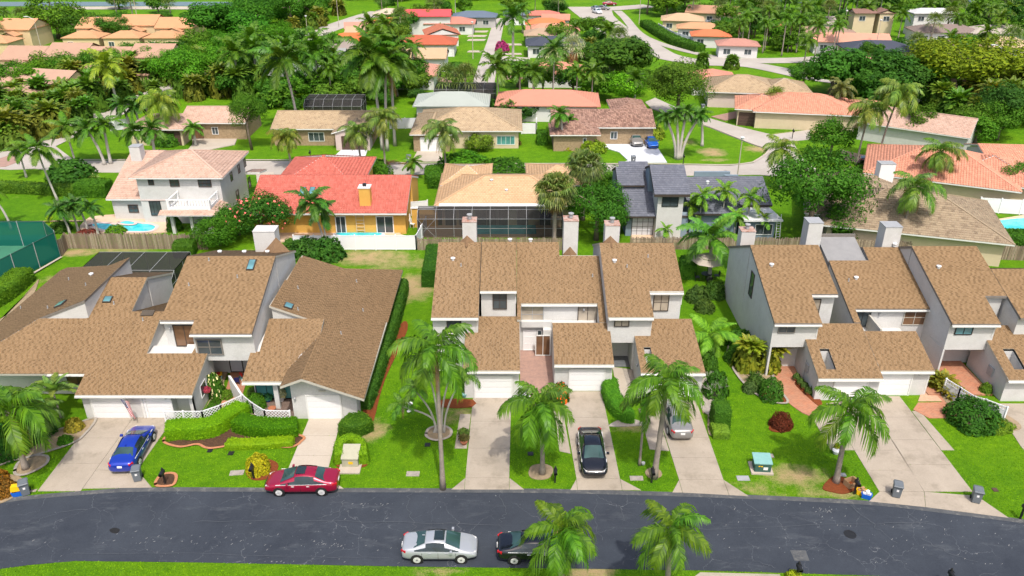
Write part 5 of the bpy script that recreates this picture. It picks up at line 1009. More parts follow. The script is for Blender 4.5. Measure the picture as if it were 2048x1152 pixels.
def bush_mesh(seed, n, size):
    rng = np.random.RandomState(seed); d = rng.normal(0, 1, (n, 3)); d[:, 2] = np.abs(d[:, 2]) * 1.0; d /= np.linalg.norm(d, axis=1)[:, None]
    P = d * (1 - rng.rand(n, 1) ** 2 * .25) * (1 + .12 * np.sin(d[:, :1] * 7 + seed) * np.cos(d[:, 1:2] * 6)); V, F = leaf_quads(rng, P, d + [0, 0, .3], size); return np_mesh('bush', V, F, 'leaves')
BUSH = {'fine': [bush_mesh(s_, 2600, .075) for s_ in (1, 2)], 'mid': [bush_mesh(s_, 1100, .12) for s_ in (3, 4)], 'far': [bush_mesh(s_, 420, .2) for s_ in (5, 6)]}
def spiky_mesh(seed, n=46):
    rng = random.Random(seed); m = MB()
    for i in range(n):
        a = rng.uniform(0, 2 * pi); e = rng.uniform(.15, 1.45); L = rng.uniform(.8, 1.05); d = Vector((cos(a) * cos(e), sin(a) * cos(e), sin(e))); sd_ = Vector((-sin(a), cos(a), 0)) * .05
        p1 = d * L * .55; p2 = d * L + Vector((0, 0, -.12)); m.add([(0, 0, 0), p1 - sd_, p2, p1 + sd_], [(0, 1, 2, 3)])
    return m.mesh('spiky', 'palm_leaves')
SPIKY = [spiky_mesh(1), spiky_mesh(2)]

def frond_mesh(seed, elev, droop, n=42, leaf=.24, width=.016, vee=.5, hang=.5, plumose=0.0, taper=1.0):
    "one feather frond of unit length: midrib in the XZ plane with drooping leaflets"
    rng = random.Random(seed); K = 16; pts = []; x = z = 0.0; a = elev
    for i in range(K + 1): pts.append(Vector((x, 0, z))); x += cos(a) / K; z += sin(a) / K; a -= droop / K
    m = MB(); m.tube(pts, [.012 * (1 - .8 * i / K) for i in range(K + 1)], 4, False)
    for i in range(n):
        t = .12 + .87 * i / n; f = t * K; j = min(int(f), K - 1); p = pts[j].lerp(pts[j + 1], f - j); d = (pts[j + 1] - pts[j]).normalized(); up = Vector((-d.z, 0, d.x))
        L = leaf * (sin(pi * min(1, t * 1.02) ** .75) * .85 + .25) * rng.uniform(.85, 1.15)
        for sgn in (-1, 1):
            v = Vector((0, sgn, 0)) + d * .75 + up * (vee + rng.uniform(-plumose, plumose)); v.normalize(); mid = p + v * L * .5; tip = p + v * L + Vector((0, 0, -hang * L)); mid.z -= hang * L * .18; w_ = d * width * .5
            m.add([p - w_, p + w_, mid + w_ * 1.5, mid - w_ * 1.5, tip], [(0, 1, 2, 3), (3, 2, 4)])
    return m.mesh('frond', 'palm_leaves')
def fan_mesh(seed, elev, L=1.0, segs=20):
    rng = random.Random(seed); m = MB(); d = Vector((cos(elev), 0, sin(elev))); hub = d * .5; m.tube([(0, 0, 0), hub * .6 + Vector((0, 0, .03)), hub], .01, 4, False); up = Vector((-d.z, 0, d.x))
    for i in range(segs):
        a = -1.9 + 3.8 * i / (segs - 1); v = (d * cos(a) + Vector((0, sin(a), 0)) + up * .12 * cos(a * 3)).normalized(); r = .5 * rng.uniform(.85, 1.05); s_ = v.cross(up).normalized() * .028; mid = hub + v * r * .6; tip = hub + v * r + Vector((0, 0, -.2 * rng.uniform(.6, 1.4)))
        m.add([hub, mid - s_, tip, mid + s_], [(0, 1, 2, 3)])
    return m.mesh('frond', 'palm_leaves')
FR = {'queen': [frond_mesh(i, e, dr * 1.1, 25, .26, .028, .25, .85, .25) for i, (e, dr) in enumerate(((1.35, 1.7), (1.05, 1.9), (.8, 2.0), (.5, 2.0), (.15, 1.7), (-.3, 1.2)))],
      'royal': [frond_mesh(20 + i, e, dr, 28, .27, .036, .5, .6, .25) for i, (e, dr) in enumerate(((1.3, 1.1), (1.0, 1.4), (.7, 1.6), (.4, 1.6), (.05, 1.4), (-.35, 1.0)))],
      'coconut': [frond_mesh(40 + i, e, dr, 34, .24, .026, .15, .5, .12) for i, (e, dr) in enumerate(((1.2, 1.2), (.9, 1.4), (.6, 1.5), (.3, 1.5), (-.05, 1.2), (-.5, .8)))],
      'areca': [frond_mesh(60 + i, e, dr, 26, .22, .03, .5, .35, .1) for i, (e, dr) in enumerate(((1.45, .9), (1.3, 1.2), (1.15, 1.4), (1.0, 1.6), (.8, 1.5)))],
      'fan': [fan_mesh(80 + i, e) for i, e in enumerate((1.3, .95, .6, .25, -.1, -.5))]}
DEADF = [frond_mesh(90, -.6, .8, 22, .12, .012, -.2, .9, .3), fan_mesh(91, -1.0)]
def with_mat(me, mat): c = me.copy(); c.materials.clear(); c.materials.append(M[mat]); return c
DEADQ = with_mat(DEADF[0], 'dead_frond'); DEADFAN = with_mat(DEADF[1], 'dead_frond')
def joined_crown(kind, seed, n, elev_pow=1.0):
    "one mesh of n fronds, for palms too far off to pick fronds apart"
    rng = random.Random(seed); V = []; F = []; n0 = 0
    for i in range(n):
        fs = FR[kind]; me = fs[min(len(fs) - 1, int(len(fs) * (i / n) ** elev_pow))]; rot = Matrix.Rotation(i * 2.4 + rng.uniform(-.2, .2), 3, 'Z') * rng.uniform(.85, 1.1)
        co = np.empty(len(me.vertices) * 3); me.vertices.foreach_get('co', co); co = co.reshape(-1, 3) @ np.array(rot.transposed()); V.append(co)
        for p in me.polygons: F.append(tuple(v + n0 for v in p.vertices))
        n0 += len(co)
    me = bpy.data.meshes.new('palm_crown'); me.from_pydata(np.vstack(V).tolist(), [], F); me.update(); me.materials.append(M['palm_leaves']); return me
def slim(kind, i, e, dr, **k): return frond_mesh(i, e, dr, **k)
_full = dict(FR)
FR['qf'] = [frond_mesh(100 + i, e, dr, 16, .23, .045, .35, .75, .4) for i, (e, dr) in enumerate(((1.3, 1.7), (1.0, 1.9), (.6, 2.0), (.2, 1.8), (-.2, 1.3)))]
FR['rf'] = [frond_mesh(110 + i, e, dr, 14, .27, .06, .4, .55, .3) for i, (e, dr) in enumerate(((1.25, 1.1), (.95, 1.4), (.6, 1.6), (.2, 1.5), (-.3, 1.0)))]
FR['ff'] = [fan_mesh(120 + i, e, 1, 9) for i, e in enumerate((1.3, .9, .5, .1, -.4))]
FR['af'] = [frond_mesh(130 + i, e, dr, 11, .24, .07, .5, .35, .1) for i, (e, dr) in enumerate(((1.4, .9), (1.25, 1.3), (1.1, 1.5), (.9, 1.6)))]
PCROWN = {'queen': [joined_crown('qf', s_, 17) for s_ in (1, 2)], 'royal': [joined_crown('rf', s_, 16) for s_ in (3, 4)], 'coconut': [joined_crown('rf', s_, 15) for s_ in (5, 6)], 'fan': [joined_crown('ff', s_, 34) for s_ in (7, 8)], 'areca': [joined_crown('af', s_, 30) for s_ in (9, 10, 11)]}

COLS = {'queen': (.078, .175, .012), 'royal': (.066, .155, .014), 'coconut': (.085, .18, .015), 'fan': (.12, .18, .05), 'areca': (.12, .19, .03), 'yellow': (.22, .28, .03)}
PV = [0]
def trunk_path(base, hub, bend=.0, n=9):
    b, h = Vector(base), Vector(hub); d = h - b; out = []
    for i in range(n):
        t = i / (n - 1); out.append(b + d * t + Vector((d.x, d.y, 0)) * (-bend * sin(pi * t)))
    return out
def palm(label, base, h, r, kind='queen', near=True, lean=(0, 0), tr=None, color=None, nf=None, dead=0, seeds=False, group=None, bend=.25, bark=None, trunk=True, cat='palm'):
    PV[0] += 1; rng = random.Random(PV[0]); bx, by = base[0], base[1]; t = thing('palm_tree', label, cat, (bx, by, 0), 0, group); hub = Vector((lean[0], lean[1], h))
    col = color or COLS[kind]; tr = tr or {'queen': .15, 'royal': .22, 'coconut': .14, 'fan': .2, 'areca': .07}[kind]
    if trunk:
        m = MB(); P = trunk_path((0, 0, -.05), hub - Vector((0, 0, .15)), bend, 11); rad = [tr * (1.45 if i == 0 else 1.15 if i == 1 else 1 - .25 * i / 10) for i in range(11)]; m.tube(P, rad, 10 if near else 6)
        m.build('trunk', bark or ('royal_bark' if kind in ('royal', 'coconut') else 'palm_bark'), t, smooth=True)
        if kind in ('royal', 'coconut') and near: m = MB(); m.tube([hub - Vector((0, 0, 1.2)), hub - Vector((0, 0, .6)), hub], [tr * .85, tr * .95, tr * .5], 8); m.build('crownshaft', 'tinted_gloss', t, color=(.16, .26, .06), smooth=True)
        elif near and kind == 'queen':
            m = MB()
            for i in range(14): a = i * 2.4; z = h - .75 + i * .05; m.bar((hub.x + cos(a) * tr * .6, hub.y + sin(a) * tr * .6, z), (hub.x + cos(a) * tr * 1.8, hub.y + sin(a) * tr * 1.8, z + .32), .09, .04)
            m.build('boot', 'palm_bark', t)
    if near:
        n = nf or {'queen': 20, 'royal': 18, 'coconut': 17, 'fan': 38, 'areca': 16}[kind]; fs = FR[kind]
        for i in range(n):
            q = min(len(fs) - 1, int(len(fs) * (i + rng.random()) / n)); me = fs[q]; s_ = r * rng.uniform(.88, 1.12) * (1.0 if q else .85)
            link('frond', me, t, hub, (rng.uniform(-.25, .25), rng.uniform(-.12, .12), i * 2.399 + rng.uniform(-.25, .25)), (s_, s_, s_), color=[c * rng.uniform(.85, 1.15) for c in col])
    else:
        ms = PCROWN[kind]; link('crown', ms[PV[0] % len(ms)], t, hub, (0, 0, rng.uniform(0, 6)), r, color=[c * rng.uniform(.9, 1.1) for c in col])
    for i in range(dead): link('dead_frond', DEADFAN if kind == 'fan' else DEADQ, t, hub, (0, rng.uniform(.1, .6), rng.uniform(0, 6.28)), r * .9)
    if seeds: m = MB(); m.tube([hub, hub + Vector((-.35, -.25, .1)), hub + Vector((-.5, -.35, -.35))], [.03, .16, .04], 7); m.build('flower_stalk', 'cardboard', t)
    return t
def clump(label, base, h, r, kind='areca', n=3, near=False, color=None, group=None, cat='palm'):
    "clustering palm: several stems, fronds from low down"
    PV[0] += 1; rng = random.Random(PV[0] + 500); t = thing('palm_clump', label, cat, (base[0], base[1], 0), rng.uniform(0, 6), group); m = MB(); col = color or COLS[kind]
    for i in range(n):
        a = rng.uniform(0, 6.28); d = r * rng.uniform(.1, .45); hub = Vector((cos(a) * d, sin(a) * d, max(.2, h - r * rng.uniform(.75, 1.1)))); m.tube([(hub.x * .3, hub.y * .3, 0), hub], [.07, .05], 5)
        ms = PCROWN[kind]; link('crown', ms[rng.randrange(len(ms))], t, hub, (0, 0, rng.uniform(0, 6)), r * rng.uniform(.75, 1.0), color=[c * rng.uniform(.85, 1.15) for c in col])
    link('foliage', BUSH['far'][n % 2], t, (0, 0, 0), (0, 0, 0), (r * .72, r * .72, h * .72), color=[c * .8 for c in col]); m.build('stem', 'palm_bark', t); return t
def tree(label, base, h, r, lod='mid', color=(.06, .14, .02), trunk_h=None, rz=None, vr=None, group=None, cat='tree', kind=None, limbs=4, name='tree'):
    "h: height of the top; r: crown radius"
    PV[0] += 1; rng = random.Random(PV[0] + 900); t = thing(name, label, cat, (base[0], base[1], 0), 0, group); vr = vr or r * .85; zc_ = h - vr * .8; th = trunk_h or max(.5, zc_ - vr * .3); tr = max(.09, r * .055)
    m = MB(); top_ = Vector((rng.uniform(-.3, .3), rng.uniform(-.3, .3), th)); m.tube([(0, 0, -.05), top_ * .5 + Vector((rng.uniform(-.1, .1), 0, 0)), top_], [tr * 1.4, tr, tr * .8], 7)
    for i in range(limbs):
        a = i * 2 * pi / limbs + rng.uniform(-.4, .4); e = Vector((cos(a) * r * .55, sin(a) * r * .55, zc_ + vr * rng.uniform(-.1, .35))); mid = top_.lerp(e, .5) + Vector((0, 0, vr * .12)); m.tube([top_ * .92, mid, e], [tr * .7, tr * .45, tr * .18], 5)
    m.build('trunk', 'tree_bark', t, smooth=True); ms = CROWN[kind or lod]
    link('crown', ms[PV[0] % len(ms)], t, (0, 0, zc_), (0, 0, rz if rz is not None else rng.uniform(0, 6.28)), (r, r, vr), color=[c * rng.uniform(.92, 1.08) for c in color]); return t
def bush(label, base, r, h, color=(.07, .17, .02), lod='mid', name='shrub', cat='shrub', group=None, z0=0.0, spiky=False, sy=1.0):
    PV[0] += 1; rng = random.Random(PV[0]); ms = SPIKY if spiky else BUSH[lod]; o = link(name, ms[PV[0] % len(ms)], None, (base[0], base[1], z0), (0, 0, rng.uniform(0, 6.28) if sy == 1 else 0), (r, r * sy, h), color=color); tag(o, label, cat, group); return o
def hedge(label, path, w_, h, color=(.07, .19, .02), dens=170, leaf=.07, group=None, z0=0, seed=3, closed=False, cat='hedge', rnd=.22):
    "clipped hedge along a ground path: leafy skin over a twiggy core"
    L, Rr = ribbon(path, w_, 4); rng = np.random.RandomState(seed); prof = [(-1, 0), (-1.02, .5), (-.97, .85), (-.8, 1.0), (0, 1.04), (.8, 1.0), (.97, .85), (1.02, .5), (1, 0)]
    C = [(Vector(a) + Vector(b)) / 2 for a, b in zip(L, Rr)]; H_ = [(Vector(a) - Vector(b)) / 2 for a, b in zip(L, Rr)]; grid = []
    for i, (c, hv) in enumerate(zip(C, H_)):
        e = 1.0; grid.append([Vector((c.x + hv.x * p * e, c.y + hv.y * p * e, z0 + q * h * (1 if 0 < i < len(C) - 1 else .93))) for p, q in prof])
    m = MB(); k = len(prof); m.add([p for g in grid for p in g], [(i * k + j, i * k + j + 1, (i + 1) * k + j + 1, (i + 1) * k + j) for i in range(len(grid) - 1) for j in range(k - 1)] + [tuple(range(k))[::-1], tuple(range((len(grid) - 1) * k, len(grid) * k))])
    P = []; N = []
    for f in m.f:
        vs = [Vector(m.v[i]) for i in f]
        tris = [(vs[0], vs[i], vs[i + 1]) for i in range(1, len(vs) - 1)]
        for a, b, c in tris:
            cr = (b - a).cross(c - a); ar = cr.length / 2
            if ar < 1e-6: continue
            nn = int(ar * dens + rng.rand()); r1 = np.sqrt(rng.rand(nn, 1)); r2 = rng.rand(nn, 1); q = (1 - r1) * np.array(a) + r1 * (1 - r2) * np.array(b) + r1 * r2 * np.array(c); nv = np.array(cr.normalized())
            cen = np.mean(np.array([np.array(v) for v in vs]), 0); P.append(q); N.append(np.repeat(nv[None], nn, 0))
    P = np.vstack(P); N = np.vstack(N); cc = np.array([(c.x, c.y, z0 + h * .45) for c in C]); d = ((P[:, None, :] - cc[None]) ** 2).sum(2).argmin(1); out = P - cc[d]; out /= np.linalg.norm(out, axis=1)[:, None] + 1e-9
    N = np.where((N * out).sum(1)[:, None] < 0, -N, N); P = P + N * rng.uniform(-.04, .07, (len(P), 1)) + rng.normal(0, .02, P.shape); V, F = leaf_quads(rng, P, N, leaf)
    core_v = np.array(m.v); c0 = len(V); cm = core_v.copy(); ctr = cc[((core_v[:, None, :] - cc[None]) ** 2).sum(2).argmin(1)]; cm = ctr + (core_v - ctr) * .96
    me = bpy.data.meshes.new('hedge'); me.from_pydata(V.tolist() + cm.tolist(), [], [tuple(f) for f in F.tolist()] + [tuple(i + c0 for i in f) for f in m.f]); me.update(); me.materials.append(M['leaves'])
    o = link('hedge', me, color=color); tag(o, label, cat, group); return o
def flowers(o, color, n, seed=1, size=.09, name='flower'):
    "blossoms on a shrub, as a child part"
    rng = np.random.RandomState(seed); d = rng.normal(0, 1, (n, 3)); d[:, 2] = np.abs(d[:, 2]); d /= np.linalg.norm(d, axis=1)[:, None]; V, F = leaf_quads(rng, d * 1.03, d, size, .8, .05); c = link(name, np_mesh('flower', V, F, 'petal'), o, color=color, kind='stuff'); return c
s = NT('petal', .7, .2); s.color(s.objcol())

def G(px, py): p = at(px, py); return (p.x, p.y)
def gpx(px, py, h): p = at(px, py, h); return (p.x, p.y)

# --- palms in the front gardens (fronds are separate)
def fpalm(label, bpx, bpy, hpx, hpy, rpx, kind='queen', **k):
    "base pixel, crown-heart pixel: the trunk may lean sideways, height from the heart's row"
    b = at(bpx, bpy); u = onY(hpx, hpy, b.y); r = 1.28 * rpx / (FPX / (b.y * CT + (CAMH - u.z) * ST)); return palm(label, (b.x, b.y), u.z, r, kind, True, (u.x - b.x, 0), **k)
fpalm('queen palm with leaning grey trunk in a round bare bed beside the left driveway', 52, 938, 22, 822, 88, tr=.2, nf=15, dead=2)
fpalm('tall queen palm at the kerb, trunk rising in front of the middle garage wall', 886, 978, 872, 700, 84, tr=.16, nf=15, bend=.1, dead=1)
fpalm('queen palm with wide drooping crown, left of the black sedan', 1085, 948, 1078, 810, 78, tr=.17, nf=15, dead=1)
fpalm('leaning queen palm whose crown hangs over the grey parked sedan', 1308, 955, 1334, 765, 84, tr=.2, nf=14, bend=-.1, dead=2)
fpalm('slender white-trunked palm with small crown by the garden lamp', 1279, 930, 1290, 805, 46, tr=.09, nf=12)
fpalm('queen palm in orange mulch beside the yellow and blue recycling boxes', 1672, 965, 1700, 822, 80, tr=.19, nf=14, bend=-.1)
fpalm('near queen palm in front of the black parked car at the street edge', 1120, 1215, 1124, 1060, 84, tr=.2, nf=14, seeds=True, bend=.05)
fpalm('near queen palm with a yellowing frond, over the dark street', 1330, 1212, 1340, 1060, 80, tr=.17, nf=14, dead=0)
fpalm('bright coconut palm in the grassy gap between middle and right townhouses', 1425, 700, 1422, 668, 55, 'coconut', color=(.14, .30, .03), tr=.1, nf=12, bend=.1)
fpalm('royal palm behind the beige parasol, heavy crown with yellow green shaft', 1418, 560, 1422, 476, 62, 'royal', tr=.2, nf=15, color=(.09, .22, .03))
# cluster of leaning stems in the ringed bed
for i, (hx, hy, rr_, ds) in enumerate(((806, 800, 44, 'far left, low arching stem'), (830, 772, 46, 'left middle stem'), (858, 745, 50, 'upright inner stem'), (905, 735, 56, 'right upright stem'), (925, 760, 56, 'stem leaning to the garage'))):
    b = at(868 + i * 5, 866); u = onY(hx, hy, b.y); palm('feathery palm in the ringed bed on the side lawn: ' + ds, (b.x, b.y), u.z, rr_ / 31, 'queen', True, (u.x - b.x, .3 * (i - 2)), tr=.08, nf=10, bend=.45 if i == 0 else .25, color=(.09, .20, .03), bark='royal_bark', dead=1 if i == 0 else 0)
# garden palms of the left row
for lb, px, py, h, r, kd, c_ in (('low feathery palm against the white wall right of the big left palm', 122, 835, 2.2, 2.0, 'areca', (.13, .22, .05)), ('low silvery green palm below the balcony recess', 100, 860, 1.8, 1.9, 'queen', (.10, .19, .05)), ('arching yellow-green palm behind the leaning trunk at the left edge', 20, 850, 2.4, 2.2, 'queen', None)):
    x, y = G(px, py); palm(lb, (x, y), h, r, kd, True, tr=.08, nf=14, color=c_)
clump('golden bamboo palm clump by the red brick path of the right row', G(1492, 735), 3.4, 1.7, 'areca', 4, color=(.22, .27, .03))
clump('second golden palm clump in front of the white entry wall', G(1535, 740), 3.0, 1.4, 'areca', 3, color=(.25, .28, .03)); clump('olive coloured palm clump beside the white fence of the right row', G(1880, 775), 1.7, 1.4, 'areca', 3, color=(.20, .20, .03)); clump('olive palm tuft nearer the driveway by the white fence', G(1905, 792), 1.4, 1.2, 'areca', 2, color=(.22, .22, .03))
# hedges near
gc = (.08, .23, .006); yc = (.20, .36, .01)
hedge('long clipped light green hedge curving below the white lattice fence', gp([(336, 874), (365, 870), (400, 870), (430, 864), (455, 848), (478, 835), (488, 828)]), 1.35, 1.15, (.15, .34, .008), seed=1)
hedge('clipped darker hedge in front of the lattice fence and terrace', gp([(478, 855), (500, 862), (530, 866), (565, 868), (597, 864)]), 1.35, 1.1, gc, seed=2)
hedge('low yellow-green border hedge in the brown mulch bed', gp([(455, 893), (490, 893), (520, 892), (550, 890), (588, 888)]), .9, .5, yc, seed=3)
hedge('rounded clipped hedge at the corner of the gabled garage', gp([(690, 858), (712, 862), (735, 852)]), 1.7, 1.1, (.07, .17, .015), seed=4)
hedge('U shaped low hedge around the beige utility box', gp([(680, 930), (682, 905), (702, 893), (724, 905), (728, 930)]), .7, 1.0, (.12, .26, .01), seed=5)
hedge('long dark glossy hedge along the side wall of the left townhouse row', gp([(728, 820), (748, 770), (768, 710), (788, 650), (806, 580)]), 1.15, 1.3, (.05, .14, .02), dens=110, leaf=.11, seed=6)
hedge('bright clipped L shaped hedge beside the middle driveway', gp([(1218, 775), (1222, 800), (1236, 825), (1252, 838), (1262, 838)]), 1.25, 1.05, (.075, .24, .02), seed=7)
for i, (px, py, r, h, lb) in enumerate(((1438, 850, .95, 1.9, 'tall clipped hedge block at the corner of the third driveway'), (1438, 868, .85, .7, 'leafy tuft in front of the tall hedge block'))): hedge(lb, gp([(px - 16, py), (px + 16, py)]), r * 1.6, h, (.06, .17, .02) if i == 0 else (.12, .24, .03), seed=20 + i)
hedge('hedge block by the green court fence', gp([(-40, 625), (10, 595), (50, 560)]), 2.2, 1.5, (.09, .2, .015), dens=90, leaf=.1, seed=8); hedge('pool hedge corner by the old wooden fence', gp([(352, 510), (392, 508)]), 2.0, 1.6, (.06, .15, .015), dens=90, leaf=.1, seed=9)
hedge('round topped clipped bush at the back corner of the middle row', gp([(860, 575), (866, 545), (868, 520)]), 1.6, 2.0, (.05, .15, .02), dens=90, leaf=.09, seed=10); hedge('dark clipped hedge beside the parasol', gp([(1375, 560), (1372, 540)]), 1.6, 1.8, (.06, .17, .02), dens=80, leaf=.1, seed=11)
hedge('flowering vine hedge on the back fence of the right row', gp([(1655, 492), (1720, 492), (1800, 493), (1880, 496), (1960, 500), (2060, 504)]), 2.6, 2.3, (.055, .16, .015), dens=60, leaf=.15, seed=12)
hedge('long low hedge across the left garden', gp([(-30, 382), (40, 384), (110, 388), (180, 392)]), 1.6, 1.3, (.09, .19, .02), dens=40, leaf=.16, seed=13)
for i, (px0, px1, py, lb) in enumerate(((160, 222, 390, 'short hedge piece left of the two-storey house'), (852, 882, 362, 'clipped cube hedge beside the yellow courtyard wall'), (858, 888, 372, 'front clipped hedge beside the yellow courtyard wall'), (735, 772, 350, 'rounded hedge behind the red roof'), (1074, 1094, 287, 'tall hedge at the corner of the brown barrel-tile house'), (1505, 1560, 240, 'x'), )):
    if lb != 'x': hedge(lb, gp([(px0, py), (px1, py)]), 2.4, 2.0, (.06, .17, .015), dens=40, leaf=.16, seed=30 + i)
hedge('round clipped street corner bush with house number', gp([(898, 158), (930, 158)]), 3.4, 3.2, (.05, .16, .015), dens=30, leaf=.2, seed=41); hedge('clipped hedge wall in the left distance', gp([(330, 112), (400, 112)]), 3, 3.0, (.04, .13, .015), dens=20, leaf=.3, seed=42); hedge('clipped green hedge before the slate verandah house', gp([(1752, 102), (1800, 100)]), 2.5, 2.6, (.08, .22, .02), dens=20, leaf=.3, seed=43)
hedge('hedge line along the white vinyl fence of the avenue', gp([(1290, 52), (1320, 72), (1355, 90), (1400, 104)]), 3, 1.8, (.05, .14, .015), dens=14, leaf=.32, seed=44)
# shrubs near
def nb(lb, px, py, r, h, c_, lod='mid', **k): return bush(lb, G(px, py), r, h, c_, lod, **k)
m_ = nb('round bright yellow shrub in the red mulch bed', 518, 942, .85, 1.45, (.42, .40, .02), 'fine'); nb('red and dark leaved shrub ringed by white stones', 1561, 852, .85, 1.2, (.12, .03, .02), 'fine'); nb('leafy bush with small red blooms beside the brick path', 1540, 795, 1.0, 1.8, (.05, .15, .02), 'fine')
nb('rounded green bush on the brick terrace behind the lattice', 513, 815, .8, 1.3, (.07, .20, .015), 'fine'); nb('bushy dark green tree-like shrub by the white fence, right row', 1945, 845, 2.0, 1.9, (.035, .12, .015), 'fine'); nb('low yellow-green shrub before the dark bush of the right row', 1985, 858, 1.6, .9, (.12, .22, .02), 'fine', sy=.5)
o = nb('white flowering shrub against the garage side wall of the left row', 432, 790, .75, 2.0, (.06, .16, .02), 'mid'); flowers(o, (.8, .75, .35), 60); nb('clipped low border along the side wall, left row entry', 425, 820, .5, .6, (.06, .16, .015), sy=3)
nb('orange brown croton shrub at the left kerb', 8, 985, .95, .9, (.2, .10, .02)); nb('second orange brown croton in front of the left mailbox', -15, 965, 1.1, .9, (.28, .13, .02)); nb('dark glossy shrub beside the left driveway bed', 10, 905, 1.6, 2.2, (.03, .12, .02)); nb('dark shrub mass behind the leaning palm trunk', 60, 870, 1.8, 1.6, (.04, .13, .02)); nb('small round green shrub at the edge of the left driveway', 131, 885, .55, .6, (.06, .2, .015)); nb('golden variegated shrub by the left garage wall', 150, 858, .7, .9, (.28, .25, .04))
nb('yellow-leaved shrub around the mailbox at the bottom right', 1588, 1160, .55, .6, (.30, .38, .02)); nb('small yellow plant in white pot on the right driveway edge', 1672, 902, .25, .75, (.3, .35, .02)); o = nb('orange flowering bush behind the drooping palm crown', 1122, 800, .7, 1.6, (.06, .15, .02)); flowers(o, (.8, .12, .01), 120)
for i, (px, py, r, h, c_) in enumerate(((1480, 690, 1.3, 1.5, (.05, .15, .02)), (1470, 720, 1.0, 1.2, (.05, .14, .02)), (1512, 770, .8, .9, (.06, .13, .03)), (1430, 790, 1.0, 2.2, (.05, .15, .02)), (1415, 745, .8, 2.0, (.06, .16, .02)), (1500, 780, .7, .8, (.07, .13, .04)), (1395, 600, 1.2, 1.5, (.06, .12, .03)), (1430, 590, 1.3, 1.4, (.05, .12, .02)), (1408, 620, 1.0, 1.2, (.07, .13, .03)), (1630, 790, .5, 1.1, (.03, .1, .02)), (1640, 775, .5, 1.0, (.04, .12, .02)), (1995, 775, .9, 1.4, (.14, .04, .03)), (1970, 785, .5, .9, (.1, .2, .02)))):
    nb(['dark glossy shrub near the golden bamboo palm', 'leafy shrub lower down beside the golden palm', 'spiky grey-green shrub in the right planting strip', 'dense green shrub right of the third garage', 'upright shrub between third garage and side lawn', 'dull green shrub at the lawn edge of the right bed', 'tangled shrub below the royal palm', 'bushy shrub against the tall grey side wall', 'brownish low shrub in front of the royal palm', 'dark potted shrub by the right garage post', 'climbing shrub in the opening of the right garage wall', 'maroon leaved shrub in front of the arched wall opening', 'bright spiky plant by the white fence gate'][i], px, py, r, h, c_)
nb('spiky cycad with stiff arching leaves in the right bed', 1508, 762, 1.2, 1.2, (.05, .12, .03), spiky=True); nb('tiny green topiary in a pot by the middle garage', 929, 790, .28, .9, (.02, .07, .03)); nb('leafy border plant along the brick path of the left row', 455, 795, .5, .7, (.10, .2, .02)); nb('variegated plant between brick path and wall', 462, 812, .45, .5, (.2, .25, .03))
m = MB(); rngb = random.Random(4)
def twig(p, d, L, r, n):
    q = p + d * L; m.tube([p, p.lerp(q, .5) + Vector((rngb.uniform(-.05, .05), rngb.uniform(-.05, .05), 0)), q], [r, r * .8, r * .6], 4)
    if n:
        for _ in range(3): twig(q, (d + Vector((rngb.uniform(-.7, .7), rngb.uniform(-.7, .7), rngb.uniform(-.2, .5)))).normalized(), L * .75, r * .6, n - 1)
for _ in range(4): twig(Vector((0, 0, 0)), Vector((rngb.uniform(-.8, .8), rngb.uniform(-.8, .8), 1)).normalized(), .75, .03, 3)
tag(m.build('bare_shrub', 'royal_bark', loc=G(1425, 790) + (0,)), 'leafless pale twiggy shrub between third driveway and side lawn', 'shrub')
# --- behind the rows
nt_ = 'near'
tree('large glossy mango tree filling the gap right of the slate-roofed house', gpx(1614, 488, 0), 12.0, 5.7, 'near', (.05, .155, .018), vr=5.6, limbs=6)
tree('lower leafy companion tree at the foot of the mango', G(1675, 485), 4.8, 3.0, 'mid', (.05, .16, .015)); tree('sprawling citrus tree with pale new leaves behind the middle chimneys', G(1192, 480), 7.4, 4.3, 'near', (.05, .16, .018)); tree('small tree between screen porch and the blue house', G(1195, 400), 5.2, 3.4, 'mid', (.07, .2, .018)); tree('vine covered shrub tree left of the blue house wall', G(1225, 470), 3.4, 2.0, 'mid', (.05, .15, .02))
fo = tree('broad plumeria tree with pink blossoms left of the yellow house', G(528, 478), 5.6, 3.8, 'near', (.045, .13, .02)); tree('dense bright bush tree right of the wooden fence', G(440, 490), 4.2, 3.1, 'near', (.055, .18, .012), trunk_h=.6); tree('dark shrub tree behind the plumeria blossoms', G(478, 470), 4.0, 2.6, 'mid', (.06, .18, .02), trunk_h=.6)
rng = np.random.RandomState(5); P_, N_ = crown_points(rng, 170, 26); V_, F_q = leaf_quads(rng, P_ * 1.02, N_, .045, .8, .05); link('blossom', np_mesh('blossom', V_, F_q, 'petal'), fo, (0, 0, 3.2), (0, 0, 0), (3.8, 3.8, 3.2), color=(.75, .16, .14), kind='stuff')
palm('queen palm with two crossing grey trunks in front of the yellow house', G(650, 500), 5.6, 2.9, 'royal', True, (-1.0, 0), tr=.13, nf=14, color=(.05, .14, .02)); palm('companion palm trunk beside the yellow house terrace', G(655, 502), 4.4, 2.2, 'royal', True, (-.4, .6), tr=.1, nf=12, color=(.05, .14, .02)); bush('low bushes at the palm foot by the white fence', G(655, 515), 2.0, 2.2, (.04, .13, .02)); bush('dark ferny bushes against the shaded white fence', G(615, 510), 2.0, 2.0, (.04, .12, .02)); bush('small bush behind the left row chimney', G(590, 500), 1.5, 1.4, (.05, .14, .02))
for lb, px, py, h, r, c_ in (('shaggy fan palm hiding the end of the screen porch', 1108, 492, 6.6, 2.7, (.13, .18, .05)), ('second shaggy fan palm behind the porch palm', 1165, 440, 6.8, 2.6, (.11, .17, .05))): palm(lb, G(px, py), h, r, 'fan', True, nf=60, dead=8, color=c_, tr=.25)
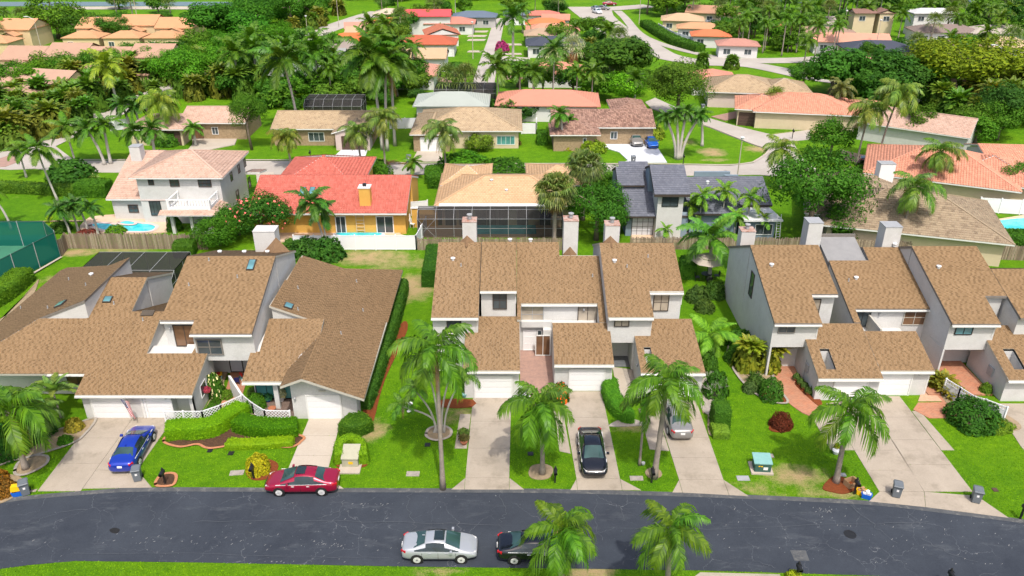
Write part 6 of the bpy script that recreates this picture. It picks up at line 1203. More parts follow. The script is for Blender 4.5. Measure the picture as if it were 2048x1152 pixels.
for lb, px, py, h, r in (('small banana-like palm on the blue house terrace', 1328, 490, 1.8, 1.3), ('palm with upright fronds left of the beige chimney', 1380, 470, 3.6, 2.0), ('tall clustered palm before the slate roof, left stem', 1395, 475, 5.0, 2.0), ('tall clustered palm before the slate roof, middle stem', 1440, 470, 5.4, 2.1), ('tall clustered palm before the slate roof, right stem', 1490, 475, 4.8, 2.0), ('yellow-green banana palm by the ladder', 1522, 480, 2.6, 1.4), ('feathery palm at the slate roof edge', 1465, 490, 3.4, 1.8)):
    palm(lb, G(px, py), h, r, 'royal', True, nf=12, tr=.1, color=(.13, .27, .03))
palm('queen palm spreading over the taupe tiled roof', G(1796, 500), 7.4, 3.7, 'queen', True, (.2, 0), nf=14, dead=2, tr=.15, color=(.10, .19, .03))
palm('queen palm before the big salmon roof', G(1858, 400), 6.4, 3.6, 'queen', True, nf=15, dead=3, color=(.11, .19, .03)); tree('bushy tree at the right edge over the white fence', G(2000, 395), 5.6, 3.8, 'near', (.05, .16, .012)); tree('smaller bushy tree cut by the right edge', G(2060, 395), 5.5, 4.2, 'mid', (.05, .15, .012)); bush('cycad at the yellow garden wall corner', G(1905, 392), 1.9, 1.8, (.14, .25, .03), spiky=True); bush('dark cycad next to the salmon house porch', G(1868, 378), 1.9, 1.8, (.04, .12, .02), spiky=True); tree('round shrub tree between taupe and salmon roofs', G(1815, 372), 3.0, 2.2, 'mid', (.05, .16, .012), trunk_h=.4); bush('little clipped tree beside the pink drive', G(1720, 355), 2.0, 1.6, (.06, .17, .015)); bush('hedge like bush near the dark parked car', G(1765, 360), 1.9, 1.4, (.07, .18, .015)); palm('drooping queen palm beside the mango tree', G(1560, 380), 5.6, 3.4, 'queen', True, (-.6, 0), nf=15, color=(.14, .2, .03))
tree('tree at the right edge in front of the small salmon roof', G(2035, 345), 4.0, 2.6, 'mid', (.06, .18, .015))
# left garden
palm('tall coconut palm on the left lawn with its shadow on the grass', G(116, 402), 7.0, 3.2, 'coconut', True, (-.9, 0), nf=15, bend=-.1); palm('leaning slim palm at the left edge of the lawn', G(24, 460), 5.0, 2.2, 'coconut', True, (-1.4, 0), nf=12)
for i, (px, py, lx, lb) in enumerate(((140, 468, -.6, 'leftmost of the four short palms by the pool'), (157, 463, -.3, 'second of the four short palms by the pool'), (176, 462, -.5, 'third of the four short palms by the pool'), (197, 470, -.2, 'rightmost of the four short palms by the pool'))): palm(lb, G(px, py), 3.1 + .1 * i, 1.8, 'royal', True, (lx, 0), nf=15, tr=.14, color=(.045, .13, .02), bend=.3)
bush('maroon leaved shrubs on the pool edge', G(178, 468), 1.4, .6, (.16, .04, .04), sy=.5); bush('round green bush on the near pool edge', G(234, 466), 1.3, 1.0, (.09, .22, .015), sy=.6); bush('slim clipped bush by the balcony post', G(350, 460), .9, 2.1, (.05, .15, .015)); bush('big round bush on the left lawn by the street', G(143, 356), 3.2, 2.6, (.045, .14, .02)); bush('first silvery agave on the left lawn', G(166, 357), 1.3, 1.1, (.42, .48, .25), spiky=True); bush('second silvery agave on the left lawn', G(188, 358), 1.2, 1.0, (.38, .46, .25), spiky=True); palm('small palm on the left lawn near the street bend', G(53, 355), 4.0, 2.4, 'coconut', True, nf=12)
palm('dark green palm in front of the curving street', G(152, 330), 5.6, 3.2, 'coconut', True, (-.3, 0), nf=14); bush('pale yellow banana leaves on the left lawn', G(100, 445), .9, 1.2, (.3, .4, .03), spiky=True); bush('low dark shrub by the wooden fence corner', G(122, 460), 1.3, 1.1, (.05, .13, .015))
# trees along the second street
tree('full rounded ficus tree on the lawn between two houses', G(504, 300), 8.8, 3.2, 'near', (.06, .17, .015), vr=3.6); bush('red and orange croton bed along the stone-faced house', G(430, 270), 5.0, 1.2, (.40, .08, .03), sy=.35); bush('clipped dark hedge before the brown garage', G(340, 288), 2.2, 2.6, (.05, .15, .015)); bush('flowering shrubs before the tan-roofed house', G(628, 283), 4.2, 1.2, (.13, .14, .03), sy=.4); bush('clipped round bush right of the brown garage door', G(676, 280), 1.0, 1.5, (.05, .15, .015))
bush('dense round shrub left of the tan tile roof', G(930, 352), 4.2, 3.4, (.06, .2, .012), 'fine'); bush('dark clipped dome behind the tan tile roof', G(1008, 352), 3.6, 2.5, (.045, .14, .012), 'fine'); bush('round shrub behind the red roof', G(752, 356), 2.4, 2.4, (.06, .17, .012), 'fine')
for lb, px, py, h, r, kd, lx, de, c_ in (
 ('queen palm with curling bronze fronds on the lawn before the tan house', 583, 336, 4.6, 3.0, 'queen', -.3, 1, (.13, .17, .03)), ('grey-trunked queen palm left of the white drive', 725, 352, 6.3, 3.0, 'queen', -.3, 1, (.12, .19, .04)), ('queen palm with hanging brown skirt beside the drive', 772, 352, 8.2, 3.4, 'queen', .0, 4, (.13, .19, .04)), ('queen palm before the wide beige-roofed house', 893, 358, 6.8, 3.6, 'queen', -.3, 3, (.12, .19, .05)),
 ('tall royal palm rising through the tan roof view', 598, 262, 11.5, 5.6, 'royal', -1.2, 0, None), ('giant royal palm with grey fibrous trunk, left one', 765, 300, 14.2, 5.8, 'royal', -.8, 3, None), ('giant royal palm with grey fibrous trunk, middle one', 775, 302, 13.0, 5.6, 'royal', .6, 2, None), ('giant royal palm with grey fibrous trunk, right one', 790, 292, 14.0, 5.2, 'royal', .3, 0, None),
 ('thin white-stemmed palm before the brown barrel-tile house', 1126, 300, 5.6, 2.2, 'royal', -.6, 0, (.07, .17, .02)), ('short palm by the stone wall of the barrel-tile house', 1136, 285, 3.4, 1.9, 'royal', 0, 0, (.07, .17, .02)), ('multi-stemmed white palm on the corner lawn, left stem', 1352, 318, 6.2, 1.9, 'royal', -2.0, 0, (.06, .16, .02)), ('multi-stemmed white palm on the corner lawn, second stem', 1355, 319, 6.8, 2.0, 'royal', -.8, 0, (.06, .16, .02)), ('multi-stemmed white palm on the corner lawn, third stem', 1358, 319, 7.2, 2.0, 'royal', .4, 0, (.06, .16, .02)), ('multi-stemmed white palm on the corner lawn, right stem', 1361, 318, 6.6, 2.0, 'royal', 2.2, 0, (.06, .16, .02)),
 ('slender single palm at the corner lawn', 1404, 292, 5.0, 1.8, 'royal', -.7, 0, (.08, .2, .02)), ('small palm cluster on the island lawn by the salmon garage', 1543, 236, 3.6, 2.6, 'fan', 0, 0, (.16, .26, .04)), ('second small palm by the salmon house entrance', 1566, 242, 3.0, 2.0, 'fan', .2, 0, (.16, .26, .04)), ('drooping queen palm before the salmon corner roof', 1672, 240, 5.4, 3.2, 'queen', 0, 3, (.12, .16, .05)),
 ('tall queen palm right of the street bend with orange skirt', 1752, 330, 10.5, 4.2, 'queen', 1.2, 4, (.14, .22, .04)), ('queen palm beside it with thinner trunk', 1712, 330, 8.0, 3.8, 'queen', .4, 4, (.14, .21, .04)), ('yellow-green royal palm in the left thicket', 238, 220, 7.8, 4.6, 'royal', -.6, 0, (.22, .27, .03)), ('pale queen palm before the stone-faced house', 342, 285, 6.6, 4.2, 'queen', -.6, 0, (.16, .24, .03)),
 ('palm with small dark crown left of the stone-faced house', 262, 262, 4.4, 2.6, 'royal', -.5, 0, (.05, .14, .02)), ('second dark crowned palm of the row by the white fence', 282, 262, 4.0, 2.4, 'royal', -.3, 0, (.05, .14, .02)), ('third dark crowned palm of the row by the white fence', 305, 262, 5.0, 2.5, 'royal', -.4, 0, (.05, .14, .02)), ('little palm on the forecourt of the stone-faced house', 392, 292, 2.8, 2.0, 'royal', 0, 0, (.10, .22, .03)),
 ('triple-stemmed palm left of the street, tall grey stems', 210, 330, 5.4, 2.8, 'royal', -1.4, 0, (.07, .17, .02)), ('second of the palms lining the front of the left garden', 222, 328, 5.8, 2.6, 'royal', .2, 0, (.07, .17, .02)), ('third of the palms lining the front of the left garden', 285, 320, 4.4, 2.6, 'royal', -.3, 0, (.07, .17, .02)), ('fourth of the palms lining the front of the left garden', 312, 320, 4.6, 2.6, 'royal', .2, 0, (.07, .17, .02)),
 ('shaggy bright palm bush by the courtyard of the yellow house', 828, 358, 2.4, 1.9, 'coconut', 0, 0, None), ('coconut palm before the salmon roofed house', 998, 215, 7.4, 4.6, 'coconut', -.4, 0, (.09, .17, .03)), ('tall thin coconut palm in the centre before the salmon roof', 1106, 210, 10.0, 4.0, 'coconut', 0, 0, (.07, .16, .03))):
    x, y = G(px, py); palm(lb, (x, y), h, r, kd, py > 255, (lx, 0), dead=de, color=c_, nf=None, bend=.2)
tree('spreading light green shrub palm on the open lawn', G(958, 300), 3.0, 2.8, 'mid', (.15, .27, .03), trunk_h=.5); bush('yellow-green round shrub on the barrel-tile house lawn', G(1184, 302), 2.2, 1.8, (.16, .26, .02)); bush('croton shrubs under the teal windows', G(1000, 288), 3.4, 1.2, (.18, .13, .05), sy=.4); bush('tuft of yellow shrubs before the stone wing', G(1142, 298), 2.4, 1.5, (.2, .24, .02), sy=.5); bush('light shrub at the end of the barrel-tile house', G(1296, 275), 2.6, 2.6, (.2, .28, .03)); bush('clipped shrub behind the parked cars', G(1228, 272), 2.0, 1.8, (.08, .2, .015))
tree('broad dark rain tree spreading beside the silver palms', G(1222, 176), 10.5, 8.6, 'big', (.055, .12, .015), vr=5.2, limbs=6); tree('rounded open oak on the corner by the diagonal street', G(1356, 240), 10.5, 6.3, 'near', (.085, .18, .02), vr=5.2, limbs=6); tree('vivid light green tree between the rain tree and the oak', G(1255, 210), 6.4, 4.2, 'mid', (.12, .33, .015), vr=3.6); tree('round dark green tree beside the tall palms right of the street', G(1826, 285), 6.4, 3.3, 'mid', (.07, .14, .012), vr=3.2); tree('dense green tree between mango and queen palms', G(1658, 318), 6.4, 3.7, 'mid', (.06, .18, .015), vr=3.4)
tree('yellow-green spreading shower tree in the right distance', G(1915, 198), 13, 11.5, 'flat', (.15, .21, .012), vr=6.5, limbs=6); tree('olive tinted part of the grove right of the yellow tree', G(1995, 190), 9, 8, 'mid', (.12, .17, .02)); tree('large dark evergreen left of the white boat', G(1775, 205), 9, 7, 'big', (.04, .13, .018)); tree('large dark evergreen nearest the salmon corner house', G(1660, 190), 10, 7.4, 'big', (.045, .15, .018)); tree('deep green tree behind the pale gabled house', G(1800, 205), 8, 6, 'mid', (.04, .12, .018))
tree('great dark banyan right of the canal villas', G(425, 100), 12, 8, 'big', (.04, .16, .014), vr=6); tree('banyan crown next to the great dark one', G(505, 100), 10, 7.5, 'big', (.045, .17, .014), vr=5); tree('clipped round ficus beside the left road', G(566, 112), 8.6, 4.2, 'near', (.07, .20, .012), vr=3.8); tree('light green broad tree behind the left villas', G(118, 78), 11, 8.5, 'mid', (.09, .20, .015)); tree('dark tree between villas and canal road', G(168, 80), 8, 6.5, 'mid', (.05, .13, .015)); tree('pair of dark round trees before the orange villas', G(225, 84), 7, 5.5, 'mid', (.045, .14, .015))
for px, py, lb in ((716, 140, 'first silver fan palm'), ): pass
for lb, px, py, h, r in (('silver blue fan palm left of the rain tree', 1103, 160, 5.0, 3.2), ('second silver blue fan palm close to the rain tree', 1142, 158, 6.5, 3.6)): palm(lb, G(px, py), h, r, 'fan', False, color=(.30, .36, .30), tr=.4, dead=2)
palm('single very tall royal palm beside the middle street', G(1026, 147), 11.5, 4.6, 'royal', False, tr=.35, color=(.06, .15, .02)); bush('magenta bougainvillea by the middle street', G(1004, 103), 1.8, 2.6, (.35, .04, .22)); bush('flaming orange shrubs beside the pink drive', G(1070, 152), 5, 1.6, (.5, .12, .02), sy=.4)
# --- thickets and filler groves: individuals placed inside outlined areas
def inside(x, y, poly):
    c = False; j = len(poly) - 1
    for i in range(len(poly)):
        if (poly[i][1] > y) != (poly[j][1] > y) and x < (poly[j][0] - poly[i][0]) * (y - poly[i][1]) / (poly[j][1] - poly[i][1]) + poly[i][0]: c = not c
        j = i
    return c
def fill(poly_px, step, maker, seed=1, jit=.4):
    P = gp(poly_px); xs_ = [p[0] for p in P]; ys_ = [p[1] for p in P]; rng = random.Random(seed); y = min(ys_); n = 0
    while y < max(ys_):
        x = min(xs_) + rng.uniform(0, step)
        while x < max(xs_):
            X, Y = x + rng.uniform(-jit, jit) * step, y + rng.uniform(-jit, jit) * step
            if inside(X, Y, P) and abs(X) * FPX < 1065 * (Y * CT + CAMH * ST): maker((X, Y), rng, n); n += 1
            x += step
        y += step * .9
def mk_areca(lb, gr, h=(4, 6.5), r=(2.4, 3.4), cols=((.12, .21, .03), (.16, .19, .03), (.09, .20, .025))): return lambda p, rng, n: clump(lb, p, rng.uniform(*h), rng.uniform(*r), 'areca', 2, color=rng.choice(cols), group=gr)
def mk_tree(lb, gr, h=(6, 9), r=(3.2, 5), lod='far', cols=((.05, .15, .018), (.07, .18, .015), (.04, .12, .02), (.09, .19, .02)), vr=None): return lambda p, rng, n: tree(lb, p, rng.uniform(*h), rng.uniform(*r), lod, rng.choice(cols), group=gr, limbs=3, **(dict(name='shrub', cat='shrub') if 'shrub' in lb else {}))
def mk_palm(lb, gr, h=(6, 9), r=(3, 4), kinds=('queen', 'royal', 'fan'), dead=0): return lambda p, rng, n: palm(lb, p, rng.uniform(*h), rng.uniform(*r), rng.choice(kinds), False, group=gr, dead=dead)
RP = [at(x, y) for x, y in [(1159, 5), (1170, 18), (1187, 32), (1205, 45), (1225, 58), (1250, 72), (1290, 92), (1330, 112), (1400, 125), (1500, 130), (1600, 150), (1250, 36), (1276, 66), (1316, 86), (1382, 105), (1470, 122), (1640, 118), (1700, 100), (1760, 85), (1880, 92), (600, 80), (640, 65), (674, 48), (700, 38)] + [(967, y) for y in range(40, 165, 8)] + [(985, y) for y in range(40, 165, 8)] + [(1030, 119), (1060, 119)]]
HP = [at(f[1], f[2], 3) for f in FARH]
def mk_free(mk, d1=8.5, d2=5.5):
    def g(p, rng, n):
        if all((p[0] - q.x) ** 2 + (p[1] - q.y) ** 2 > d1 * d1 for q in RP) and all(abs(p[0] - q.x) > d2 + 2 or abs(p[1] - q.y) > d2 for q in HP): mk(p, rng, n)
    return g
fill([(0, 212), (60, 200), (160, 185), (240, 215), (215, 235), (120, 280), (60, 292), (0, 300)], 4.6, mk_areca('one of the bronze-green bamboo palms massed left of the curving street', 'bamboo palms left of the curving street'), 1)
fill([(60, 180), (200, 150), (330, 140), (420, 130), (430, 150), (330, 185), (250, 215), (130, 190)], 5.2, mk_areca('one of the feathery palms in the belt above the curving street', 'feathery palms above the curving street', (4.5, 7)), 2)
fill([(-20, 190), (130, 168), (330, 128), (420, 108), (450, 122), (300, 150), (120, 185), (0, 208)], 7, mk_tree('one of the leafy trees along the villa hedge line', 'trees along the villa hedge line', (5, 8), (3.5, 5), 'mid'), 3)
fill([(290, 225), (330, 200), (420, 180), (530, 170), (545, 205), (480, 208), (300, 215)], 5.4, mk_areca('one of the dense palms behind the stone-faced house', 'dense palms behind the stone-faced house', (4.5, 7.5)), 4); fill([(300, 190), (360, 165), (430, 150), (500, 150), (520, 180), (400, 195)], 8, mk_tree('one of the light green trees behind the stone-faced house', 'light trees behind the stone-faced house', (6, 9), (4, 5.5), 'mid', ((.08, .24, .015), (.06, .19, .015))), 5)
fill([(440, 190), (540, 160), (600, 185), (690, 190), (700, 205), (560, 212), (450, 215)], 7, mk_palm('one of the tall ragged palms behind the pool cages at left centre', 'ragged palms at left centre', (7.5, 10.5), (3.6, 4.6), ('royal', 'queen', 'royal')), 6); fill([(640, 175), (700, 170), (760, 180), (850, 185), (850, 205), (650, 205)], 5.0, mk_palm('one of the fan and feather palms with rusty skirts at the centre', 'fan and feather palms at the centre', (5, 8.5), (2.8, 3.8), ('fan', 'royal', 'queen'), 2), 7)
fill([(440, 200), (540, 175), (700, 175), (860, 175), (860, 205), (700, 212), (440, 218)], 6, mk_tree('one of the low leafy trees filling the centre belt', 'low trees in the centre belt', (4, 6), (3, 4.2), 'far'), 8)
fill([(1010, 215), (1290, 205), (1295, 215), (1010, 226)], 5, mk_palm('one of the small palms in the row before the salmon roof', 'small palms before the salmon roof', (4.4, 7), (2.6, 3.2), ('royal', 'coconut')), 9); fill([(1000, 232), (1090, 228), (1090, 245), (1020, 248)], 3.6, mk_tree('one of the tall shrubs right of the white gate', 'tall shrubs right of the white gate', (2.6, 4), (1.8, 2.6), 'far'), 10); fill([(870, 200), (990, 200), (990, 208), (870, 208)], 5, mk_palm('one of the short palms by the small white-framed pool cage', 'short palms by the small pool cage', (4, 5.5), (3, 3.8), ('fan', 'coconut')), 11)
fill([(1860, 290), (1960, 250), (2060, 265), (2060, 285), (1960, 290)], 5, mk_tree('one of the leafy shrubs behind the big salmon house', 'leafy shrubs behind the big salmon house', (4, 7), (3, 4.2), 'mid'), 12); fill([(1850, 215), (1880, 190), (2080, 180), (2080, 250), (1980, 262), (1900, 240)], 5.4, mk_areca('one of the palms in the big bronze-green thicket at the right', 'big bronze-green thicket at the right', (5, 8), (3, 4)), 13)
fill([(1960, 265), (2080, 235), (2080, 262), (2000, 275)], 6, mk_tree('one of the full trees at the right edge, middle distance', 'full trees at the right edge', (6, 9), (4, 5), 'mid'), 14); fill([(1590, 175), (1780, 160), (1850, 190), (1840, 215), (1700, 200), (1610, 195)], 5.8, mk_tree('one of the dark trees right of the beige corner house', 'dark trees right of the beige corner house', (5.8, 7.9), (3.1, 4.0), 'mid', ((.04, .13, .018), (.05, .16, .018))), 15)
fill([(1395, 128), (1500, 128), (1505, 142), (1400, 142)], 4.3, mk_areca('one of the bronze palms between the avenue and the salmon roofs', 'bronze palms by the avenue', (3.6, 5.8), (2.1, 2.7)), 16); fill([(1440, 112), (1520, 112), (1700, 118), (1700, 108), (1560, 98), (1440, 98)], 5.8, mk_palm('one of the tall queen palms along the far avenue', 'queen palms along the far avenue', (6.5, 9.4), (2.5, 3.1), ('queen',), 1), 17)
fill([(1700, 178), (1840, 150), (1860, 165), (1760, 190)], 6.5, mk_tree('one of the trees around the parked white boat', 'trees around the white boat', (4.3, 6.5), (2.5, 3.7), 'mid'), 18); fill([(1150, 95), (1290, 100), (1300, 118), (1150, 128)], 5.8, mk_areca('one of the palms under the rain tree', 'palms under the rain tree', (2.9, 5.0), (1.9, 2.5)), 19)
fill([(905, 60), (945, 40), (940, 140), (890, 150)], 5.0, mk_free(mk_palm('one of the garden palms left of the middle street', 'garden palms left of the middle street', (4.3, 6.5), (2.1, 2.9), ('fan', 'queen', 'coconut'))), 20); fill([(1004, 60), (1060, 60), (1160, 110), (1090, 130), (1050, 135), (1010, 112)], 5.8, mk_free(mk_palm('one of the garden palms right of the middle street', 'garden palms right of the middle street', (5.0, 7.9), (2.2, 3.1), ('royal', 'queen', 'coconut'))), 21)
fill([(600, 60), (700, 10), (860, 0), (860, -10), (640, -10), (480, 10), (440, 60), (500, 95), (560, 85)], 11, mk_tree('one of the dark trees in the grove left of the back road', 'dark grove left of the back road', (7.9, 11.5), (5.0, 6.8), 'mid', ((.035, .13, .014), (.045, .15, .014), (.055, .16, .015))), 22)
fill([(760, 4), (1090, 2), (1120, -12), (760, -14)], 8.6, mk_tree('one of the far trees at the top centre', 'far trees at the top centre', (6.5, 10.1), (4.3, 5.9), 'far', ((.04, .13, .015), (.06, .17, .015), (.05, .12, .02))), 23); fill([(1000, 6), (1060, 6), (1060, -6), (1000, -6)], 10.1, mk_tree('one of the orange blooming flame trees at the top centre', 'flame trees at the top centre', (7.2, 8.6), (4.3, 5.0), 'far', ((.35, .08, .02), (.25, .1, .02))), 24)
fill([(1275, 16), (1380, 12), (1390, 24), (1320, 36), (1295, 32)], 8.6, mk_tree('one of the trees right of the avenue near the top', 'trees right of the avenue near the top', (7.2, 10.1), (4.3, 5.6), 'far', ((.05, .15, .015), (.09, .2, .015))), 25); fill([(1430, 40), (1560, 20), (1600, 70), (1640, 80), (1560, 100), (1450, 95), (1430, 60)], 9.4, mk_tree('one of the garden trees between the far roofs, right centre', 'garden trees between the far roofs', (5.0, 7.2), (3.1, 4.3), 'far'), 26)
fill([(1450, 50), (1700, 30), (1720, 60), (1560, 95), (1450, 98)], 17, mk_palm('one of the garden palms between the far roofs, right centre', 'garden palms between the far roofs', (5.8, 8.6), (2.8, 3.4), ('queen', 'royal')), 27); fill([(1650, 30), (2080, 12), (2080, -8), (1650, -8)], 10.8, mk_tree('one of the far trees along the canal at the top right', 'far trees along the canal', (6.5, 9.4), (4.3, 5.6), 'far'), 28)
fill([(1780, 60), (1950, 55), (1880, 100), (1790, 80)], 9.4, mk_palm('one of the palms before the far beige roofs', 'palms before the far beige roofs', (5.0, 7.9), (2.8, 3.4), ('queen', 'fan')), 29); fill([(1900, 40), (2060, 30), (2060, 60), (1900, 55)], 11.5, mk_tree('one of the trees between the far beige roofs', 'trees between the far beige roofs', (5.8, 7.9), (3.7, 5.0), 'far'), 30)
fill([(-20, 28), (500, 26), (500, 16), (-20, 16)], 14.4, mk_tree('one of the park trees before the canal road', 'park trees before the canal road', (5.8, 8.6), (3.7, 5.0), 'far', ((.05, .13, .02), (.06, .16, .015))), 31); fill([(0, 60), (60, 70), (70, 110), (0, 120)], 7.2, mk_palm('one of the palms in the villa courts at the left edge', 'villa court palms at the left edge', (5.0, 7.2), (2.5, 3.1), ('fan', 'queen')), 32)
fill([(200, 70), (420, 62), (420, 80), (210, 88)], 7.9, mk_tree('one of the round trees before the orange villas', 'round trees before the orange villas', (5.0, 7.2), (3.4, 4.3), 'mid', ((.045, .14, .015),)), 33); fill([(230, 45), (400, 40), (400, 60), (230, 62)], 11.5, mk_palm('one of the fan palms between the orange villas', 'fan palms between the orange villas', (6.5, 8.6), (2.5, 2.9), ('fan',)), 34); fill([(760, 60), (800, 55), (810, 110), (770, 130), (740, 110)], 6.5, mk_tree('one of the trees between the back-to-back gardens', 'trees between the back gardens', (4.3, 6.5), (2.8, 3.7), 'far'), 35)
fill([(590, 70), (660, 50), (700, 35), (680, 25), (600, 45), (560, 75)], 6.5, mk_areca('one of the ragged palms along the back road', 'ragged palms along the back road', (4.3, 6.5), (2.5, 3.1)), 36); fill([(455, 165), (520, 135), (600, 150), (560, 165)], 5.8, mk_tree('one of the trees at the foot of the left road', 'trees at the foot of the left road', (5.0, 7.2), (3.1, 3.7), 'mid'), 37); fill([(1580, 128), (1640, 122), (1640, 150), (1590, 155)], 6, mk_palm('one of the queen palms on the avenue verge', 'queen palms on the avenue verge', (6, 9), (3, 4), ('queen',), 2), 38)
fill([(0, 300), (40, 285), (60, 270), (0, 285)], 5, mk_tree('one of the shrubs at the cul-de-sac on the left', 'shrubs at the left cul-de-sac', (2, 5), (2, 3.4), 'far'), 39); 
L1 = [(700, 25), (940, 25), (940, 165), (870, 175), (720, 150), (640, 115), (560, 112)]; L2 = [(1010, 22), (1150, 22), (1200, 60), (1290, 110), (1290, 205), (1000, 208)]; L3 = [(1330, 14), (2070, 8), (2070, 140), (1850, 150), (1500, 108), (1400, 96)]
for P_px, nm1, sd in ((L1, 'left of the middle street', 50), (L2, 'right of the middle street', 60), (L3, 'among the far right roofs', 70)):
    fill(P_px, 12.5 if sd == 70 else 8.5, mk_free(mk_tree('one of the low garden trees ' + nm1, 'low garden trees ' + nm1, (3.5, 6.5), (2.8, 4.4), 'far')), sd)
    fill(P_px, 12, mk_free(mk_palm('one of the scattered small palms ' + nm1, 'scattered small palms ' + nm1, (4, 7.5), (2.8, 3.8), ('queen', 'fan', 'coconut'))), sd + 1)
fill([(430, 212), (1000, 206), (1010, 222), (860, 224), (740, 214), (430, 222)], 4.2, mk_tree('one of the garden shrubs along the back walls of the third row', 'garden shrubs along the third row', (1.8, 3.4), (1.6, 2.4), 'far'), 80)

fill([(425, 105), (560, 122), (700, 150), (860, 185), (860, 200), (700, 196), (430, 172)], 6.5, mk_tree('one of the rounded leafy trees between left road and third row', 'rounded trees between left road and third row', (5.5, 8), (3.2, 4.6), 'mid', ((.06, .19, .014), (.08, .23, .014), (.05, .15, .016))), 90)
fill([(60, 175), (330, 132), (430, 120), (425, 150), (200, 190), (70, 200)], 7, mk_tree('one of the leafy trees mixed into the belt above the curving street', 'leafy trees above the curving street', (4.5, 7), (3, 4.2), 'mid', ((.06, .19, .014), (.09, .23, .014))), 91)
fill([(880, 28), (942, 28), (930, 150), (895, 150)], 9, mk_free(mk_tree('one of the round garden trees by the middle street lawns', 'round trees by the middle street lawns', (4, 6), (2.6, 3.6), 'far')), 92)

# ------------------------------------------------------------------ cars
def car_parts(L, Wd, Hh, glass='car_glass', suv=False, sunroof=None):
    "loft a car body; returns dict of part name -> (verts, faces)"
    h = L / 2; hw_ = Wd / 2
    if suv: ST_ = [(-h, .82, .80, .9, .66), (-h + .08, .92, .86, 1.2, .8), (-h + .2, .97, .92, 1.45, .84), (-h + .65, 1.0, .97, Hh - .08, .72), (-h + 1.3, 1, .98, Hh - .01, .7), (-.4, 1, .98, Hh, .7), (.35, 1, .97, Hh - .04, .69), (h - 1.75, 1, .98, Hh - .18, .70), (h - 1.15, 1, .98, 1.07, .80), (h - .6, .98, .93, 1.0, .78), (h - .18, .92, .82, .88, .70), (h, .76, .62, .66, .6)]
    else: ST_ = [(-h, .80, .70, .80, .66), (-h + .1, .90, .84, .98, .74), (-h + .35, .96, .90, 1.03, .78), (-h + .75, .985, .92, 1.06, .80), (-h + 1.45, 1, .93, Hh - .09, .62), (-h + 1.85, 1, .93, Hh - .02, .62), (-.2, 1, .92, Hh, .63), (.1, 1, .91, Hh - .02, .63), (.36, 1, .90, Hh - .07, .64), (1.32 * L / 4.8, 1, .90, .985, .80), (h - .75, .985, .84, .90, .78), (h - .3, .93, .74, .80, .72), (h - .08, .84, .62, .68, .66), (h, .72, .55, .58, .58)]
    rows = []
    for x, wf, zb, zt, tf in ST_:
        w_ = hw_ * wf; t = hw_ * tf; cab = zt > zb + .2; zl = .2 if abs(x) < h - .3 else .27
        zs = zb - .02; sh = w_ * .93
        sec = [(0, zl), (w_ * .8, zl), (w_ * .97, zl + .1), (w_, .55), (w_ * .985, zs - .08), (sh, zs), ((sh + t) / 2 + (.015 if cab else .02), (zs + zt - .05) / 2 + (.0 if cab else .02)), (t, zt - (.045 if cab else .015)), (t * .55, zt - .004), (0, zt)]
        rows.append([(x, y, z) for y, z in sec] + [(x, -y, z) for y, z in sec[-2:0:-1]])
    n = len(rows[0]); V = [p for r in rows for p in r]; P = {'body': [], 'windscreen': [], 'rear_window': [], 'side_window': []}
    N = len(rows)
    if suv: ws, rw, side = (7,), (1, 2), (3, 4, 5, 6)
    else: ws, rw, side = (8,), (3,), (4, 5, 6, 7)
    for i in range(N - 1):
        for j in range(n):
            f = (i * n + j, i * n + (j + 1) % n, (i + 1) * n + (j + 1) % n, (i + 1) * n + j); P['body'].append(f)
            top = j in (7, 8, 9, 10); sd_ = j in (5, 6, 11, 12)
            if i in ws and top: P['windscreen'].append(f)
            elif i in rw and top: P['rear_window'].append(f)
            elif sd_ and (i in side or (not suv and i in (3, 8) and j in (5, 12))): P['side_window'].append(f)
    P['body'] += [tuple(range(n))[::-1], tuple(range((N - 1) * n, N * n))]
    return V, P, n, rows
_car = {}
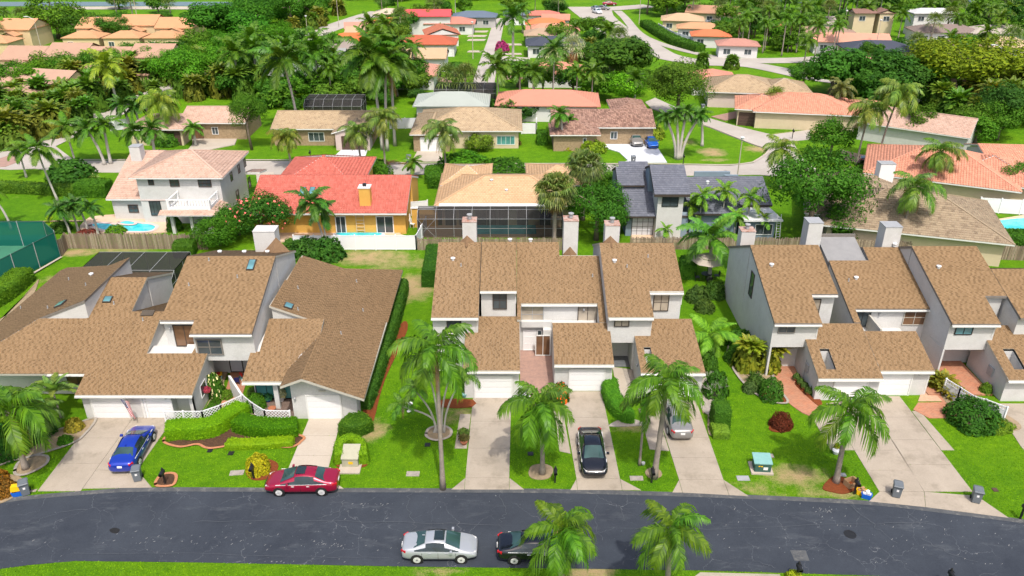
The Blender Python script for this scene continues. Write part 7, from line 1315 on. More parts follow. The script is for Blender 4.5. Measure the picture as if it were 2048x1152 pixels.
def car(label, base, yaw, paintm, L=4.85, Wd=1.84, Hh=1.45, suv=False, glass='car_glass_green', sunroof=False, group=None, chrome=True, simple=False, cat='car'):
    t = thing('parked_car' if not simple else 'car', label, cat, (base[0], base[1], base[2] if len(base) > 2 else .03), yaw, group); V, P, n, rows = car_parts(L, Wd, Hh, glass, suv)
    m = MB(); m.add(V, P['body']); me = m.mesh('body', paintm, True); bm = bmesh.new(); bm.from_mesh(me); bmesh.ops.recalc_face_normals(bm, faces=bm.faces); bm.to_mesh(me); bm.free(); body = link('body', me, t)
    md = body.modifiers.new('soft', 'SUBSURF'); md.levels = md.render_levels = 1; md.subdivision_type = 'CATMULL_CLARK'
    def patch(name, faces, mat, off=.012, shrink=.06):
        if not faces: return
        used = sorted({v for f in faces for v in f}); cen = Vector((0, 0, .75)); mp = {v: i for i, v in enumerate(used)}; vs = [Vector(V[v]) for v in used]; nm_ = [Vector() for _ in used]
        for f in faces:
            a, b, c, d = [Vector(V[i]) for i in f]; nn = (c - a).cross(d - b); nn = nn if nn.dot((a + c) / 2 - Vector(((a.x + c.x) / 2, 0, .7))) > 0 else -nn; nn.normalize()
            for v in f: nm_[mp[v]] += nn
        ctr = sum(vs, Vector()) / len(vs); out = []
        for v, q in zip(vs, nm_): q = q.normalized(); w = v.lerp(ctr, shrink); w = w - q * (w - v).dot(q); out.append(w + q * off)
        m = MB(); m.add(out, [tuple(mp[i] for i in f) for f in faces]); return m.build(name, mat, t, smooth=False)
    patch('windscreen', P['windscreen'], glass); patch('rear_window', P['rear_window'], glass)
    for sgn in (1, -1):
        fs = [f for f in P['side_window'] if (V[f[0]][1] + V[f[2]][1]) * sgn > 0]; patch('side_window', fs, 'car_glass', .014, .05)
        if chrome:
            xs_ = [V[i][0] for f in fs for i in f]; m = MB(); yb = rows[5][5][1] * sgn; m.bar((min(xs_) - .1, yb, rows[5][5][2] + .01), (max(xs_) + .25, yb * .995, rows[7][5][2] - .01), .03); m.build('window_trim', 'white_metal', t)
    R_ = .33; wb = L * .29
    for x in (-wb, wb):
        for sgn in (1, -1):
            y = Wd / 2 * sgn; m = MB(); m.lathe([(R_ + .06, -.005 * sgn), (R_ + .055, .004 * sgn)], (0, 0, 0), 20, 'Y'); m.build('wheel_arch', 'black_metal', t, (x, y * 1.0, R_ + .01))
            m = MB(); m.lathe([(R_ - .03, -.2 * sgn), (R_, -.17 * sgn), (R_, .0), (R_ - .03, .022 * sgn), (R_ * .7, .024 * sgn)], (0, 0, 0), 20, 'Y'); w = m.build('wheel', 'tyre', t, (x, y * 1.0, R_))
            m = MB(); m.lathe([(R_ * .68, .02 * sgn), (R_ * .68, .027 * sgn), (R_ * .6, .028 * sgn)], (0, 0, 0), 18, 'Y')
            for k in range(5): a = k * 2 * pi / 5; m.bar((0, .034 * sgn, 0), (cos(a) * R_ * .64, .034 * sgn, sin(a) * R_ * .64), .085, .02, up=(0, 1, 0))
            m.build('rim', 'alloy', w)
    h = L / 2
    for sgn in (1, -1):
        m = MB(); m.bar((h - .42, Wd * .385 * sgn, .70), (h - .12, Wd * .30 * sgn, .64), .16, .11); m.build('headlight', 'lamp_clear', t)
        m = MB(); m.bar((-h + .30, Wd * .437 * sgn, .86), (-h + .04, Wd * .33 * sgn, .82), .13, .14); m.build('tail_light', 'lamp_red', t)
        m = MB(); m.box((.78 * L / 4.85, (Wd / 2 + .09) * sgn, 1.0), (.14, .2, .13)); m.build('mirror', paintm, t)
        m = MB(); 
        for x in (-.55, .45): m.box((x, Wd / 2 * 1.0 * sgn, .80), (.2, .025, .03))
        m.build('door_handle', 'white_metal' if chrome else paintm, t); m = MB()
        for x in (-1.02, -.05, 1.0): m.bar((x, Wd * .496 * sgn, .34), (x, Wd * .494 * sgn, .82), .012, .02)
        m.build('door_seam', 'black_metal', t)
    m = MB(); m.box((h - .03, 0, .5), (.1, Wd * .5, .16)); m.build('grille', 'black_metal', t)
    m = MB(); m.box((-h - .005, 0, .72), (.03, .32, .15)); m.build('number_plate', 'white_paint', t)
    if sunroof: m = MB(); m.box((.0, 0, Hh + .002), (.62, .78, .012)); m.build('sunroof', 'car_glass', t)
    m = MB(); m.box((-.95, 0, Hh + .01), (.16, .04, .05)); m.build('antenna', paintm, t)
    return t
P_ = lambda px, py, z=.04: (at(px, py)[0], at(px, py)[1], z)
car('glossy blue sedan parked on the left driveway, its tail towards the street', (-26.95, 45.75, .05), R(93), 'paint_blue', 4.9, 1.84, 1.44)
car('dark red sedan with sunroof parked along the street kerb', (-14.05, 42.15, .03), R(181), 'paint_red', 4.85, 1.82, 1.47, sunroof=True)
car('silver compact sedan with open sunroof parked on the near street edge', (-4.35, 36.2, .03), R(0), 'paint_silver', 4.55, 1.78, 1.44, sunroof=True, chrome=False)
car('black sedan parked behind the silver one, half hidden by palm fronds', (1.55, 36.15, .03), R(0), 'paint_black', 4.88, 1.84, 1.44)
car('black sedan parked nose to the street on the middle driveway', (5.65, 45.25, .05), R(-90), 'paint_black', 4.87, 1.84, 1.48, glass='car_glass_green')
car('grey sedan parked under the drooping palm on the third driveway', (12.35, 49.3, .05), R(91), 'paint_grey', 4.6, 1.78, 1.46, chrome=False)
car('grey SUV on the white drive of the barrel-tile house', P_(1270, 288, .06), R(-86), 'paint_grey', 4.6, 1.85, 1.65, True); car('bright blue small sedan beside the grey SUV', P_(1301, 292, .06), R(-86), 'paint_bright_blue', 4.3, 1.75, 1.45)
car('black sedan before the white garage door, left of the middle street', P_(860, 155, .06), R(5), 'paint_black'); car('silver car on the pink drive right of the middle street', P_(1072, 153, .06), R(170), 'paint_silver'); car('dark car beside the silver one on the pink drive', P_(1085, 150, .06), R(-10), 'paint_black')
car('dark car half hidden by palms on the pink drive at the right', P_(1753, 330, .06), R(-15), 'paint_black'); car('white car driving on the avenue, nearest of the two', P_(1194, 27, .06), R(-70), 'paint_white', simple=True); car('silver car driving on the avenue, just ahead of the white one', P_(1192, 21, .06), R(-70), 'paint_silver', simple=True); car('grey car crossing at the avenue junction', P_(1205, 20, .06), R(-20), 'paint_grey', simple=True)
car('dark pickup-like car in front of the clipped green hedge far right', P_(1792, 107, .06), R(10), 'paint_black', suv=True); car('red car at the top junction', P_(1219, 11, .06), R(0), 'paint_red', simple=True); car('white van-like car near the left villas', P_(412, 100, .06), R(30), 'paint_white', suv=True, Hh=1.8); car('silver car in front of the tan stepped roof complex', P_(1425, 48, .06), R(5), 'paint_silver', simple=True)

# ------------------------------------------------------------------ fences
def seg_pts(a, b, step):
    a, b = Vector(a[:2]), Vector(b[:2]); n = max(1, round((b - a).length / step)); return [a.lerp(b, i / n) for i in range(n + 1)]
def wood_fence(label, a, b, h=1.8, seed=1):
    t = thing('wooden_fence', label, 'fence'); rng = random.Random(seed); P = seg_pts(a, b, 2.4); m = MB(); r = MB(); d = (Vector(b[:2]) - Vector(a[:2])); Lg = d.length; d.normalize(); nn = Vector((d.y, -d.x))
    k = int(Lg / .145)
    for i in range(k):
        p = Vector(a[:2]) + d * (.145 * (i + .5)) + nn * rng.uniform(.02, .04); hh = h * rng.uniform(.9, 1.04); m.box((p.x, p.y, hh / 2), (.12, .02, hh), atan2(d.y, d.x) + rng.uniform(-.05, .05), tilt=(rng.uniform(-.03, .03), 'Y'))
    m.build('board', 'fence_board', t, kind='stuff')
    for z in (.35, h - .35): r.bar((a[0], a[1], z), (b[0], b[1], z), .05, .09)
    r.build('rail', 'weathered_wood', t)
    for p in P: q = MB(); q.box((p.x - nn.x * .05, p.y - nn.y * .05, h / 2), (.1, .1, h)); q.build('post', 'weathered_wood', t)
s = NT('fence_board', .9, .15); s.color(s.mix(s.mapr(s.noise(5, 3, .7, co=s.world()), .3, .7, 0, .5), s.ramp(s.isl(), [(0, (.15, .11, .08)), (.5, (.27, .20, .14)), (1, (.36, .29, .22))]), (.14, .12, .10)))
def vinyl_fence(label, pts, h=1.85, name='vinyl_fence'):
    t = thing(name, label, 'fence')
    for a, b in zip(pts[:-1], pts[1:]):
        P = seg_pts(a, b, 2.4)
        for p, q in zip(P[:-1], P[1:]):
            m = MB(); m.bar((p.x, p.y, h / 2), (q.x, q.y, h / 2), .04, h - .15); m.bar((p.x, p.y, h - .06), (q.x, q.y, h - .06), .07, .1); m.bar((p.x, p.y, .12), (q.x, q.y, .12), .07, .12); m.build('panel', 'vinyl_white', t)
        for p in P: m = MB(); m.box((p.x, p.y, h / 2 + .03), (.13, .13, h + .06)); m.box((p.x, p.y, h + .09), (.16, .16, .06), taper=.4); m.build('post', 'vinyl_white', t)
def lattice_fence(label, pts, h=1.05, solid=0.0):
    t = thing('lattice_fence', label, 'fence')
    for a, b in zip(pts[:-1], pts[1:]):
        P = seg_pts(a, b, 1.7)
        for p, q in zip(P[:-1], P[1:]):
            d = (q - p); L = d.length; d.normalize(); m = MB(); m.bar((p.x, p.y, h - .04), (q.x, q.y, h - .04), .05, .08); m.bar((p.x, p.y, solid + .06), (q.x, q.y, solid + .06), .05, .08)
            if solid: m.bar((p.x, p.y, solid / 2), (q.x, q.y, solid / 2), .03, solid)
            z0, z1 = solid + .08, h - .06; H_ = z1 - z0; u = -H_
            while u < L:
                for s_ in (0, 1):
                    u0, u1 = max(0, u), min(L, u + H_)
                    if u1 - u0 > .05:
                        za, zb = (z0 + (u0 - u), z0 + (u1 - u)) if s_ == 0 else (z1 - (u0 - u), z1 - (u1 - u)); A = p + d * u0; B = p + d * u1; o_ = .012 * (1 if s_ else -1); m.bar((A.x - d.y * o_, A.y + d.x * o_, za), (B.x - d.y * o_, B.y + d.x * o_, zb), .02, .045)
                u += .26
            m.build('lattice_panel', 'vinyl_white', t)
        for p in P: m = MB(); m.box((p.x, p.y, h / 2), (.11, .11, h)); m.box((p.x, p.y, h + .04), (.14, .14, .08), taper=.3); m.build('post', 'vinyl_white', t)
wood_fence('weathered wooden fence behind the two-storey house pool', G(136, 497), G(415, 499), 1.9, 1); wood_fence('short turned end of the weathered fence at the tennis court corner', G(124, 512), G(136, 497), 1.9, 2); wood_fence('mossy wooden fence below the screen porch', G(836, 500), G(1130, 500), 1.5, 3); wood_fence('brown wooden fence below the blue house', G(1260, 498), G(1640, 500), 1.5, 4); wood_fence('long silvery wooden fence under the flowering vine', G(1650, 508), G(2090, 522), 1.8, 5)
vinyl_fence('white vinyl privacy fence below the yellow house pool', [G(590, 500), G(833, 500), G(853, 462)], 1.75); vinyl_fence('white vinyl gate panel right of the red roof', [G(818, 433), G(856, 430)], 1.9); vinyl_fence('white vinyl fence at the right edge pool', [G(1955, 424), G(2080, 432)], 1.9); vinyl_fence('white vinyl fence between tan and beige-roofed houses', [G(780, 258), G(842, 257)], 1.8); vinyl_fence('white vinyl gate between beige and barrel-tile houses', [G(1043, 268), G(1072, 268), G(1073, 258)], 1.8); vinyl_fence('white wall-like fence panel left of the stone-faced house', [G(222, 262), G(262, 258)], 1.8); vinyl_fence('white picket fence following the avenue bend', [G(1316, 60), G(1345, 77), G(1380, 88), G(1412, 94)], 1.8)
lattice_fence('white lattice fence rising along the brick path of the left row', [G(333, 845), G(408, 845), G(445, 832), G(488, 812)]); lattice_fence('white lattice fence around the brick terrace of the left row', [G(489, 812), G(508, 828), G(532, 843), G(582, 844)])
lattice_fence('white fence with lattice top by the arched opening of the right row', [G(1884, 790), G(1912, 808), G(1940, 826), G(1962, 832), G(2004, 848)], 1.55, 1.15)
m = MB(); a, b = at(488, 812), at(478, 770)
m.add([(a.x - .1, a.y, 0), (a.x + .1, a.y, 0), (b.x + .1, 53.0, 0), (b.x - .1, 53.0, 0), (a.x - .1, a.y, 1.0), (a.x + .1, a.y, 1.0), (b.x + .1, 53.0, 1.9), (b.x - .1, 53.0, 1.9)], [(3, 2, 1, 0), (4, 5, 6, 7), (0, 1, 5, 4), (1, 2, 6, 5), (2, 3, 7, 6), (3, 0, 4, 7)]); tag(m.build('garden_wall', 'white_stucco'), 'sloping white garden wall between brick path and terrace', 'wall')
# tennis court
sheet('tennis_court', gp([(-160, 600), (-160, 472), (108, 472), (120, 512), (-40, 590)]), .03, 'court_green')
def court_fence(label, pts, h=2.9):
    t = thing('court_fence', label, 'fence')
    for a, b in zip(pts[:-1], pts[1:]):
        P = seg_pts(a, b, 3.0)
        for p, q in zip(P[:-1], P[1:]): m = MB(); m.add([(p.x, p.y, .1), (q.x, q.y, .1), (q.x, q.y, h - .03), (p.x, p.y, h - .03)], [(0, 1, 2, 3)]); m.build('screen_panel', 'court_screen', t); m = MB(); m.bar((p.x, p.y, h), (q.x, q.y, h), .05); m.build('rail', 'green_metal', t)
        for p in P: m = MB(); m.tube([(p.x, p.y, 0), (p.x, p.y, h + .05)], .045, 6); m.build('post', 'grey_metal', t)
court_fence('green screened fence on the near side of the tennis court', [G(-60, 612), G(122, 514)]); court_fence('green screened fence on the far side of the tennis court', [G(122, 514), G(100, 494), G(-160, 494)], 3.1)
path_sheet('court_kerb', [at(x, y)[:2] for x, y in [(-60, 614), (30, 570), (124, 516)]], .3, .06, 'concrete_pale')

# ------------------------------------------------------------------ street and garden things
def wheelie(label, base, yaw, s_=1.0):
    t = thing('wheeled_bin', label, 'trash can', (base[0], base[1], .04), yaw, None); m = MB(); m.box((0, 0, .5 * s_), (.46 * s_, .5 * s_, .92 * s_), taper=1.2); m.box((0, -.02, .93 * s_), (.6 * s_, .64 * s_, .06)); m.build('body', 'grey_plastic', t)
    m = MB(); m.box((0, -.03, 1.0 * s_), (.62 * s_, .70 * s_, .07), taper=.85); m.box((0, -.28 * s_, 1.03 * s_), (.3, .08, .05)); m.bar((-.25 * s_, .38 * s_, .98 * s_), (.25 * s_, .38 * s_, .98 * s_), .04); m.build('lid', 'grey_plastic', t)
    for sx in (-1, 1): m = MB(); m.tube([(sx * .22 * s_, .25 * s_, .13), (sx * .29 * s_, .25 * s_, .13)], .13, 12); m.build('wheel', 'tyre', t)
    m = MB(); m.box((0, -.285 * s_, .62 * s_), (.14, .012, .16)); m.build('sticker', 'white_paint', t); return t
wheelie('grey wheeled bin standing in front of the blue sedan tail', G(277, 960), R(15)); wheelie('grey wheeled bin next to the yellow and blue boxes at the left kerb', G(53, 988), R(30)); wheelie('grey wheeled bin on the right double driveway, left of the stain', G(1791, 992), R(-20)); wheelie('grey wheeled bin at the far right driveway edge', G(1950, 1003), R(-20))
wheelie('small grey bin at the kerb of the beige house drive', G(818, 326), 0, 1.15); wheelie('grey bin at the kerb of the white drive', G(1266, 328), 0, 1.15); wheelie('dark bin on the verge of the diagonal street', G(1405, 222), 0, 1.15)
def mailbox(label, base, yaw=0, h=1.3, mat='black_metal'):
    t = thing('mailbox', label, 'mailbox', (base[0], base[1], 0), yaw); m = MB(); m.box((0, 0, h / 2), (.1, .1, h)); m.box((0, 0, h + .06), (.13, .13, .12), taper=.2); m.box((0, -.15, h - .42), (.06, .3, .06)); m.build('post', mat, t)
    m = MB(); m.tube([(0, -.42, h - .22), (0, .12, h - .22)], .12, 12); m.box((0, -.15, h - .28), (.24, .54, .14)); m.build('box', mat, t); m = MB(); m.box((.125, -.05, h - .14), (.015, .12, .05)); m.build('flag', mat, t)
for lb, px, py in (('black mailbox in the little edged mulch bed, left', 331, 968), ('black mailbox beside the yellow shrub', 508, 958), ('black mailbox by the palm ring left of the black sedan', 1110, 965), ('black mailbox in front of the leaning palm trunk', 1303, 965), ('black mailbox behind the recycling boxes', 1708, 988), ('black mailbox cut by the right edge', 2040, 1038), ('dark mailbox at the orange croton on the left edge', 4, 992), ('black mailbox amid the yellow shrub at the bottom', 1592, 1158), ('black mailbox at the bottom edge, far right', 1893, 1172)): mailbox(lb, G(px, py))
for lb, px, py in (('slim dark mailbox post on the lawn left of the white drive', 622, 322), ('black mailbox post, left one behind the tan roof', 1167, 350), ('black mailbox post, right one behind the tan roof', 1192, 350), ('mailbox at the grass tip of the corner street', 1584, 278), ('mailbox on the crescent lawn of the stone-faced house', 323, 320), ('mailbox left of the multi-stemmed white palm', 1366, 330)): mailbox(lb, G(px, py), 0, 1.6)
def tub(label, base, mat, yaw=0, z=0, flip=False, fill=None):
    t = thing('recycling_box', label, 'recycling box', (base[0], base[1], z), yaw); m = MB(); w_, d_, h_ = .62, .44, .36; i = .04
    B = [(-w_ / 2 * .86, -d_ / 2 * .86, 0), (w_ / 2 * .86, -d_ / 2 * .86, 0), (w_ / 2 * .86, d_ / 2 * .86, 0), (-w_ / 2 * .86, d_ / 2 * .86, 0)]; T = [(-w_ / 2, -d_ / 2, h_), (w_ / 2, -d_ / 2, h_), (w_ / 2, d_ / 2, h_), (-w_ / 2, d_ / 2, h_)]; Ti = [(x * .9, y * .88, h_) for x, y, _ in T]; Bi = [(x * .88, y * .86, .04) for x, y, _ in B]
    m.add(B + T + Ti + Bi, [(3, 2, 1, 0)] + [(k, (k + 1) % 4, 4 + (k + 1) % 4, 4 + k) for k in range(4)] + [(4 + k, 4 + (k + 1) % 4, 8 + (k + 1) % 4, 8 + k) for k in range(4)] + [(8 + k, 8 + (k + 1) % 4, 12 + (k + 1) % 4, 12 + k) for k in range(4)] + [(12, 13, 14, 15)])
    for sx in (-1, 1): m.box((sx * (w_ / 2 + .01), 0, h_ - .04), (.05, .2, .05))
    o = m.build('tub', mat, t)
    if flip: o.rotation_euler = (pi, 0, 0); o.location = (0, 0, h_)
    if fill:
        m = MB()
        for k, (x, y, rz) in enumerate(((-.12, .02, .3), (.12, -.03, -.4), (.02, .08, 1.0))): m.box((x, y, .3 + .07 * k), (.26, .16, .16), rz)
        m.build('contents', fill, t)
bx = G(1722, 988); tub('yellow recycling box filled with cardboard at the right kerb', bx, 'yellow_plastic', R(-25), fill='cardboard'); bx = G(1732, 995); tub('blue recycling box filled with paper at the right kerb', bx, 'blue_plastic', R(-25), fill='white_paint'); bx = G(36, 990); tub('blue recycling box at the left kerb, under the yellow one', bx, 'blue_plastic', R(20)); tub('upturned yellow recycling box lying on the blue one, left kerb', (bx[0] - .05, bx[1] + .1), 'yellow_plastic', R(15), .37, True)
t = thing('cardboard_box', 'brown open cardboard box behind the right mailbox', 'box', G(1700, 972) + (0,), .4); m = MB()
for sx, sy, w_, d_ in ((0, -.3, .7, .02), (0, .3, .7, .02), (-.35, 0, .02, .58), (.35, 0, .02, .58)): m.box((sx, sy, .25), (w_, d_, .5))
m.build('box', 'cardboard', t); m = MB(); m.box((0, -.42, .48), (.68, .25, .015), tilt=(-.5, 'X')); m.box((.46, 0, .48), (.25, .56, .015), tilt=(.5, 'Y')); m.build('flap', 'cardboard', t)
# utility boxes
t = thing('utility_box', 'beige sloped utility box inside the U shaped hedge', 'utility box', G(704, 925) + (.0,)); m = MB(); m.prism(rect(-.55, .55, -.6, .6), 0, lambda x, y: .75 + .25 * (y + .6)); m.build('cabinet', 'beige_metal', t); m = MB(); m.box((0, -.3, .05), (1.5, 1.9, .1)); m.build('pad', 'concrete_pale', t); m = MB(); m.prism([(-.6, -.66), (.6, -.66), (.6, .64), (-.6, .64)], lambda x, y: .78 + .25 * (y + .6), lambda x, y: .83 + .25 * (y + .6)); m.build('lid', 'beige_metal', t); m = MB(); m.box((.05, -.62, .45), (.3, .02, .2)); m.build('warning_plate', 'yellow_plastic', t)
t = thing('transformer_box', 'dark green transformer box with teal lid on a concrete pad', 'utility box', G(1521, 938) + (0,), R(-4)); m = MB(); m.box((0, 0, .06), (1.5, 1.3, .12)); m.build('pad', 'concrete_pale', t); m = MB(); m.box((.02, -.02, .47), (1.1, .9, .7)); m.build('cabinet', 'green_metal', t); m = MB(); m.prism(rect(-.62, .62, -.52, .52), lambda x, y: .80 + .15 * (y + .5), lambda x, y: .87 + .15 * (y + .5)); m.build('lid', 'teal_lid', t)
m = MB(); m.box((.2, -.48, .42), (.3, .02, .22)); m.build('label_plate', 'white_paint', t); m = MB(); m.box((-.25, -.48, .6), (.12, .02, .07)); m.box((-.08, -.48, .6), (.12, .02, .07)); m.build('warning_plate', 'yellow_plastic', t)
def lid(label, px, py, w_, d_, mat, yaw=0): t = MB(); t.box((0, 0, .02), (w_, d_, .05)); t.box((0, 0, .05), (w_ * .8, d_ * .7, .012)); o = t.build('meter_lid', mat, loc=G(px, py) + (0,)); o.rotation_euler = (0, 0, yaw); tag(o, label, 'meter cover')
for a_ in (('pale concrete meter cover left of the yellow shrub', 474, 946, .95, .5, 'grey_gravel', .1), ('pale concrete meter cover on the side lawn by the street', 826, 948, .9, .5, 'grey_gravel', 0), ('pale concrete meter cover between black sedan and leaning palm', 1273, 957, .9, .45, 'grey_gravel', 0), ('grey concrete meter cover left of the transformer box', 1486, 957, .85, .5, 'grey_metal', 0), ('small black valve cover under the edging, left one', 420, 902, .35, .35, 'black_metal', 0), ('small black valve cover under the edging, right one', 462, 907, .38, .42, 'black_metal', 0), ('small black valve cover on the side lawn', 855, 890, .4, .4, 'black_metal', 0), ('small black valve cover left of the palm ring', 1061, 908, .4, .4, 'black_metal', 0), ('dark cover beside the palm in orange mulch', 1685, 950, .45, .35, 'grey_metal', 0), ('small brown cover on the far right lawn', 1990, 980, .35, .35, 'brown_door', 0), ('round concrete cover behind the transformer box', 1540, 912, .5, .4, 'grey_gravel', 0)): lid(*a_)
# street lamps
def lamp(label, base, h=5.2, arm=None, rz=0):
    t = thing('street_lamp', label, 'street lamp', (base[0], base[1], 0), rz); m = MB(); m.tube([(0, 0, 0), (0, 0, h * .5), (0, 0, h)], [.11, .08, .055], 8); m.build('pole', 'concrete_pale', t)
    m = MB()
    if arm: m.tube([(0, 0, h - .2), (arm * .5, 0, h + .4), (arm, 0, h + .5)], .05, 6); m.box((arm + .3, 0, h + .48), (.8, .3, .14))
    else: m.lathe([(.08, h), (.2, h + .05), (.26, h + .3), (.3, h + .32), (.05, h + .42)], n=12)
    m.build('lamp_head', 'white_metal', t)
lamp('pale street lamp behind the slate-roofed house', G(1474, 358), 5.6); lamp('white street lamp by the clipped ficus on the left road', G(618, 92), 7); lamp('far street lamp by the left road bend', G(678, 55), 8); lamp('arched street lamp over the palm thicket at the right', G(1975, 205), 10, -2.0); lamp('street lamp on the avenue verge near the top', G(1278, 48), 9, -2.5); lamp('street lamp before the slate verandah house', G(1748, 112), 8); lamp('twin of the verandah lamp farther left', G(1680, 100), 9); lamp('tall lamp pole among the orange villas', G(283, 78), 11); lamp('arched lamp over the rosy villa roofs', G(88, 118), 9, -2.0); lamp('thin pole beside the middle street gardens', G(946, 118), 8)
# flag on the garage
t = thing('flag', 'American flag hanging from an angled pole between the two left garage doors', 'flag', (-28.6, 49.95, 2.15), 0); m = MB(); m.tube([(0, 0, 0), (.55, -.95, .18)], .018, 6); m.lathe([(.01, 0), (.035, .03), (.01, .06)], (.55, -.95, .18), 8); o = m.build('pole', 'grey_metal', t); o.location = (-.6, 0, -.2)
for nm_, c in (('flag_red', (.52, .02, .04)), ('flag_white', (.74, .72, .72)), ('flag_navy', (.02, .03, .16))): rough_mat(nm_, c, c, 3, .8, .1, .003, 20)
NU, NV = 20, 26; W0, L0 = 1.25, 1.65
def fp(u, v):  # u down the fly, v across the hoist
    x = (v - .1) * W0 * (.62 - .18 * u) + u * .42; return (x - .45, -.55 - .35 * v + .07 * sin(v * 9 + u * 3) * (.3 + u), .0 - u * L0 * .92 + v * .06)
m = MB()
for i in range(NU):
    for j in range(NV):
        a = [fp((i + p) / NU, (j + q) / NV) for p, q in ((0, 0), (1, 0), (1, 1), (0, 1))]; st = j // 2; m.cur = 2 if (i < NU * .42 and st < 7) else (0 if st % 2 == 0 else 1); m.add(a, [(0, 1, 2, 3)])
m.build('cloth', ['flag_red', 'flag_white', 'flag_navy'], t); m = MB()
for r_ in range(9):
    for c_ in range(6 if r_ % 2 == 0 else 5):
        u, v = (c_ + (.5 if r_ % 2 == 0 else 1)) / 6 * .42 * .97, (r_ + .6) / 9.2 * .52; p = Vector(fp(u, v)) + Vector((0, -.012, .0)); ring = []
        for k in range(10): a = k * pi / 5; q = .022 if k % 2 == 0 else .009; ring.append((p.x + sin(a) * q, p.y, p.z + cos(a) * q))
        m.add(ring, [tuple(range(10))])
m.build('star', 'flag_white', t, kind='stuff')
# parasol with table, toys, pots, ladder, furniture
t = thing('parasol', 'beige double-canopy parasol under the royal palm', 'umbrella', G(1412, 560) + (0,)); m = MB(); n = 8; V = []; F = []
for (r, z) in ((1.75, 2.25), (.95, 2.6), (.95, 2.66), (.02, 2.95)):
    for k in range(n): a = k * 2 * pi / n; V.append((r * cos(a), r * sin(a), z))
for q in (0, 2):
    for k in range(n): F.append((q * n + k, q * n + (k + 1) % n, (q + 1) * n + (k + 1) % n, (q + 1) * n + k))
m.add(V, F); m.build('canopy', 'umbrella_cloth', t); m = MB(); m.tube([(0, 0, 0), (0, 0, 2.95)], .03, 6); m.build('pole', 'black_metal', t)
t = thing('garden_table', 'dark round garden table under the beige parasol', 'table', (G(1412, 560)[0], G(1412, 560)[1], 0)); m = MB(); m.lathe([(.55, .7), (.55, .74)], n=16); m.build('table_top', 'black_metal', t)
for k in range(4): m = MB(); a = k * pi / 2; m.bar((.4 * cos(a), .4 * sin(a), 0), (.35 * cos(a), .35 * sin(a), .7), .04); m.build('leg', 'black_metal', t)
def chair(label, base, yaw, mat, s_=1.0, group=None):
    t = thing('garden_chair', label, 'chair', (base[0], base[1], base[2] if len(base) > 2 else .05), yaw, group); m = MB(); m.box((0, 0, .42 * s_), (.5 * s_, .48 * s_, .05)); m.build('seat', mat, t); m = MB(); m.box((0, .24 * s_, .68 * s_), (.5 * s_, .04, .5 * s_), tilt=(-.15, 'X')); m.build('backrest', mat, t)
    for sx in (-1, 1):
        for sy in (-1, 1): m = MB(); m.box((sx * .22 * s_, sy * .2 * s_, .2 * s_), (.04, .04, .4 * s_)); m.build('leg', mat, t)
    return t
x, y = G(1412, 560)
for lb, dx, dy, yw in (('dark garden chair on the left side of the parasol table', -1.0, -.2, 1.6), ('dark garden chair in front of the parasol table', .1, -1.1, 3.1), ('dark garden chair on the right side of the parasol table', 1.1, .1, -1.6)): chair(lb, (x + dx, y + dy), yw, 'black_metal')
x, y = G(481, 765); chair('small navy chair on the brick court, left one', (x - .15, y - .3), R(200), 'navy_plastic', .8); chair('small navy chair on the brick court, right one', (G(497, 762)[0], G(497, 762)[1]), R(160), 'navy_plastic', .85)
t = thing('play_table', 'yellow, green and red toy table by the left row front door', 'toy', (-24.1, 55.3, .05), .3); m = MB(); m.box((0, 0, .5), (.7, .55, .06)); m.build('table_top', 'yellow_plastic', t); m = MB(); m.box((0, 0, .56), (.4, .35, .06)); m.build('tray', 'red_plastic', t)
for sx in (-1, 1):
    for sy in (-1, 1): m = MB(); m.box((sx * .28, sy * .2, .25), (.08, .08, .48)); m.build('leg', 'teal_lid', t)
t = thing('toy_car', 'pale blue and red ride-on toy by the front door', 'toy', (-22.0, 55.3, .05), .8); m = MB(); m.box((0, 0, .3), (.7, .4, .25), taper=.8); m.build('body', 'skylight_glass', t); m = MB(); m.box((-.2, 0, .55), (.1, .38, .3)); m.build('backrest', 'red_plastic', t)
for sx in (-1, 1):
    for sy in (-1, 1): m = MB(); m.tube([(sx * .22, sy * .2, .12), (sx * .22, sy * .26, .12)], .12, 10); m.build('wheel', 'white_paint', t)
def pot(label, base, r, h, mat='clay_pot', plant=None, z=.05, cat='flower pot', group=None):
    t = thing('flower_pot', label, cat, (base[0], base[1], z), 0, group); m = MB(); m.lathe([(r * .65, 0), (r, h * .85), (r * 1.1, h * .86), (r * 1.1, h), (r * .9, h), (r * .85, h * .9)], n=12); m.build('pot', mat, t)
    if plant: link('plant', BUSH['far'][0], t, (0, 0, h * .9), (0, 0, 0), (r * 1.5, r * 1.5, h * 1.3), color=plant)
pot('two-tone clay bowl on the slab beside the first driveway, upper', G(927, 872), .3, .25, 'clay_pot', (.08, .14, .03)); pot('clay bowl on the slab beside the first driveway, middle', G(928, 882), .28, .22, 'clay_pot', (.1, .1, .04)); pot('clay bowl on the slab beside the first driveway, lower', G(928, 889), .24, .22, 'clay_pot'); pot('white pot under the yellow plant on the right driveway', G(1671, 908), .25, .3, 'white_paint'); pot('orange pot on the brick terrace', G(545, 822), .28, .25, 'clay_pot'); pot('white flowered pot stand before the terrace sliding door', G(563, 802), .3, .55, 'white_metal', (.6, .62, .5)); pot('terracotta pot left on the brick terrace', G(507, 795), .3, .4, 'clay_pot', (.08, .16, .04)); pot('blue pot beside the terrace bush', G(537, 803), .25, .3, 'blue_plastic', (.05, .2, .1))
for i, (px, py, lb) in enumerate(((1592, 762, 'topmost'), (1600, 772, 'second'), (1608, 780, 'third'), (1616, 790, 'lowest'))): pot(lb + ' of the clay pots in the red mulch strip, right row', G(px, py), .22, .3, 'clay_pot', (.08, .15, .04))
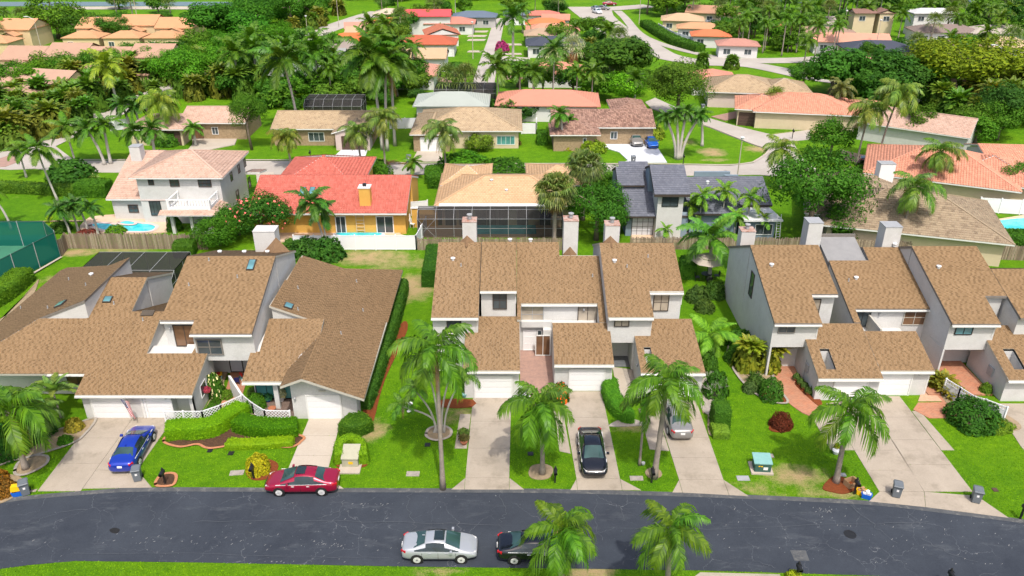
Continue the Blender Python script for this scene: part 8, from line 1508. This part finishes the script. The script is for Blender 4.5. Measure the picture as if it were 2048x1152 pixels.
pot('pink flower basket in the side wall opening', (-23.75, 52.0), .22, .25, 'clay_pot', (.35, .05, .12), .95); pot('turquoise pot under the topiary', G(929, 795), .2, .3, 'teal_lid')
t = thing('ladder', 'white ladder leaning on the blue annexe wall', 'ladder', (onY(1552, 470, YFB).x, YFB - .5, 0)); m = MB()
for sx in (-.22, .22): m.bar((sx, -.3, 0), (sx, .45, 3.3), .06)
m.build('rail', 'white_metal', t); m = MB()
for k in range(10): f = (k + .7) / 11; m.bar((-.22, -.3 + .75 * f, 3.3 * f), (.22, -.3 + .75 * f, 3.3 * f), .04)
m.build('rung', 'white_metal', t)
t = thing('birdbath', 'small white garden ornament on the side lawn', 'garden ornament', G(818, 822) + (0,)); m = MB(); m.lathe([(.18, 0), (.07, .1), (.06, .5), (.3, .6), (.32, .68), (.05, .62)], n=12); m.build('bowl', 'white_paint', t)
t = thing('garden_lamp', 'low round garden spotlight beside the slender palm', 'garden lamp', G(1286, 931) + (0,)); m = MB(); m.lathe([(.04, 0), (.04, .12), (.13, .14), (.13, .28), (.05, .3)], n=10); m.build('head', 'grey_metal', t)
t = thing('air_conditioner', 'grey air conditioner in the gap of the long dark hedge', 'air conditioner', (at(773, 682).x - .6, at(773, 682).y, 0)); m = MB(); m.box((0, 0, .45), (.85, .85, .9)); m.build('case', 'grey_metal', t); m = MB(); m.lathe([(.36, .9), (.36, .94), (.1, .95)], n=14); m.build('fan_grille', 'black_metal', t)
t = thing('air_conditioner', 'pale air conditioner beside the two-storey house side wall', 'air conditioner', (at(402, 420).x + 9.5, at(402, 415).y, 0)); m = MB(); m.box((0, 0, .45), (.85, .85, .9)); m.build('case', 'grey_metal', t); m = MB(); m.lathe([(.36, .9), (.36, .94), (.1, .95)], n=14); m.build('fan_grille', 'black_metal', t)
chair('white chair piled by the yellow house corner', G(818, 448), .4, 'white_paint', 1.2); chair('white pool chair on the yellow house patio, right end', G(826, 455), 1.2, 'white_paint', 1.1); chair('red and white chair on the blue house terrace', G(1302, 470), 0, 'red_plastic'); chair('pale chair on the blue house terrace, right of the red one', G(1316, 470), .2, 'umbrella_cloth')
o = MB(); rngb = random.Random(8)
for i in range(90): x, y = rngb.gauss(0, 2.0), rngb.gauss(0, .5); a = rngb.uniform(-.6, .6); o.bar((x, y, rngb.uniform(.02, .4)), (x + 1.2 * cos(a), y + 1.2 * sin(a), rngb.uniform(.02, .45)), .07, .03)
tag(o.build('branch_pile', 'dead_frond', loc=G(752, 328) + (0,)), 'pile of dry palm fronds along the kerb', 'yard waste')
t = thing('boat', 'white boat parked under the yellow-green tree', 'boat', G(1870, 178) + (0,), .5); m = MB(); m.add([(-3.5, -1.1, 1.6), (2, -1.1, 1.7), (4, 0, 2.0), (2, 1.1, 1.7), (-3.5, 1.1, 1.6), (-3.3, -.7, .6), (2, -.5, .6), (3.2, 0, .8), (2, .5, .6), (-3.3, .7, .6)], [(0, 1, 2, 3, 4), (5, 9, 8, 7, 6), (0, 5, 6, 1), (1, 6, 7, 2), (2, 7, 8, 3), (3, 8, 9, 4), (4, 9, 5, 0)]); m.build('hull', 'white_paint', t); m = MB(); m.box((-.3, 0, 2.3), (1.6, 1.5, 1.2), taper=.8); m.build('cabin', 'white_paint', t); m = MB(); m.box((.55, 0, 2.5), (.1, 1.2, .5)); m.build('windscreen', 'window_glass', t)
p0, p1 = G(868, 215), G(992, 215); cage('pool_cage', 'small pool screen cage with white frame below the pale green roof', p0[0], p1[0], p0[1], p0[1] + 7, 3.0, 2.6, 5, 3, front=False)
p0, p1 = G(610, 238), G(724, 238); cage('pool_cage', 'arched dark pool cage behind the tan-roofed house', p0[0], p1[0], p0[1], p0[1] + 5, 3.1, 2.2, 6, 2, front=False, bev=1.5)
path_sheet('stepping_path', [at(x, y)[:2] for x, y in [(0, 447), (60, 446), (120, 444), (165, 444)]], .35, .05, 'bare_soil')
sheet('pool_deck', smooth_poly(gp([(160, 460), (175, 440), (195, 434), (260, 430), (340, 434), (352, 448), (345, 462), (300, 468), (200, 468)]), 3), .05, 'sandstone_deck')
pp = smooth_poly(gp([(182, 455), (190, 449), (215, 449), (240, 452), (262, 446), (285, 449), (305, 451), (315, 457), (300, 466), (255, 467), (215, 466)])); sheet('pool', pp, .08, 'pool_water'); path_sheet('pool_edging', pp + [pp[0], pp[1]], .45, .10, 'pink_stucco')
sp = smooth_poly(gp([(238, 449), (255, 445), (272, 448), (268, 453), (248, 453)])); sheet('spa', sp, .14, 'pool_water'); path_sheet('pool_edging', sp + [sp[0], sp[1]], .4, .16, 'pink_stucco')
# grass blades on the near lawns: short tufts that break up the sheet
def tufts():
    rng = np.random.RandomState(3); n = 150000; X = rng.uniform(-46, 46, n); Y = 33.2 + 22 * rng.rand(n) ** 1.25; keep = np.ones(n, bool)
    for r in bpy.data.objects:
        if r.type == 'MESH' and (r.get('kind') == 'structure' or r.name.startswith('slab')) and not r.name.startswith('ground'):
            co = np.empty(len(r.data.vertices) * 3); r.data.vertices.foreach_get('co', co); co = co.reshape(-1, 3)[:, :2]
            if co[:, 1].min() > 56 or co[:, 1].max() < 30: continue
            for p in r.data.polygons:
                if p.normal.z < .9: continue
                q = co[list(p.vertices)]; bb = (X > q[:, 0].min()) & (X < q[:, 0].max()) & (Y > q[:, 1].min()) & (Y < q[:, 1].max()) & keep
                idx = np.nonzero(bb)[0]
                if not len(idx): continue
                x, y = X[idx], Y[idx]; c = np.zeros(len(idx), bool); j = len(q) - 1
                for i in range(len(q)):
                    xi, yi, xj, yj = q[i, 0], q[i, 1], q[j, 0], q[j, 1]; cond = ((yi > y) != (yj > y)); c ^= cond & (x < (xj - xi) * (y - yi) / (yj - yi + 1e-12) + xi); j = i
                keep[idx[c]] = False
    keep &= ~((Y > 49.5) & (((X > -46) & (X < -11)) | ((X > -4) & (X < 16)) | (X > 22)))
    dv = np.zeros(n)
    for (cx, cy, rx, ry, st) in DRYW: dv = np.maximum(dv, st * np.clip(1 - (((X - cx) / rx) ** 2 + ((Y - cy) / ry) ** 2) / 2.2, 0, 1))
    keep &= rng.rand(n) > dv * 1.6
    X, Y = X[keep], Y[keep]; n = len(X); a = rng.uniform(0, 2 * pi, n); w = rng.uniform(.02, .05, n); h = rng.uniform(.03, .075, n); lean = rng.uniform(-.05, .05, (n, 2))
    P0 = np.stack([X - np.cos(a) * w, Y - np.sin(a) * w, np.zeros(n)], 1); P1 = np.stack([X + np.cos(a) * w, Y + np.sin(a) * w, np.zeros(n)], 1); P2 = np.stack([X + lean[:, 0], Y + lean[:, 1], h], 1)
    V = np.stack([P0, P1, P2], 1).reshape(-1, 3); link('grass', np_mesh('grass_blades', V, np.arange(3 * n).reshape(n, 3), 'leaves'), color=(.14, .31, .004), kind='stuff')
tufts()
for o in list(bpy.data.objects):
    if o.name.startswith('meadow'): pass
